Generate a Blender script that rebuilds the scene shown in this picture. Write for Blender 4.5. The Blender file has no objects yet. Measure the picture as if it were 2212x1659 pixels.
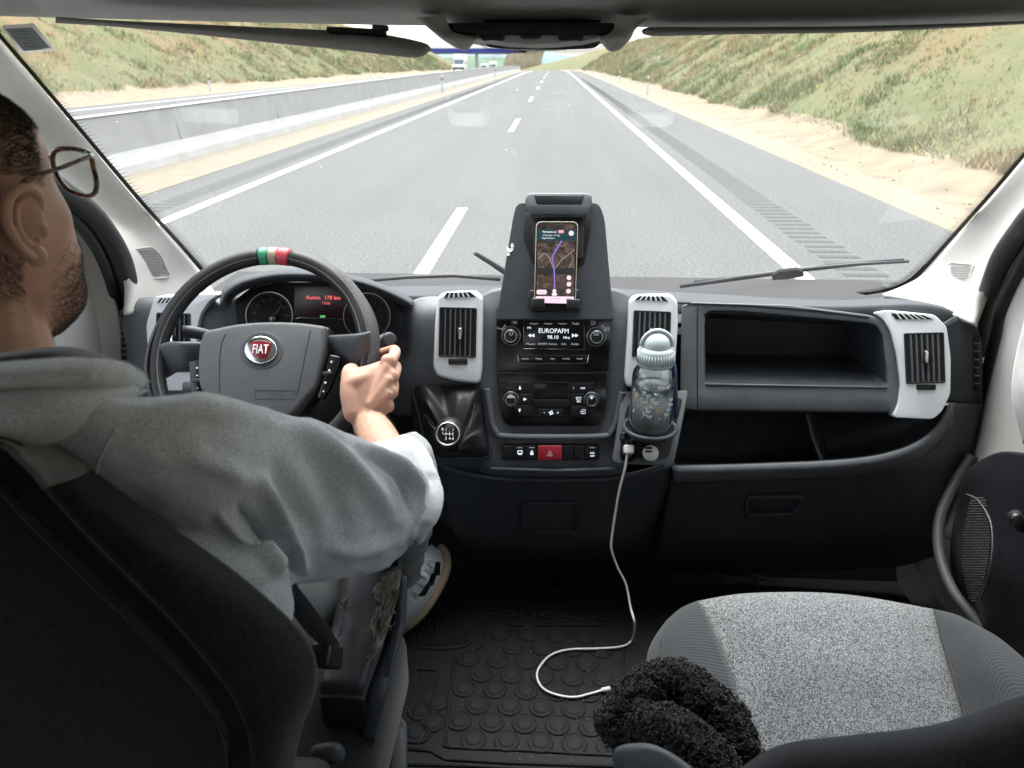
import bpy, bmesh, math, random
import numpy as np
from mathutils import Vector, Matrix, Euler, noise as mnoise
rad = math.radians
random.seed(7)
rng = np.random.default_rng(7)
S = bpy.context.scene
COL = S.collection

# ---------------------------------------------------------------- camera, sky, sun, exposure
F = 1600.0                       # focal length in pixels of a 2212 x 1659 picture
CAM = Vector((0, 0, 1.9))
cam_d = bpy.data.cameras.new('camera'); cam = bpy.data.objects.new('camera', cam_d); COL.objects.link(cam)
cam.location = CAM
cam.rotation_euler = Euler((rad(90 - 23.62), 0, rad(3.08)), 'XYZ')
cam_d.sensor_width = 36; cam_d.lens = 36 * F / 2212
cam_d.clip_start = 0.02; cam_d.clip_end = 6000
cam_d.dof.use_dof = True; cam_d.dof.focus_distance = 1.3; cam_d.dof.aperture_fstop = 8.5
S.camera = cam
RM = cam.rotation_euler.to_matrix()

world = bpy.data.worlds.new('World'); S.world = world; world.use_nodes = True
wn = world.node_tree.nodes; wl = world.node_tree.links
bg = wn['Background']
sky = wn.new('ShaderNodeTexSky'); sky.sky_type = 'NISHITA'; sky.sun_disc = False
sky.sun_elevation = rad(48); sky.sun_rotation = rad(215); sky.air_density = 1.0; sky.dust_density = 3.0; sky.ozone_density = 1.0
# overcast veil: the clear sky's blue is partly washed out by an even cloud layer
hsv = wn.new('ShaderNodeHueSaturation'); hsv.inputs['Saturation'].default_value = 0.35
wl.new(sky.outputs[0], hsv.inputs['Color']); wl.new(hsv.outputs[0], bg.inputs[0])
bg.inputs[1].default_value = 0.15
sun_d = bpy.data.lights.new('sun', 'SUN'); sun_d.energy = 1.5; sun_d.angle = rad(60); sun_d.color = (1, 0.96, 0.9)
sun = bpy.data.objects.new('sun', sun_d); COL.objects.link(sun)
# light comes from the front left, high up
sdir = Vector((math.sin(rad(215)) * math.cos(rad(48)), math.cos(rad(215)) * math.cos(rad(48)), math.sin(rad(48))))
sdir = Vector((-0.08, 0.42, 1.0)).normalized()
sky.sun_elevation = math.asin(sdir.z); sky.sun_rotation = math.atan2(sdir.x, sdir.y)
sun.rotation_euler = sdir.to_track_quat('Z', 'Y').to_euler()
S.view_settings.view_transform = 'Standard'; S.view_settings.look = 'None'
S.view_settings.exposure = 2.25; S.view_settings.gamma = 1
S.cycles.max_bounces = 12; S.cycles.diffuse_bounces = 6; S.cycles.transparent_max_bounces = 16
S.cycles.sample_clamp_indirect = 8; S.cycles.caustics_reflective = False; S.cycles.caustics_refractive = False

# ---------------------------------------------------------------- pixel rays (tracing the photograph at chosen real distances)
def ray(px, py): return RM @ Vector(((px - 1106) / F, -(py - 829.5) / F, -1))
def pt(px, py, Y): d = ray(px, py); return CAM + d * (Y / d.y)
def gz(px, py, z): d = ray(px, py); return CAM + d * ((z - CAM.z) / d.z)
def topx(P):
    q = RM.transposed() @ (Vector(P) - CAM); return (1106 - F * q.x / q.z, 829.5 + F * q.y / q.z)
def zc(P): return -(RM.transposed() @ (Vector(P) - CAM)).z

class Plane:
    def __init__(s, P, N):
        s.P = Vector(P); s.N = Vector(N).normalized()
        if s.N.dot(CAM - s.P) < 0: s.N = -s.N
        s.ex = (Vector((1, 0, 0)) - s.N * s.N.x).normalized(); s.ey = s.N.cross(s.ex).normalized()
        if s.ey.z < 0: s.ey = -s.ey
    def __call__(s, px, py, h=0.0):
        d = ray(px, py); t = (s.P - CAM).dot(s.N) / d.dot(s.N); return CAM + d * t + s.N * h
    def off(s, h): return Plane(s.P + s.N * h, s.N)
def plane3(a, b, c):
    a, b, c = Vector(a), Vector(b), Vector(c); return Plane(a, (b - a).cross(c - a))

# ---------------------------------------------------------------- object helpers
def tag(o, label=None, cat=None, group=None, kind=None):
    if label: o['label'] = label
    if cat: o['category'] = cat
    if group: o['group'] = group
    if kind: o['kind'] = kind
    return o
def thing(name, label, cat, loc=(0, 0, 0), group=None):
    o = bpy.data.objects.new(name, None); COL.objects.link(o); o.location = loc; o.empty_display_size = .05
    return tag(o, label, cat, group)
def mk(name, verts, faces, mat=None, parent=None, smooth=False, label=None):
    me = bpy.data.meshes.new(name)
    me.from_pydata([tuple(v) for v in verts], [], [tuple(f) for f in faces]); me.update()
    return link(name, me, mat, parent, smooth, label)
def link(name, me, mat=None, parent=None, smooth=False, label=None):
    o = bpy.data.objects.new(name, me); COL.objects.link(o)
    if mat is not None:
        for m in (mat if isinstance(mat, (list, tuple)) else [mat]): me.materials.append(m)
    if smooth: me.polygons.foreach_set('use_smooth', [True] * len(me.polygons))
    if parent is not None:
        o.parent = parent
        base = parent.location.copy()
        if parent.parent is not None: base = Vector((0, 0, 0))
        if parent.type == 'EMPTY': o.matrix_parent_inverse = Matrix.Translation(-parent.location)
    if label: o['label'] = label
    return o
def bevel(o, w, seg=2, ang=35):
    m = o.modifiers.new('bevel', 'BEVEL'); m.width = w; m.segments = seg; m.limit_method = 'ANGLE'; m.angle_limit = rad(ang)
    o.data.polygons.foreach_set('use_smooth', [True] * len(o.data.polygons))
    m.harden_normals = False
    return o
def subsurf(o, n=2):
    m = o.modifiers.new('sub', 'SUBSURF'); m.levels = n; m.render_levels = n
    o.data.polygons.foreach_set('use_smooth', [True] * len(o.data.polygons)); return o
def solid(o, t, offset=-1):
    m = o.modifiers.new('solid', 'SOLIDIFY'); m.thickness = t; m.offset = offset; return o

class MB:
    """collects shapes into one mesh"""
    def __init__(s): s.v = []; s.f = []; s.m = []
    def add(s, vs, fs, mi=0):
        n = len(s.v); s.v += [Vector(v) for v in vs]; s.f += [tuple(i + n for i in f) for f in fs]; s.m += [mi] * len(fs); return s
    def box(s, c, ex, ey, ez, mi=0):
        c, ex, ey, ez = map(Vector, (c, ex, ey, ez))
        vs = [c + ex * a + ey * b + ez * d for d in (-1, 1) for b in (-1, 1) for a in (-1, 1)]
        return s.add(vs, [(0, 2, 3, 1), (4, 5, 7, 6), (0, 1, 5, 4), (2, 6, 7, 3), (0, 4, 6, 2), (1, 3, 7, 5)], mi)
    def prism(s, out, up, mi=0, base=None):
        """out: list of points; up: extrude vector"""
        n = len(out); up = Vector(up); lo = [Vector(p) for p in out]; hi = [p + up for p in lo]
        return s.add(lo + hi, [tuple(range(n))[::-1], tuple(range(n, 2 * n))] + [(i, (i + 1) % n, n + (i + 1) % n, n + i) for i in range(n)], mi)
    def ring(s, outer, inner, z0, z1, N, mi=0):
        n = len(outer); N = Vector(N)
        A = [Vector(p) + N * z0 for p in outer]; B = [Vector(p) + N * z1 for p in outer]; Cc = [Vector(p) + N * z1 for p in inner]; D = [Vector(p) + N * z0 for p in inner]
        fs = []
        for i in range(n):
            j = (i + 1) % n
            fs += [(i, j, n + j, n + i), (n + i, n + j, 2 * n + j, 2 * n + i), (2 * n + i, 2 * n + j, 3 * n + j, 3 * n + i), (3 * n + i, 3 * n + j, j, i)]
        return s.add(A + B + Cc + D, fs, mi)
    def tube(s, pts, r, seg=8, mi=0, cap=True):
        pts = [Vector(p) for p in pts]; n = len(pts)
        rs = r if isinstance(r, (list, tuple)) else [r] * n
        T = [(pts[min(i + 1, n - 1)] - pts[max(i - 1, 0)]).normalized() for i in range(n)]
        u = T[0].orthogonal().normalized(); vs = []; fs = []
        for i in range(n):
            u = (u - T[i] * u.dot(T[i])).normalized(); w = T[i].cross(u)
            for k in range(seg):
                a = 2 * math.pi * k / seg; vs.append(pts[i] + (u * math.cos(a) + w * math.sin(a)) * rs[i])
        for i in range(n - 1):
            for k in range(seg):
                k2 = (k + 1) % seg; fs.append((i * seg + k, i * seg + k2, (i + 1) * seg + k2, (i + 1) * seg + k))
        if cap: fs += [tuple(range(seg))[::-1], tuple(range((n - 1) * seg, n * seg))]
        return s.add(vs, fs, mi)
    def lathe(s, prof, base, axis, seg=24, mi=0, cap=True):
        """prof: (r, h) along axis from base"""
        axis = Vector(axis).normalized(); u = axis.orthogonal().normalized(); w = axis.cross(u); base = Vector(base)
        vs = []; fs = []; n = len(prof)
        for (r, h) in prof:
            for k in range(seg):
                a = 2 * math.pi * k / seg; vs.append(base + axis * h + (u * math.cos(a) + w * math.sin(a)) * max(r, 1e-5))
        for i in range(n - 1):
            for k in range(seg):
                k2 = (k + 1) % seg; fs.append((i * seg + k, i * seg + k2, (i + 1) * seg + k2, (i + 1) * seg + k))
        if cap: fs += [tuple(range(seg))[::-1], tuple(range((n - 1) * seg, n * seg))]
        return s.add(vs, fs, mi)
    def sphere(s, c, r, seg=12, rings=8, mi=0, sc=(1, 1, 1), M=None):
        c = Vector(c); vs = []; fs = []
        for i in range(rings + 1):
            t = math.pi * i / rings
            for k in range(seg):
                a = 2 * math.pi * k / seg; p = Vector((r * math.sin(t) * math.cos(a) * sc[0], r * math.sin(t) * math.sin(a) * sc[1], r * math.cos(t) * sc[2]))
                if M is not None: p = M @ p
                vs.append(c + p)
        for i in range(rings):
            for k in range(seg):
                k2 = (k + 1) % seg; fs.append((i * seg + k, (i + 1) * seg + k, (i + 1) * seg + k2, i * seg + k2))
        return s.add(vs, fs, mi)
    def build(s, name, mat, parent=None, smooth=False, label=None, bv=0, seg=2, recalc=True):
        me = bpy.data.meshes.new(name); me.from_pydata([tuple(v) for v in s.v], [], s.f)
        me.polygons.foreach_set('material_index', s.m)
        if recalc:
            b = bmesh.new(); b.from_mesh(me); bmesh.ops.recalc_face_normals(b, faces=b.faces); b.to_mesh(me); b.free()
        me.update()
        o = link(name, me, mat, parent, smooth, label)
        if bv: bevel(o, bv, seg)
        return o

def crom(P, n, closed=False):
    """Catmull-Rom through tuples, n samples a span"""
    P = [np.array(p, float) for p in P]; out = []; m = len(P); spans = m if closed else m - 1
    for i in range(spans):
        if closed: p0, p1, p2, p3 = P[i - 1], P[i], P[(i + 1) % m], P[(i + 2) % m]
        else: p0, p1, p2, p3 = P[max(i - 1, 0)], P[i], P[i + 1], P[min(i + 2, m - 1)]
        for k in range(n):
            t = k / n
            out.append(.5 * ((2 * p1) + (-p0 + p2) * t + (2 * p0 - 5 * p1 + 4 * p2 - p3) * t * t + (-p0 + 3 * p1 - 3 * p2 + p3) * t ** 3))
    if not closed: out.append(P[-1])
    return out
def rrect(x0, y0, x1, y1, r, n=4):
    """rounded rectangle in pixels; r one radius or four (tl, tr, br, bl)"""
    rs = r if isinstance(r, (list, tuple)) else [r] * 4
    out = []
    for (cx, cy, a0, q) in ((x0 + rs[0], y0 + rs[0], 180, rs[0]), (x1 - rs[1], y0 + rs[1], 270, rs[1]), (x1 - rs[2], y1 - rs[2], 0, rs[2]), (x0 + rs[3], y1 - rs[3], 90, rs[3])):
        for k in range(n + 1):
            a = rad(a0 + 90 * k / n); out.append((cx + q * math.cos(a), cy + q * math.sin(a)))
    return out
def rpoly(P, r, n=3):
    """polygon in pixels with rounded corners"""
    out = []; m = len(P)
    for i in range(m):
        a, b, c = np.array(P[i - 1], float), np.array(P[i], float), np.array(P[(i + 1) % m], float)
        rr = r[i] if isinstance(r, (list, tuple)) else r
        u = a - b; v = c - b; lu = np.linalg.norm(u); lv = np.linalg.norm(v); q = min(rr, lu * .45, lv * .45)
        p0 = b + u / lu * q; p2 = b + v / lv * q
        for k in range(n + 1):
            t = k / n; out.append(tuple((1 - t) ** 2 * p0 + 2 * t * (1 - t) * b + t * t * p2))
    return out
def circ(x, y, r, n=20, ry=None): return [(x + r * math.cos(2 * math.pi * k / n), y + (ry or r) * math.sin(2 * math.pi * k / n)) for k in range(n)]
def shrink(P, k, c=None):
    P = np.array(P, float); c = P.mean(0) if c is None else np.array(c)
    return [tuple(p) for p in c + (P - c) * k]
def inset(P, d):
    P = np.array(P, float); c = (P.max(0) + P.min(0)) / 2; h = (P.max(0) - P.min(0)) / 2
    return [tuple(c + (p - c) * (h - d) / h) for p in P]
def plate(name, out, pl, z0, z1, mat, parent=None, bv=0.0015, seg=2, label=None, smooth=False):
    P = [pl(x, y) for x, y in out]; m = MB(); m.prism([p + pl.N * z0 for p in P], pl.N * (z1 - z0))
    return m.build(name, mat, parent, smooth, label, bv, seg)
def frame(name, outer, inner, pl, z0, z1, mat, parent=None, bv=0.0015, label=None, seg=2):
    m = MB(); m.ring([pl(*p) for p in outer], [pl(*p) for p in inner], z0, z1, pl.N); return m.build(name, mat, parent, False, label, bv, seg)
def patch(name, rows, mat, parent=None, sub=(6, 6), thick=0.006, label=None, off=-1, smooth=True):
    """rows of (px, py, Y); a curved sheet through them, given thickness away from the camera"""
    R = [crom(r, sub[1]) for r in rows]; m = len(R[0])
    cols = [crom([R[i][j] for i in range(len(R))], sub[0]) for j in range(m)]; n = len(cols[0])
    vs = [pt(*cols[j][i]) for i in range(n) for j in range(m)]
    fs = [(i * m + j, (i + 1) * m + j, (i + 1) * m + j + 1, i * m + j + 1) for i in range(n - 1) for j in range(m - 1)]
    o = mk(name, vs, fs, mat, parent, smooth, label)
    me = o.data; c = sum((Vector(v) for v in vs[::7]), Vector()) / len(vs[::7])
    if sum(p.normal.dot(CAM - p.center) for p in me.polygons) < 0: me.flip_normals()
    if thick: solid(o, thick, off)
    return o
def text(name, s, px, py, pl, hpx, mat, parent=None, h=0.0008, thick=0.0004, align='CENTER', rot=0, sx=1.0, label=None, bold=0, ex=None, ey=None):
    cu = bpy.data.curves.new(name, 'FONT'); cu.body = s; cu.align_x = align; cu.align_y = 'CENTER'; cu.size = 1; cu.extrude = 0; cu.offset = bold; cu.resolution_u = 2
    to = bpy.data.objects.new(name, cu); COL.objects.link(to)
    dg = bpy.context.evaluated_depsgraph_get(); me = bpy.data.meshes.new_from_object(to.evaluated_get(dg)); bpy.data.objects.remove(to); bpy.data.curves.remove(cu)
    P = pl(px, py, h); k = hpx / .72 * zc(P) / F
    ex = ex or pl.ex; ey = ey or pl.ey
    c, sn = math.cos(rot), math.sin(rot)
    for v in me.vertices:
        x, y = v.co.x * k * sx, v.co.y * k
        v.co = P + ex * (x * c - y * sn) + ey * (x * sn + y * c)
    return link(name, me, mat, parent, False, label)

# ---------------------------------------------------------------- materials
def nodes(name):
    m = bpy.data.materials.new(name); m.use_nodes = True; nt = m.node_tree; return m, nt, nt.nodes, nt.links, nt.nodes['Principled BSDF']
def mat(name, col, rough=.5, metal=0, var=.12, vscale=30, bump=0.0, bscale=400, spec=.5, emit=None, es=1.0, coat=0, sheen=0, sss=0, bdist=0.001, rvar=0.0, voro=False):
    m, nt, N, L, B = nodes(name)
    B.inputs['Roughness'].default_value = rough; B.inputs['Metallic'].default_value = metal; B.inputs['Specular IOR Level'].default_value = spec
    B.inputs['Coat Weight'].default_value = coat; B.inputs['Sheen Weight'].default_value = sheen; B.inputs['Subsurface Weight'].default_value = sss
    if sss: B.inputs['Subsurface Radius'].default_value = (1, .35, .2); B.inputs['Subsurface Scale'].default_value = .004
    tc = N.new('ShaderNodeTexCoord')
    nz = N.new('ShaderNodeTexNoise'); nz.inputs['Scale'].default_value = vscale; nz.inputs['Detail'].default_value = 4
    L.new(tc.outputs['Object'], nz.inputs['Vector'])
    cr = N.new('ShaderNodeValToRGB'); c = np.array(col)
    cr.color_ramp.elements[0].position = .3; cr.color_ramp.elements[1].position = .7
    cr.color_ramp.elements[0].color = (*np.clip(c * (1 - var), 0, 1), 1); cr.color_ramp.elements[1].color = (*np.clip(c * (1 + var), 0, 1), 1)
    L.new(nz.outputs['Fac'], cr.inputs['Fac']); L.new(cr.outputs[0], B.inputs['Base Color'])
    if rvar:
        mr = N.new('ShaderNodeMapRange'); mr.inputs['To Min'].default_value = max(rough - rvar, .02); mr.inputs['To Max'].default_value = rough + rvar
        L.new(nz.outputs['Fac'], mr.inputs['Value']); L.new(mr.outputs[0], B.inputs['Roughness'])
    if bump:
        if voro: b = N.new('ShaderNodeTexVoronoi'); o = b.outputs['Distance']
        else: b = N.new('ShaderNodeTexNoise'); b.inputs['Detail'].default_value = 3; o = b.outputs['Fac']
        b.inputs['Scale'].default_value = bscale; L.new(tc.outputs['Object'], b.inputs['Vector'])
        bp = N.new('ShaderNodeBump'); bp.inputs['Strength'].default_value = bump; bp.inputs['Distance'].default_value = bdist
        L.new(o, bp.inputs['Height']); L.new(bp.outputs[0], B.inputs['Normal'])
    if emit: B.inputs['Emission Color'].default_value = (*emit, 1); B.inputs['Emission Strength'].default_value = es
    return m
def weave(name, c0, c1, scale=700, rough=.9, angle=0.0, bump=.5, dist=.0006, sheen=.3, wave=True, melange=None, big=0.1):
    """ribbed or mottled cloth"""
    m, nt, N, L, B = nodes(name); B.inputs['Roughness'].default_value = rough; B.inputs['Sheen Weight'].default_value = sheen; B.inputs['Specular IOR Level'].default_value = .15
    tc = N.new('ShaderNodeTexCoord'); mp = N.new('ShaderNodeMapping'); mp.inputs['Rotation'].default_value = (0.3, angle, angle); L.new(tc.outputs['Object'], mp.inputs['Vector'])
    cr = N.new('ShaderNodeValToRGB'); cr.color_ramp.elements[0].color = (*c0, 1); cr.color_ramp.elements[1].color = (*c1, 1)
    if melange:
        v = N.new('ShaderNodeTexVoronoi'); v.inputs['Scale'].default_value = scale; L.new(mp.outputs[0], v.inputs['Vector'])
        sep = N.new('ShaderNodeSeparateColor'); L.new(v.outputs['Color'], sep.inputs[0]); src = sep.outputs[0]; h = v.outputs['Distance']
        cr.color_ramp.elements[0].position = melange[0]; cr.color_ramp.elements[1].position = melange[1]
    else:
        if wave: w = N.new('ShaderNodeTexWave'); w.inputs['Scale'].default_value = scale; w.inputs['Distortion'].default_value = 1.0; w.inputs['Detail'].default_value = 2; w.inputs['Detail Scale'].default_value = 2
        else: w = N.new('ShaderNodeTexNoise'); w.inputs['Scale'].default_value = scale; w.inputs['Detail'].default_value = 2; mp.inputs['Scale'].default_value = (1, 1, .35); cr.color_ramp.elements[0].position = .35; cr.color_ramp.elements[1].position = .65
        L.new(mp.outputs[0], w.inputs['Vector']); src = w.outputs['Fac']; h = w.outputs['Fac']
    L.new(src, cr.inputs['Fac'])
    n2 = N.new('ShaderNodeTexNoise'); n2.inputs['Scale'].default_value = 14; n2.inputs['Detail'].default_value = 6; L.new(tc.outputs['Object'], n2.inputs['Vector'])
    mx = N.new('ShaderNodeMix'); mx.data_type = 'RGBA'; mx.blend_type = 'MULTIPLY'; mx.inputs[0].default_value = 1
    mr = N.new('ShaderNodeMapRange'); mr.inputs['From Min'].default_value = .3; mr.inputs['From Max'].default_value = .7; mr.inputs['To Min'].default_value = 1 - big; mr.inputs['To Max'].default_value = 1 + big
    L.new(n2.outputs['Fac'], mr.inputs['Value']); L.new(cr.outputs[0], mx.inputs[6]); L.new(mr.outputs[0], mx.inputs[7]); L.new(mx.outputs[2], B.inputs['Base Color'])
    bp = N.new('ShaderNodeBump'); bp.inputs['Strength'].default_value = bump; bp.inputs['Distance'].default_value = dist; L.new(h, bp.inputs['Height']); L.new(bp.outputs[0], B.inputs['Normal'])
    return m
def glass_thin(name, tint=(1, 1, 1), refl=.06, dust=.0, rough=.0):
    m, nt, N, L, B = nodes(name); out = N['Material Output']; N.remove(B)
    tr = N.new('ShaderNodeBsdfTransparent'); tr.inputs[0].default_value = (*tint, 1)
    gl = N.new('ShaderNodeBsdfGlossy'); gl.inputs['Roughness'].default_value = rough; gl.inputs[0].default_value = (.9, .95, .95, 1)
    lw = N.new('ShaderNodeFresnel'); lw.inputs[0].default_value = 1.25
    ml = N.new('ShaderNodeMath'); ml.operation = 'MULTIPLY'; ml.inputs[1].default_value = refl / .06; ml.use_clamp = True; L.new(lw.outputs[0], ml.inputs[0])
    mx = N.new('ShaderNodeMixShader'); L.new(ml.outputs[0], mx.inputs[0]); L.new(tr.outputs[0], mx.inputs[1]); L.new(gl.outputs[0], mx.inputs[2])
    last = mx
    if dust:
        tl = N.new('ShaderNodeBsdfTranslucent'); tl.inputs[0].default_value = (.95, .97, 1, 1); df = N.new('ShaderNodeBsdfDiffuse'); df.inputs[0].default_value = (.8, .8, .78, 1)
        a = N.new('ShaderNodeMixShader'); a.inputs[0].default_value = .3; L.new(tl.outputs[0], a.inputs[1]); L.new(df.outputs[0], a.inputs[2])
        tc = N.new('ShaderNodeTexCoord'); v = N.new('ShaderNodeTexVoronoi'); v.inputs['Scale'].default_value = 38; L.new(tc.outputs['Object'], v.inputs['Vector'])
        nz = N.new('ShaderNodeTexNoise'); nz.inputs['Scale'].default_value = 6; L.new(tc.outputs['Object'], nz.inputs['Vector'])
        # dried specks in a few cells, a faint film everywhere in place of the haze outside
        sp = N.new('ShaderNodeSeparateColor'); L.new(v.outputs['Color'], sp.inputs[0])
        sz = N.new('ShaderNodeMath'); sz.operation = 'MULTIPLY_ADD'; sz.inputs[1].default_value = .12; sz.inputs[2].default_value = -.062; L.new(sp.outputs[0], sz.inputs[0])
        lt = N.new('ShaderNodeMath'); lt.operation = 'LESS_THAN'; L.new(v.outputs['Distance'], lt.inputs[0]); L.new(sz.outputs[0], lt.inputs[1])
        s1 = N.new('ShaderNodeMath'); s1.operation = 'MULTIPLY'; s1.inputs[1].default_value = .35; L.new(lt.outputs[0], s1.inputs[0])
        s2 = N.new('ShaderNodeMath'); s2.operation = 'MULTIPLY_ADD'; s2.inputs[1].default_value = dust; L.new(nz.outputs['Fac'], s2.inputs[0]); L.new(s1.outputs[0], s2.inputs[2])
        last = N.new('ShaderNodeMixShader'); L.new(s2.outputs[0], last.inputs[0]); L.new(mx.outputs[0], last.inputs[1]); L.new(a.outputs[0], last.inputs[2])
    L.new(last.outputs[0], out.inputs[0]); return m

M = {}
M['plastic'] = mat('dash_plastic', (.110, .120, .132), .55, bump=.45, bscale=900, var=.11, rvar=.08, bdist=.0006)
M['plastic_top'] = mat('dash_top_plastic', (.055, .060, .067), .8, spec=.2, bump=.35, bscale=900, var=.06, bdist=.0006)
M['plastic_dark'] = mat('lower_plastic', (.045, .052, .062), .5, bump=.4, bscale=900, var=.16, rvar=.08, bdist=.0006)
M['gloss'] = mat('gloss_black', (.006, .007, .008), .18, var=.1, rvar=.05)
M['satin'] = mat('satin_black', (.012, .013, .015), .35, var=.1, rvar=.06)
M['black'] = mat('matt_black', (.008, .008, .009), .8)
M['silver'] = mat('silver_paint', (.80, .83, .86), .42, metal=.08, var=.02, bump=.05, bscale=2500)
M['chrome'] = mat('chrome', (.75, .77, .78), .12, metal=1)
M['beige'] = mat('beige_trim', (.50, .487, .452), .75, bump=.25, bscale=1200, var=.03, bdist=.0005)
M['headliner'] = mat('headliner', (.50, .50, .49), .9, bump=.4, bscale=900, var=.05)
M['rubber'] = mat('rubber', (.016, .017, .019), .6, bump=.2, bscale=400)
M['white'] = mat('glowing_print', (.75, .76, .78), .6, emit=(.8, .82, .85), es=.05)  # print given a faint glow of its own, no lamp behind it
M['white_lit'] = mat('lit_characters', (.7, .75, .8), .5, emit=(.75, .82, .9), es=.26)
M['white_plastic'] = mat('white_plastic', (.78, .78, .76), .35, var=.02)
# ================================================================ OUTSIDE
def curve_x(Y): return -3.6e-4 * max(Y - 150, 0) ** 2
def road_z(Y): return -5e-5 * max(Y - 100, 0) ** 2
YS = list(np.arange(-30, 60, 3.0)) + list(np.arange(60, 620, 8.0))
def ribbon(name, x0, x1, z, mat_, ys=YS, **k):
    vs = []; fs = []
    for Y in ys:
        vs += [(x0 + curve_x(Y), Y, z + road_z(Y)), (x1 + curve_x(Y), Y, z + road_z(Y))]
    for i in range(len(ys) - 1): a = 2 * i; fs.append((a, a + 1, a + 3, a + 2))
    return mk(name, vs, fs, mat_)

def asphalt_mat():
    m, nt, N, L, B = nodes('asphalt'); B.inputs['Roughness'].default_value = .95; B.inputs['Specular IOR Level'].default_value = .08
    tc = N.new('ShaderNodeTexCoord')
    a = N.new('ShaderNodeTexNoise'); a.inputs['Scale'].default_value = 28; a.inputs['Detail'].default_value = 8; a.inputs['Roughness'].default_value = .75; L.new(tc.outputs['Object'], a.inputs['Vector'])
    mp = N.new('ShaderNodeMapping'); mp.inputs['Scale'].default_value = (1.1, .05, 1); L.new(tc.outputs['Object'], mp.inputs['Vector'])
    b = N.new('ShaderNodeTexNoise'); b.inputs['Scale'].default_value = 1.0; b.inputs['Detail'].default_value = 4; L.new(mp.outputs[0], b.inputs['Vector'])
    cr = N.new('ShaderNodeValToRGB'); cr.color_ramp.elements[0].position = .35; cr.color_ramp.elements[1].position = .68
    cr.color_ramp.elements[0].color = (.062, .064, .063, 1); cr.color_ramp.elements[1].color = (.146, .149, .145, 1); L.new(a.outputs['Fac'], cr.inputs['Fac'])
    mr = N.new('ShaderNodeMapRange'); mr.inputs['From Min'].default_value = .3; mr.inputs['From Max'].default_value = .7; mr.inputs['To Min'].default_value = .93; mr.inputs['To Max'].default_value = 1.06; L.new(b.outputs['Fac'], mr.inputs['Value'])
    mx = N.new('ShaderNodeMix'); mx.data_type = 'RGBA'; mx.blend_type = 'MULTIPLY'; mx.inputs[0].default_value = 1; L.new(cr.outputs[0], mx.inputs[6]); L.new(mr.outputs[0], mx.inputs[7]); L.new(mx.outputs[2], B.inputs['Base Color'])
    return m
M['asphalt'] = asphalt_mat()
M['paint'] = mat('road_paint', (.42, .425, .42), .7, var=.06, vscale=8)
M['sand'] = mat('sand', (.168, .135, .088), .95, var=.26, vscale=1.3, bump=.6, bscale=40, bdist=.02)
M['gravel'] = mat('gravel', (.19, .16, .11), .95, var=.35, vscale=22, bump=.8, bscale=30, bdist=.03)
M['concrete'] = mat('concrete', (.28, .282, .27), .9, var=.09, vscale=1.4, bump=.3, bscale=20, bdist=.01)
M['concrete_pale'] = mat('pale_concrete', (.145, .125, .088), .9, var=.08, vscale=2.5)
M['rumble'] = mat('rumble_strip', (.040, .042, .042), .9, var=.15, vscale=20)

tag(mk('ground', [(-1500, -60, -6.2), (1500, -60, -6.2), (1500, 4000, -22), (-1500, 4000, -22)], [(0, 1, 2, 3)], mat('far_ground', (.08, .095, .06), .95, var=.2, vscale=.02)), kind='structure')
tag(ribbon('road', -6.25, 4.84, 0, M['asphalt']), kind='structure')
tag(ribbon('opposite_road', -21.0, -8.2, 0.0, M['asphalt']), kind='structure')
tag(ribbon('median_strip', -8.2, -6.25, 0.006, M['concrete_pale']), kind='structure')
# painted lines: one sheet per line
mk_ = MB()
def paint(mb, x0, x1, ys, z=.005):
    for i in range(len(ys) - 1):
        a, b = ys[i], ys[i + 1]
        mb.add([(x0 + curve_x(a), a, z + road_z(a)), (x1 + curve_x(a), a, z + road_z(a)), (x1 + curve_x(b), b, z + road_z(b)), (x0 + curve_x(b), b, z + road_z(b))], [(0, 1, 2, 3)])
def painted(name, segs):
    m = MB()
    for s in segs: paint(m, *s)
    tag(m.build(name, M['paint'], recalc=False), kind='structure')
painted('edge_line', [(2.31, 2.49, YS)])
painted('edge_line', [(-5.07, -4.89, YS)])
painted('lane_line', [(-1.33, -1.18, [5.4 + 17.15 * k, 7.9 + 17.15 * k, 10.43 + 17.15 * k]) for k in range(-1, 30)])
painted('opposite_edge_line', [(-19.75, -19.55, YS)])
painted('opposite_inner_line', [(-12.3, -12.1, YS)])
# milled rumble grooves on both hard shoulders (countless): one sheet
m = MB()
for y in np.arange(3.0, 95, .24):
    j = random.uniform(-.02, .02)
    m.add([(2.80 + j, y, .004), (3.22 + j, y, .004), (3.22 + j, y + .11, .004), (2.80 + j, y + .11, .004)], [(0, 1, 2, 3)])
    m.add([(-5.72 + j, y, .004), (-5.34 + j, y, .004), (-5.34 + j, y + .11, .004), (-5.72 + j, y + .11, .004)], [(0, 1, 2, 3)])
tag(m.build('rumble_strip', M['rumble'], recalc=False), kind='structure')

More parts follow.
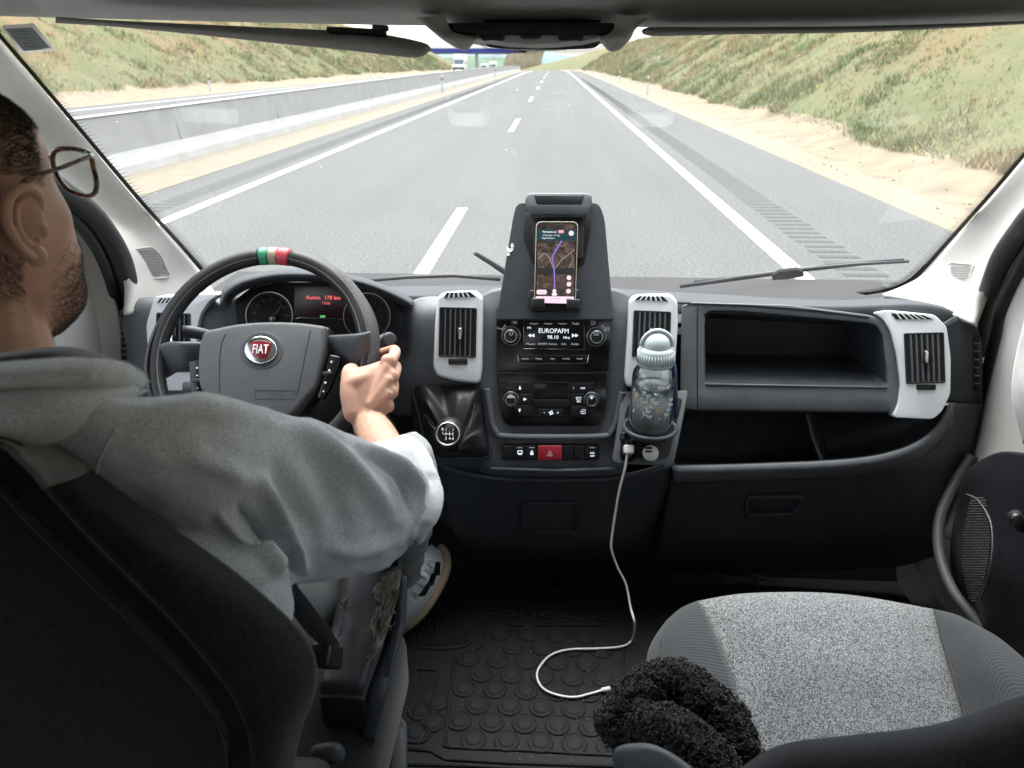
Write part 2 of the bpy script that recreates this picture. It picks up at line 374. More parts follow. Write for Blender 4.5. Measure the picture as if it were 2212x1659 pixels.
# embankments: sand drain, then a steep grassy cutting
def fbm(x, y, s, o=4):
    return mnoise.fractal(Vector((x * s, y * s, 3.7)), 1.0, 2.0, o)
def slope_mat():
    m, nt, N, L, B = nodes('grass_slope'); B.inputs['Roughness'].default_value = 1; B.inputs['Specular IOR Level'].default_value = .1
    tc = N.new('ShaderNodeTexCoord')
    def nz(s, d=6, r=.6):
        n = N.new('ShaderNodeTexNoise'); n.inputs['Scale'].default_value = s; n.inputs['Detail'].default_value = d; n.inputs['Roughness'].default_value = r; L.new(tc.outputs['Object'], n.inputs['Vector']); return n
    a = nz(.9, 8, .75); cr = N.new('ShaderNodeValToRGB'); e = cr.color_ramp.elements
    e[0].position = .30; e[0].color = (.098, .112, .055, 1); e[1].position = .72; e[1].color = (.155, .132, .082, 1)
    k = e.new(.46); k.color = (.116, .126, .064, 1); k = e.new(.58); k.color = (.136, .130, .072, 1)
    L.new(a.outputs['Fac'], cr.inputs['Fac'])
    b = nz(.22, 5, .6); gt = N.new('ShaderNodeValToRGB'); gt.color_ramp.elements[0].position = .48; gt.color_ramp.elements[1].position = .66; L.new(b.outputs['Fac'], gt.inputs['Fac'])
    # bare red earth shows more the higher the bank gets
    sx = N.new('ShaderNodeSeparateXYZ'); L.new(tc.outputs['Object'], sx.inputs[0]); hr = N.new('ShaderNodeMapRange'); hr.inputs['From Min'].default_value = .5; hr.inputs['From Max'].default_value = 4.5; hr.inputs['To Min'].default_value = .0; hr.inputs['To Max'].default_value = .95; L.new(sx.outputs[2], hr.inputs['Value'])
    mu = N.new('ShaderNodeMath'); mu.operation = 'MULTIPLY'; L.new(gt.outputs[0], mu.inputs[0]); L.new(hr.outputs[0], mu.inputs[1])
    mx = N.new('ShaderNodeMix'); mx.data_type = 'RGBA'; L.new(mu.outputs[0], mx.inputs[0]); L.new(cr.outputs[0], mx.inputs[6]); mx.inputs[7].default_value = (.20, .112, .068, 1)
    L.new(mx.outputs[2], B.inputs['Base Color'])
    bp = N.new('ShaderNodeBump'); bp.inputs['Strength'].default_value = .4; bp.inputs['Distance'].default_value = .15; f = nz(5, 6, .7); L.new(f.outputs['Fac'], bp.inputs['Height']); L.new(bp.outputs[0], B.inputs['Normal'])
    return m
M['slope'] = slope_mat()
def bank_h(side, Y):
    if side > 0: return 12.5 - 7.5 * min(max((Y - 260) / 200, 0), 1)
    return 14 - 10.5 * min(max((Y - 235) / 70, 0), 1)
def bank_pt(side, u, Y):
    """u: metres from the asphalt edge"""
    if side > 0: x0, flat = 4.84, 2.7
    else: x0, flat = 21.0, 4.6
    H = bank_h(side, Y); wob = .5 * fbm(Y, side * 9, .12, 3)
    if u < flat + wob:
        t = u / (flat + wob); z = -.02 - .13 * math.sin(math.pi * t) + .07 * fbm(u * 2, Y * .6, .9) * t + .25 * t * t
    else:
        s = u - flat - wob; z = .23 + H * (1 - math.exp(-s * .68 / H)) * 1.0 + .35 * fbm(u, Y, .35) * min(s, 1)
    return Vector((side * (x0 + u) + curve_x(Y), Y, z + road_z(Y)))
def bank(side, name):
    us = [0, .3, .7, 1.1, 1.5, 1.9, 2.3, 2.7, 3.1, 3.6, 4.1, 4.6, 5.1, 5.7, 6.4, 7.2, 8.2, 9.5, 11, 13, 15, 17.5, 20, 24, 29, 36, 48, 70]
    ys = list(np.arange(-8, 70, .8)) + list(np.arange(70, 520, 5.0))
    vs = [bank_pt(side, u, Y) for Y in ys for u in us]; n = len(us); fs = []; mi = []
    flat = 2.7 if side > 0 else 4.6
    for i in range(len(ys) - 1):
        for j in range(n - 1):
            fs.append((i * n + j, i * n + j + 1, (i + 1) * n + j + 1, (i + 1) * n + j))
            mi.append((1 if us[j] < .75 and side > 0 else 2 if us[j] < flat - .15 else 0))
    o = mk(name, vs, fs, [M['slope'], M['gravel'], M['sand']], smooth=True); o.data.polygons.foreach_set('material_index', mi)
    if side < 0: o.data.flip_normals()
    return tag(o, kind='structure')
bank(1, 'right_embankment'); bank(-1, 'left_embankment')

# grass and low scrub on the banks: countless blades in one mesh each side
def grass(side, n, name, ymax):
    V = []; Fc = []; mi = []
    for _ in range(n):
        Y = (random.random() ** 2.3) * ymax + 6 if side > 0 else random.uniform(22, ymax)
        u = (2.5 if side > 0 else 4.4) + random.random() ** 1.5 * (11 if side > 0 else 16)
        p = bank_pt(side, u, Y)
        dens = fbm(p.x + 40, p.y, .5, 3)
        if random.random() > .75 + dens: continue
        g = fbm(p.x, p.y, .28, 3) - .05 * max(p.z - 1, 0) + random.gauss(0, .22); k = 0 if g > .16 else 1 if g > -.10 else 2
        if random.random() < .015: k = 3
        s = (random.uniform(.04, .13) + (.07 if dens > .2 else 0)) * (1 + Y / 50) * (1.15 if side < 0 else 1)
        for b in range(5):
            a = random.uniform(0, 6.28); r = random.uniform(0, s * .8); q = p + Vector((math.cos(a) * r, math.sin(a) * r, -.04))
            ln = Vector((random.gauss(0, .5), random.gauss(0, .5), 1)).normalized() * s * random.uniform(.5, 1.3)
            w = Vector((math.cos(a + 1.3), math.sin(a + 1.3), 0)) * s * random.uniform(.035, .09)
            i = len(V); V += [q - w, q + w, q + ln * .6 + w * .7, q + ln]; Fc.append((i, i + 1, i + 2, i + 3)); mi.append(k)
    o = mk(name, V, Fc, [M['g0'], M['g1'], M['g2'], M['g3']]); o.data.polygons.foreach_set('material_index', mi)
    return o
M['g0'] = mat('fresh_grass', (.185, .225, .10), .9, var=.35, vscale=2); M['g1'] = mat('olive_grass', (.26, .265, .14), .9, var=.3, vscale=2)
M['g2'] = mat('dry_grass', (.36, .30, .185), .9, var=.25, vscale=2); M['g3'] = mat('yellow_flower', (.45, .38, .08), .9)
tag(grass(1, 75000, 'roadside_grass', 190), 'green and straw coloured grass and weeds covering the right hand cutting', 'grass', kind='stuff')
tag(grass(-1, 42000, 'roadside_grass', 200), 'green and brownish grass covering the far cutting left of the motorway', 'grass', kind='stuff')
# clods and small stones on the right verge, one mesh
m = MB()
for _ in range(260):
    Y = 7 + random.random() ** 1.5 * 35; u = random.uniform(.2, 3.0); p = bank_pt(1, u, Y); r = random.uniform(.008, .028)
    m.sphere(p + Vector((0, 0, r * .3)), r, 5, 3, 0 if random.random() < .7 else 1, (1, random.uniform(.7, 1.3), .6))
tag(m.build('verge_stones', [M['gravel'], mat('red_clod', (.20, .12, .075), .95)], recalc=False), 'small stones and red clods scattered over the sandy verge', 'stones', kind='stuff')

# concrete barrier between the carriageways
m = MB(); prof = [(-7.62, 0), (-7.68, .14), (-7.86, .36), (-7.93, .97), (-7.97, 1.0), (-8.13, 1.0), (-8.17, .97), (-8.24, .36), (-8.42, .14), (-8.48, 0)]
ys = list(np.arange(-20, 90, 2.0)) + list(np.arange(90, 500, 8.0)); n = len(prof)
vs = [(x + curve_x(Y), Y, z * (1 + .10 * min(max((Y - 12) / 30, 0), 1)) + road_z(Y)) for Y in ys for x, z in prof]
fs = [(i * n + j, i * n + j + 1, (i + 1) * n + j + 1, (i + 1) * n + j) for i in range(len(ys) - 1) for j in range(n - 1)]
m.add(vs, fs)
bt = thing('median_barrier', 'long grey concrete safety barrier between the two carriageways', 'barrier', (-8.05, 20, 0))
m.build('concrete_wall', M['concrete'], bt)
m = MB()
for k in range(2):
    x = -7.945 - .0 if k == 0 else -8.155
    for i in range(len(ys) - 1):
        a, b = ys[i], ys[i + 1]; f = lambda Y: (1 + .10 * min(max((Y - 12) / 30, 0), 1))
        m.add([(x - .03 + curve_x(a), a, 1.003 * f(a) + road_z(a)), (x + .03 + curve_x(a), a, 1.003 * f(a) + road_z(a)), (x + .03 + curve_x(b), b, 1.003 * f(b) + road_z(b)), (x - .03 + curve_x(b), b, 1.003 * f(b) + road_z(b))], [(0, 1, 2, 3)])
m.build('pale_coping', mat('pale_coping', (.34, .345, .34), .8), bt, recalc=False)
m = MB()
for Y in np.arange(4, 90, 6.0): m.box((-7.90, Y, .66), (.012, 0, .012), (0, .008, 0), (-.045, 0, .3))
m.build('joint', M['concrete'], bt)['kind'] = 'stuff'

# delineator posts
M['post'] = mat('post_white', (.6, .61, .6), .6); M['post_band'] = mat('post_band', (.02, .02, .025), .5)
M['reflector'] = mat('reflector', (.75, .55, .15), .3)
def post():
    t = thing('delineator_post', 'x', 'road post', group='delineator posts along the motorway')
    m = MB(); m.add([(-.06, -.03, 0), (.06, -.03, 0), (.05, .05, 0), (-.05, .05, 0), (-.06, -.03, 1.0), (.06, -.03, 1.05), (.05, .05, 1.05), (-.05, .05, 1.0)], [(0, 3, 2, 1), (4, 5, 6, 7), (0, 1, 5, 4), (1, 2, 6, 5), (2, 3, 7, 6), (3, 0, 4, 7)])
    m.build('post_body', M['post'], t, bv=.01)
    m = MB(); m.box((0, 0.01, .80), (.063, 0, 0), (0, .045, 0), (0, 0, .09)); m.build('dark_band', M['post_band'], t, bv=.008)
    m = MB(); m.box((0, -.038, .80), (.02, 0, 0), (0, .003, 0), (0, 0, .06)); m.build('reflector', M['reflector'], t)
    return t
P0 = post(); used = False
def place_post(x, Y, label, z=None, s=1.0):
    global used
    if not used: o = P0; used = True
    else:
        o = P0.copy(); COL.objects.link(o)
        for ch in P0.children: c = ch.copy(); COL.objects.link(c); c.parent = o
    o.location = (x + curve_x(Y), Y, (z if z is not None else 0) + road_z(Y)); o.scale = (s, s, s); o['label'] = label
place_post(5.5, 47.7, 'nearest white delineator post standing in the sand on the right verge', .0)
for k, (Y) in enumerate((70, 92, 118, 146, 178)): place_post(5.6, Y, ['second white post along the right verge, beyond the nearest one', 'third white post along the right verge, counting from the nearest', 'fourth white post along the right verge, counting from the nearest', 'fifth small distant post on the right verge', 'farthest tiny post at the crest on the right verge'][k])
place_post(-7.15, 50.4, 'nearest white post with dark band standing before the concrete barrier')
place_post(-7.1, 95, 'second white post before the concrete barrier, farther and smaller')
place_post(-22.3, 50.5, 'white post on the far left verge, nearest the windscreen pillar')
place_post(-22.3, 96, 'second white post on the far left verge, above the middle of the barrier')
place_post(-22.3, 137, 'third small white post on the far left verge, beside the oncoming camper')

# oncoming traffic
M['van_white'] = mat('van_paint', (.7, .71, .72), .3, var=.02, coat=.4); M['van_glass'] = mat('van_glass', (.05, .08, .09), .1); M['hivis'] = mat('plate_yellow', (.72, .75, .15), .5)
def vehicle(name, label, cat, x, Y, w, h, l, cabh, parts=True):
    z0 = road_z(Y); X = x + curve_x(Y); t = thing(name, label, cat, (X, Y, z0)); hw = w / 2
    m = MB()  # body profile from the side (y away from us), sloping bonnet and screen
    prof = [(0, .45), (0, 1.05), (.55, 1.25), (1.25, cabh), (1.0, cabh + .1), (1.25, h - .12), (1.6, h), (l, h), (l, .45)]
    lo = [Vector((X - hw, Y + y, z0 + z)) for y, z in prof]; m.prism(lo, (w, 0, 0)); m.build('body', M['van_white'], t, bv=.08, seg=3)
    m = MB(); a = .1; vs = [(X - hw + a, Y + .60, z0 + 1.33), (X + hw - a, Y + .60, z0 + 1.33), (X + hw - a - .08, Y + 1.14, z0 + cabh - .08), (X - hw + a + .08, Y + 1.14, z0 + cabh - .08)]
    m.prism([Vector(v) + Vector((0, -.03, .02)) for v in vs], (0, -.02, .02)); m.build('windscreen', M['van_glass'], t)
    m = MB(); m.box((X, Y - .04, z0 + .58), (hw - .04, 0, 0), (0, .06, 0), (0, 0, .2)); m.build('bumper', mat('bumper_grey', (.06, .06, .065), .6), t, bv=.04)
    for s in (-1, 1):
        m = MB(); m.box((X + s * (hw - .22), Y - .02, z0 + .95), (.16, 0, 0), (0, .03, 0), (0, 0, .09)); m.build('headlight', M['chrome'], t, bv=.03)
        m = MB(); m.lathe([(.0, 0), (.36, 0), (.36, .24), (0, .24)], (X + s * (hw - .02) - (.24 if s > 0 else 0), Y + .8, z0 + .36), (1, 0, 0), 16)
        m.build('wheel', M['rubber'], t)
        m = MB(); m.box((X + s * (hw + .14), Y + .75, z0 + 1.55), (.1, 0, 0), (0, .05, 0), (0, 0, .18)); m.build('side_mirror', M['satin'], t, bv=.03)
    return t
vehicle('camper_van', 'white high roofed camper van coming towards us on the opposite carriageway', 'van', -19.3, 160, 2.25, 3.15, 6.6, 2.05)
vehicle('delivery_truck', 'small distant white truck on the opposite carriageway, right of the other', 'truck', -15.3, 300, 2.3, 3.3, 7, 2.3)
vehicle('delivery_truck', 'small distant white truck on the opposite carriageway, farther left', 'truck', -18.3, 312, 2.3, 2.8, 7, 2.2)

# overpass with a blue parapet across the motorway, and the far country
M['blue'] = mat('bridge_blue', (.02, .035, .22), .5, var=.1, vscale=.5)
br = thing('overpass', 'blue girder road bridge crossing the motorway in the distance', 'bridge', (-50, 450, -6))
m = MB(); m.box((-76, 450, 6.7), (60, 0, 0), (0, 4, 0), (0, 0, 1.2)); m.build('girder', M['blue'], br)
m = MB(); m.box((-76, 450, 5.2), (60, 0, 0), (0, 3.2, 0), (0, 0, .3)); m.build('deck_soffit', M['concrete'], br)
m = MB(); m.box((-76, 446.2, 8.5), (60, 0, 0), (0, .05, 0), (0, 0, .07)); m.box((-76, 446.2, 8.15), (60, 0, 0), (0, .05, 0), (0, 0, .04))
for k in range(48): m.box((-134 + 2.45 * k, 446.2, 8.15), (.05, 0, 0), (0, .05, 0), (0, 0, .35))
m.build('railing', M['blue'], br)
for x in (-44, -70):
    m = MB(); m.box((x, 450, -.6), (.6, 0, 0), (0, 2.6, 0), (0, 0, 5.6)); m.build('pier', M['concrete'], br)
m = MB(); m.prism([Vector(v) for v in ((-31, 446, -6), (-10, 446, -6), (-6, 446, 7.4), (-18, 446, 7.4), (-27, 446, 4.6))], (0, 10, 0)); m.build('abutment', mat('pale_earth', (.34, .28, .19), .95, var=.2, vscale=.3), br, bv=.3)
def hill(name, x, Y, w, h, d, col, z=-8):
    vs = []; fs = []; nx, ny = 70, 9
    for j in range(ny):
        for i in range(nx):
            u = i / (nx - 1); v = j / (ny - 1); e = math.sin(math.pi * u) ** .6 * math.sin(math.pi * (.5 * v)) ** .8
            vs.append((x + (u - .5) * w, Y + v * d, z + h * e * (1 + .35 * fbm(x + u * w, Y + v * d, 6 / w, 5))))
    for j in range(ny - 1):
        for i in range(nx - 1): a = j * nx + i; fs.append((a, a + 1, a + nx + 1, a + nx))
    return tag(mk(name, vs, fs, mat(name, col, 1, var=.25, vscale=.05), smooth=True), kind='structure')
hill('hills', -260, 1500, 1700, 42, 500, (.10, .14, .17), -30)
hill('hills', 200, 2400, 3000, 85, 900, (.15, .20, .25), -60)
hill('wooded_rise', -75, 560, 190, 13, 120, (.06, .10, .06), -9)
# ================================================================ VAN CAB (body shell round the camera)
def gloft(name, st, mat_, parent=None, n=5, seg=20, power=2.0, label=None, caps=True):
    """tube through stations (xa, ya, xb, yb, Y, depth radius): a and b are the two visible edges in pixels"""
    st = crom(st, n); m = MB(); vs = []; fs = []; N_ = len(st)
    for s in st:
        a = pt(s[0], s[1], s[4]); b = pt(s[2], s[3], s[4]); c = (a + b) / 2; u = (a - b) / 2; w = (c - CAM).normalized()
        w = w * s[5]
        for k in range(seg):
            t = 2 * math.pi * k / seg; ct, sn = math.cos(t), math.sin(t); q = 2 / power
            vs.append(c + u * math.copysign(abs(ct) ** q, ct) + w * math.copysign(abs(sn) ** q, sn))
    for i in range(N_ - 1):
        for k in range(seg): k2 = (k + 1) % seg; fs.append((i * seg + k, i * seg + k2, (i + 1) * seg + k2, (i + 1) * seg + k))
    if caps: fs += [tuple(range(seg))[::-1], tuple(range((N_ - 1) * seg, N_ * seg))]
    if name is None: return vs, fs
    m.add(vs, fs); return m.build(name, mat_, parent, True, label)

van = thing('van_cab', 'cab shell of the moving van with pale pillars, windscreen and headliner around the view', 'van', (0, 0.6, .75))
WS = plane3((0, 1.05, 1.938), (1, 1.05, 1.938), (0, 1.95, 1.335))
M['glass'] = glass_thin('windscreen_glass', (.95, .97, .96), .0022, dust=.022)
M['clear'] = glass_thin('clear_glass', (.97, .98, .98), .06)
o = mk('windscreen', [WS(*p) for p in ((-330, -160), (2700, -160), (2500, 760), (1106, 700), (-150, 760))], [(0, 1, 2, 3, 4)], M['glass'], van)
ws = o
# ceramic border and its dots
GL = [(-60, 8), (0, 80), (60, 150), (150, 256), (300, 434), (380, 522), (430, 580), (452, 606)]
GR = [(2290, 252), (2212, 338), (2160, 400), (2100, 468), (2050, 524), (2008, 572), (1985, 596), (1962, 612), (1925, 626), (1870, 636)]
m = MB()
def strip(m, A, wd, side):
    A = crom(A, 4)
    for i in range(len(A) - 1):
        q = [WS(A[i][0], A[i][1], .002), WS(A[i + 1][0], A[i + 1][1], .002), WS(A[i + 1][0] + side * wd, A[i + 1][1] - abs(wd) * .3, .002), WS(A[i][0] + side * wd, A[i][1] - abs(wd) * .3, .002)]
        m.add(q, [(0, 1, 2, 3)])
strip(m, GL, 9, 1); strip(m, GR[:6], -9, 1); strip(m, GR[5:], -10, 1)
def dots(m, A, side, n, k):
    A = crom(A, n)
    for p in A:
        for j in range(k):
            c = (p[0] + side * (11 + 4.2 * j), p[1] - 3 - 1.3 * j); r = 1.4 - .25 * j
            m.add([WS(x, y, .002) for x, y in circ(c[0], c[1], r, 6)], [tuple(range(6))])
dots(m, GL, 1, 26, 4); dots(m, GR, -1, 20, 4)
A = crom([(1046, 84), (1053, 96), (1068, 101), (1110, 103), (1170, 104), (1230, 104), (1276, 102), (1291, 96), (1298, 84)], 5)
m.add([WS(p[0], p[1], .002) for p in A] + [WS(1298, 40, .002), WS(1046, 40, .002)], [tuple(range(len(A) + 2))])
for j in range(6):
    for k in range(118):
        t = k / 117; x = 1038 + 268 * t + (1.1 if j % 2 else 0); e = abs(2 * t - 1) ** 8
        m.add([WS(a, b, .002) for a, b in circ(x, 105.5 + j * 1.6 - 14 * e, .85 - .08 * j, 5)], [tuple(range(5))])
m.build('ceramic_border', M['black'], ws, recalc=False)
def paper(name, col):
    m, nt, N, L, B = nodes(name); out = N['Material Output']; B.inputs['Base Color'].default_value = (*col, 1); B.inputs['Roughness'].default_value = .6
    t = N.new('ShaderNodeBsdfTranslucent'); t.inputs[0].default_value = (*col, 1); x = N.new('ShaderNodeMixShader'); x.inputs[0].default_value = .45; L.new(B.outputs[0], x.inputs[1]); L.new(t.outputs[0], x.inputs[2]); L.new(x.outputs[0], out.inputs[0]); return m
# inspection sticker with its printed lines
st = plate('inspection_sticker', rpoly([(4, 52), (74, 47), (119, 104), (47, 112)], 5), WS, .002, .003, paper('sticker_white', (.95, .93, .9)), van, bv=0)
plate('printed_panel', [(13, 58), (70, 54), (109, 99), (52, 106)], WS, .003, .0034, paper('sticker_grey', (.42, .45, .48)), st, bv=0)
prt = mat('print_dark', (.02, .02, .022), .7)
for k, (s, x, y) in enumerate((('DATA 22 09 2024', 44, 62), ('Ora  199 111', 50, 68.5), ('Tipus Oli  5W30 C2', 57, 76), ('O A C B', 66, 82), ('Filtres  x  o  o  o', 66, 87), ('Propera revisio  129.940 km', 77, 94.5), ('o previst  22 09 2026', 82, 101))):
    text('printed_line', s, x, y, WS, 4.2, prt, st, h=.0042, thick=0, sx=.62 if len(s) > 20 else .72, bold=.01)

# pillars, each one curved moulding with its speaker grille
def pillar(rows, name, lbl): return patch(name, rows, M['beige'], van, (6, 5), .012, lbl)
PL = [[(-120, -60, .98), (-200, 20, .93), (-300, 90, .80)], [(-3, 84, 1.10), (-60, 170, 1.05), (-130, 260, .93)], [(148, 259, 1.33), (70, 300, 1.27), (10, 330, 1.13)],
      [(298, 437, 1.52), (225, 445, 1.46), (165, 436, 1.32)], [(378, 525, 1.60), (312, 530, 1.52), (248, 512, 1.38)], [(436, 590, 1.66), (350, 602, 1.55), (280, 606, 1.40)], [(470, 640, 1.66), (360, 660, 1.53), (280, 680, 1.37)]]
pl_l = pillar(PL, 'windscreen_pillar', 'pale left pillar beside the driver')
PR = [[(2420, 60, 1.1), (2440, 170, 1.02), (2460, 260, .9)], [(2290, 255, 1.26), (2310, 330, 1.2), (2325, 385, 1.08)], [(2215, 338, 1.36), (2240, 400, 1.3), (2250, 440, 1.18)], [(2163, 400, 1.43), (2185, 450, 1.38), (2203, 488, 1.26)], [(2103, 470, 1.52), (2132, 512, 1.46), (2160, 545, 1.33)],
      [(2053, 526, 1.58), (2095, 565, 1.5), (2134, 600, 1.37)], [(1990, 596, 1.64), (2045, 615, 1.53), (2114, 655, 1.39)], [(1905, 636, 1.69), (2000, 655, 1.50), (2102, 700, 1.37)]]
pl_r = pillar(PR, 'windscreen_pillar', 'pale right pillar on the passenger side')
def grille(outline, pl, parent, nx, ny, M3):
    out = rpoly(outline, 7)
    frame('speaker_grille', [tuple(p) for p in out], inset(out, 3), pl, .001, .004, M['beige'], parent, .001)
    # perforated field: dark back with a pale lattice of holes built as small dark studs set in a pale plate
    g = plate('grille_field', inset(out, 3), pl, 0.0005, .002, mat('grille_pale', (.40, .39, .37), .7), parent, bv=0)
    from math import floor
    P = np.array(inset(out, 7)); m = MB()
    def inside(x, y):
        c = False; n = len(P)
        for i in range(n):
            x1, y1 = P[i]; x2, y2 = P[i - 1]
            if (y1 > y) != (y2 > y) and x < (x2 - x1) * (y - y1) / (y2 - y1) + x1: c = not c
        return c
    x0, y0 = P.min(0); x1, y1 = P.max(0); st = 4.4; r = 0
    y = y0
    while y < y1:
        x = x0 + (st / 2 if r % 2 else 0)
        while x < x1:
            if inside(x, y): m.add([pl(a, b, .0024) for a, b in circ(x, y, 1.45, 6)], [tuple(range(6))])
            x += st
        y += st * .8; r += 1
    m.build('grille_holes', mat('grille_hole', (.10, .10, .10), .9), g, recalc=False)
gpl = plane3(pt(290, 540, 1.475), pt(345, 540, 1.555), pt(330, 600, 1.525)).off(.004)
grille([(284, 537), (325, 531), (345, 550), (366, 596), (362, 600), (302, 606), (297, 600)], gpl, pl_l, 20, 20, None)
gpr = plane3(pt(2060, 580, 1.555), pt(2105, 580, 1.475), pt(2060, 640, 1.51)).off(.004)
grille([(2055, 566), (2108, 571), (2086, 645), (2080, 648), (2020, 635), (2018, 630)], gpr, pl_r, 20, 20, None)

# rubber door seals
def seal(P, r): 
    m = MB(); m.tube([pt(*p) for p in crom(P, 8)], r, 12); return m.build('door_seal', M['rubber'], van, True)
seal([(-150, 180, .9), (20, 330, 1.1), (120, 402, 1.24), (188, 452, 1.32), (232, 505, 1.36), (262, 560, 1.39), (276, 620, 1.44), (280, 690, 1.50)], .020)
seal([(-150, 215, .9), (0, 345, 1.1), (100, 425, 1.24), (165, 478, 1.31), (206, 530, 1.35), (238, 600, 1.40), (256, 680, 1.46), (262, 780, 1.50)], .012)
seal([(2360, 370, 1.1), (2250, 452, 1.18), (2205, 503, 1.26), (2168, 556, 1.33), (2146, 610, 1.38), (2130, 660, 1.44), (2118, 720, 1.5), (2112, 760, 1.52)], .020)
seal([(2400, 420, 1.08), (2280, 482, 1.16), (2232, 530, 1.24), (2198, 590, 1.31), (2172, 650, 1.36), (2154, 720, 1.41), (2135, 800, 1.46), (2110, 900, 1.5)], .012)

# doors: beige inner frame round a window opening, glass in it
def side_wall(s):
    X = s * .93; d = thing_part = None
    m = MB(); T = .03
    def b(y0, y1, z0, z1): m.box((X + s * T, (y0 + y1) / 2, (z0 + z1) / 2), (T, 0, 0), (0, (y1 - y0) / 2, 0), (0, 0, (z1 - z0) / 2))
    b(-.3, 1.187, .70, 1.36)
    m.prism([Vector((X, y, z)) for y, z in ((1.19, .70), (1.75, .70), (1.75, 1.41), (1.45, 1.62), (1.19, 1.80))], (s * 2 * T, 0, 0))
    b(-.3, .12, 1.36, 2.25); b(.12, 1.187, 2.02, 2.25)
    door = m.build('door_panel', M['beige'], van, label='pale door lining on the %s side' % ('passenger' if s > 0 else 'driver'))
    bevel(door, .012)
    mk('door_window', [(X + s * .02, .08, 1.33), (X + s * .02, 1.22, 1.33), (X + s * .02, 1.22, 2.05), (X + s * .02, .08, 2.05)], [(0, 1, 2, 3)], M['clear'], door)
    return door
dl = side_wall(-1); dr = side_wall(1)
# soft bulged mouldings in front of the openings, as seen past the seals
patch('door_frame_trim', [[(150, 470, 1.34), (190, 520, 1.40), (215, 560, 1.42)], [(120, 600, 1.34), (190, 620, 1.40), (245, 640, 1.42)], [(110, 720, 1.30), (190, 730, 1.38), (270, 740, 1.42)], [(100, 860, 1.25), (190, 870, 1.34), (300, 880, 1.42)]], M['beige'], dl, thick=.02)
patch('door_frame_trim', [[(2255, 500, 1.22), (2270, 540, 1.15), (2320, 560, 1.0)], [(2188, 620, 1.34), (2230, 640, 1.24), (2300, 640, 1.05)], [(2160, 740, 1.38), (2200, 740, 1.26), (2300, 740, 1.05)], [(2128, 860, 1.40), (2185, 880, 1.26), (2300, 900, 1.05)], [(2096, 1000, 1.38), (2170, 1000, 1.24), (2300, 1010, 1.05)], [(2030, 1160, 1.36), (2120, 1160, 1.22), (2300, 1160, 1.05)]], M['beige'], dr, thick=.02)
patch('door_frame_trim', [[(2240, 600, 1.16), (2290, 600, 1.05), (2350, 600, .95)], [(2200, 740, 1.18), (2250, 740, 1.08), (2350, 740, .95)], [(2185, 850, 1.18), (2230, 860, 1.08), (2350, 860, .95)], [(2210, 960, 1.16), (2260, 960, 1.06), (2350, 960, .95)]], mat('door_insert', (.60, .59, .56), .7), dr, thick=.01)
# black lower door pocket with its speaker
dp = patch('door_pocket', [[(2120, 992, 1.20), (2170, 975, 1.10), (2260, 985, .95)], [(2078, 1030, 1.24), (2160, 1040, 1.08), (2260, 1060, .92)], [(2062, 1110, 1.24), (2150, 1140, 1.05), (2260, 1150, .9)], [(2052, 1210, 1.22), (2140, 1240, 1.02), (2260, 1260, .86)], [(2078, 1290, 1.16), (2160, 1310, 1.0), (2270, 1360, .82)], [(2130, 1370, 1.06), (2190, 1400, .96), (2300, 1470, .8)], [(2200, 1460, .98), (2260, 1500, .9), (2350, 1600, .75)]], M['satin'], dr, thick=.03, label='black lower door moulding with pocket')
def hit(o, px, py, lift=0):
    dg = bpy.context.evaluated_depsgraph_get(); e = o.evaluated_get(dg); off = Vector((0, 0, 0))
    if o.parent is not None and o.parent.type == 'EMPTY': pass
    mi = e.matrix_world.inverted(); ok, loc_, nn, _ = e.ray_cast(mi @ CAM, (mi.to_3x3() @ ray(px, py)).normalized())
    if not ok: return None
    P = e.matrix_world @ loc_; return P + (CAM - P).normalized() * lift
bpy.context.view_layer.update()
m = MB()
for i in range(40):
    for j in range(14):
        v = i / 39; y = 1076 + 222 * v; half = 27 * math.sin(math.pi * min(max(.10 + .88 * v, 0), 1)) ** .6
        x = 2112 - 10 * v + (j / 13 - .5) * 2 * half + (2 if i % 2 else 0)
        p = hit(dp, x, y, .0008)
        if p: m.sphere(p, .0013, 5, 3)
m.build('speaker_mesh', mat('mesh_grey', (.06, .06, .063), .6), dp)
q = [hit(dp, x, y, .001) for x, y in crom([(2088, 1068), (2112, 1080), (2138, 1122), (2144, 1175), (2136, 1240), (2118, 1296)], 5)]
m = MB(); m.tube([p for p in q if p], .0012, 6); m.build('mesh_surround', M['plastic'], dp, True)
m = MB(); m.tube([pt(x, y, .95) for x, y in ((2190, 1112), (2205, 1135), (2240, 1145), (2280, 1150))], .010, 8); m.build('door_handle', M['satin'], dp, True)
if 0: m = MB(); m.tube([pt(x, y, .92) for x, y in crom([(2150, 1335), (2185, 1370), (2240, 1420), (2300, 1480)], 4)], [.018] * 13, 12); m.build('pocket_rim', mat('pocket_pad', (.05, .05, .05), .6, bump=.5, bscale=350), dp, True)
# grey sill strip between dash and door pocket
m = MB(); m.tube([pt(x, y, Y) for x, y, Y in crom([(2100, 985, 1.36), (2062, 1045, 1.33), (2030, 1120, 1.28), (2030, 1200, 1.22), (2058, 1275, 1.15), (2100, 1330, 1.1), (2160, 1400, 1.04)], 5)], .010, 10); m.build('door_sill_trim', mat('sill_grey', (.05, .052, .054), .6), dr, True)

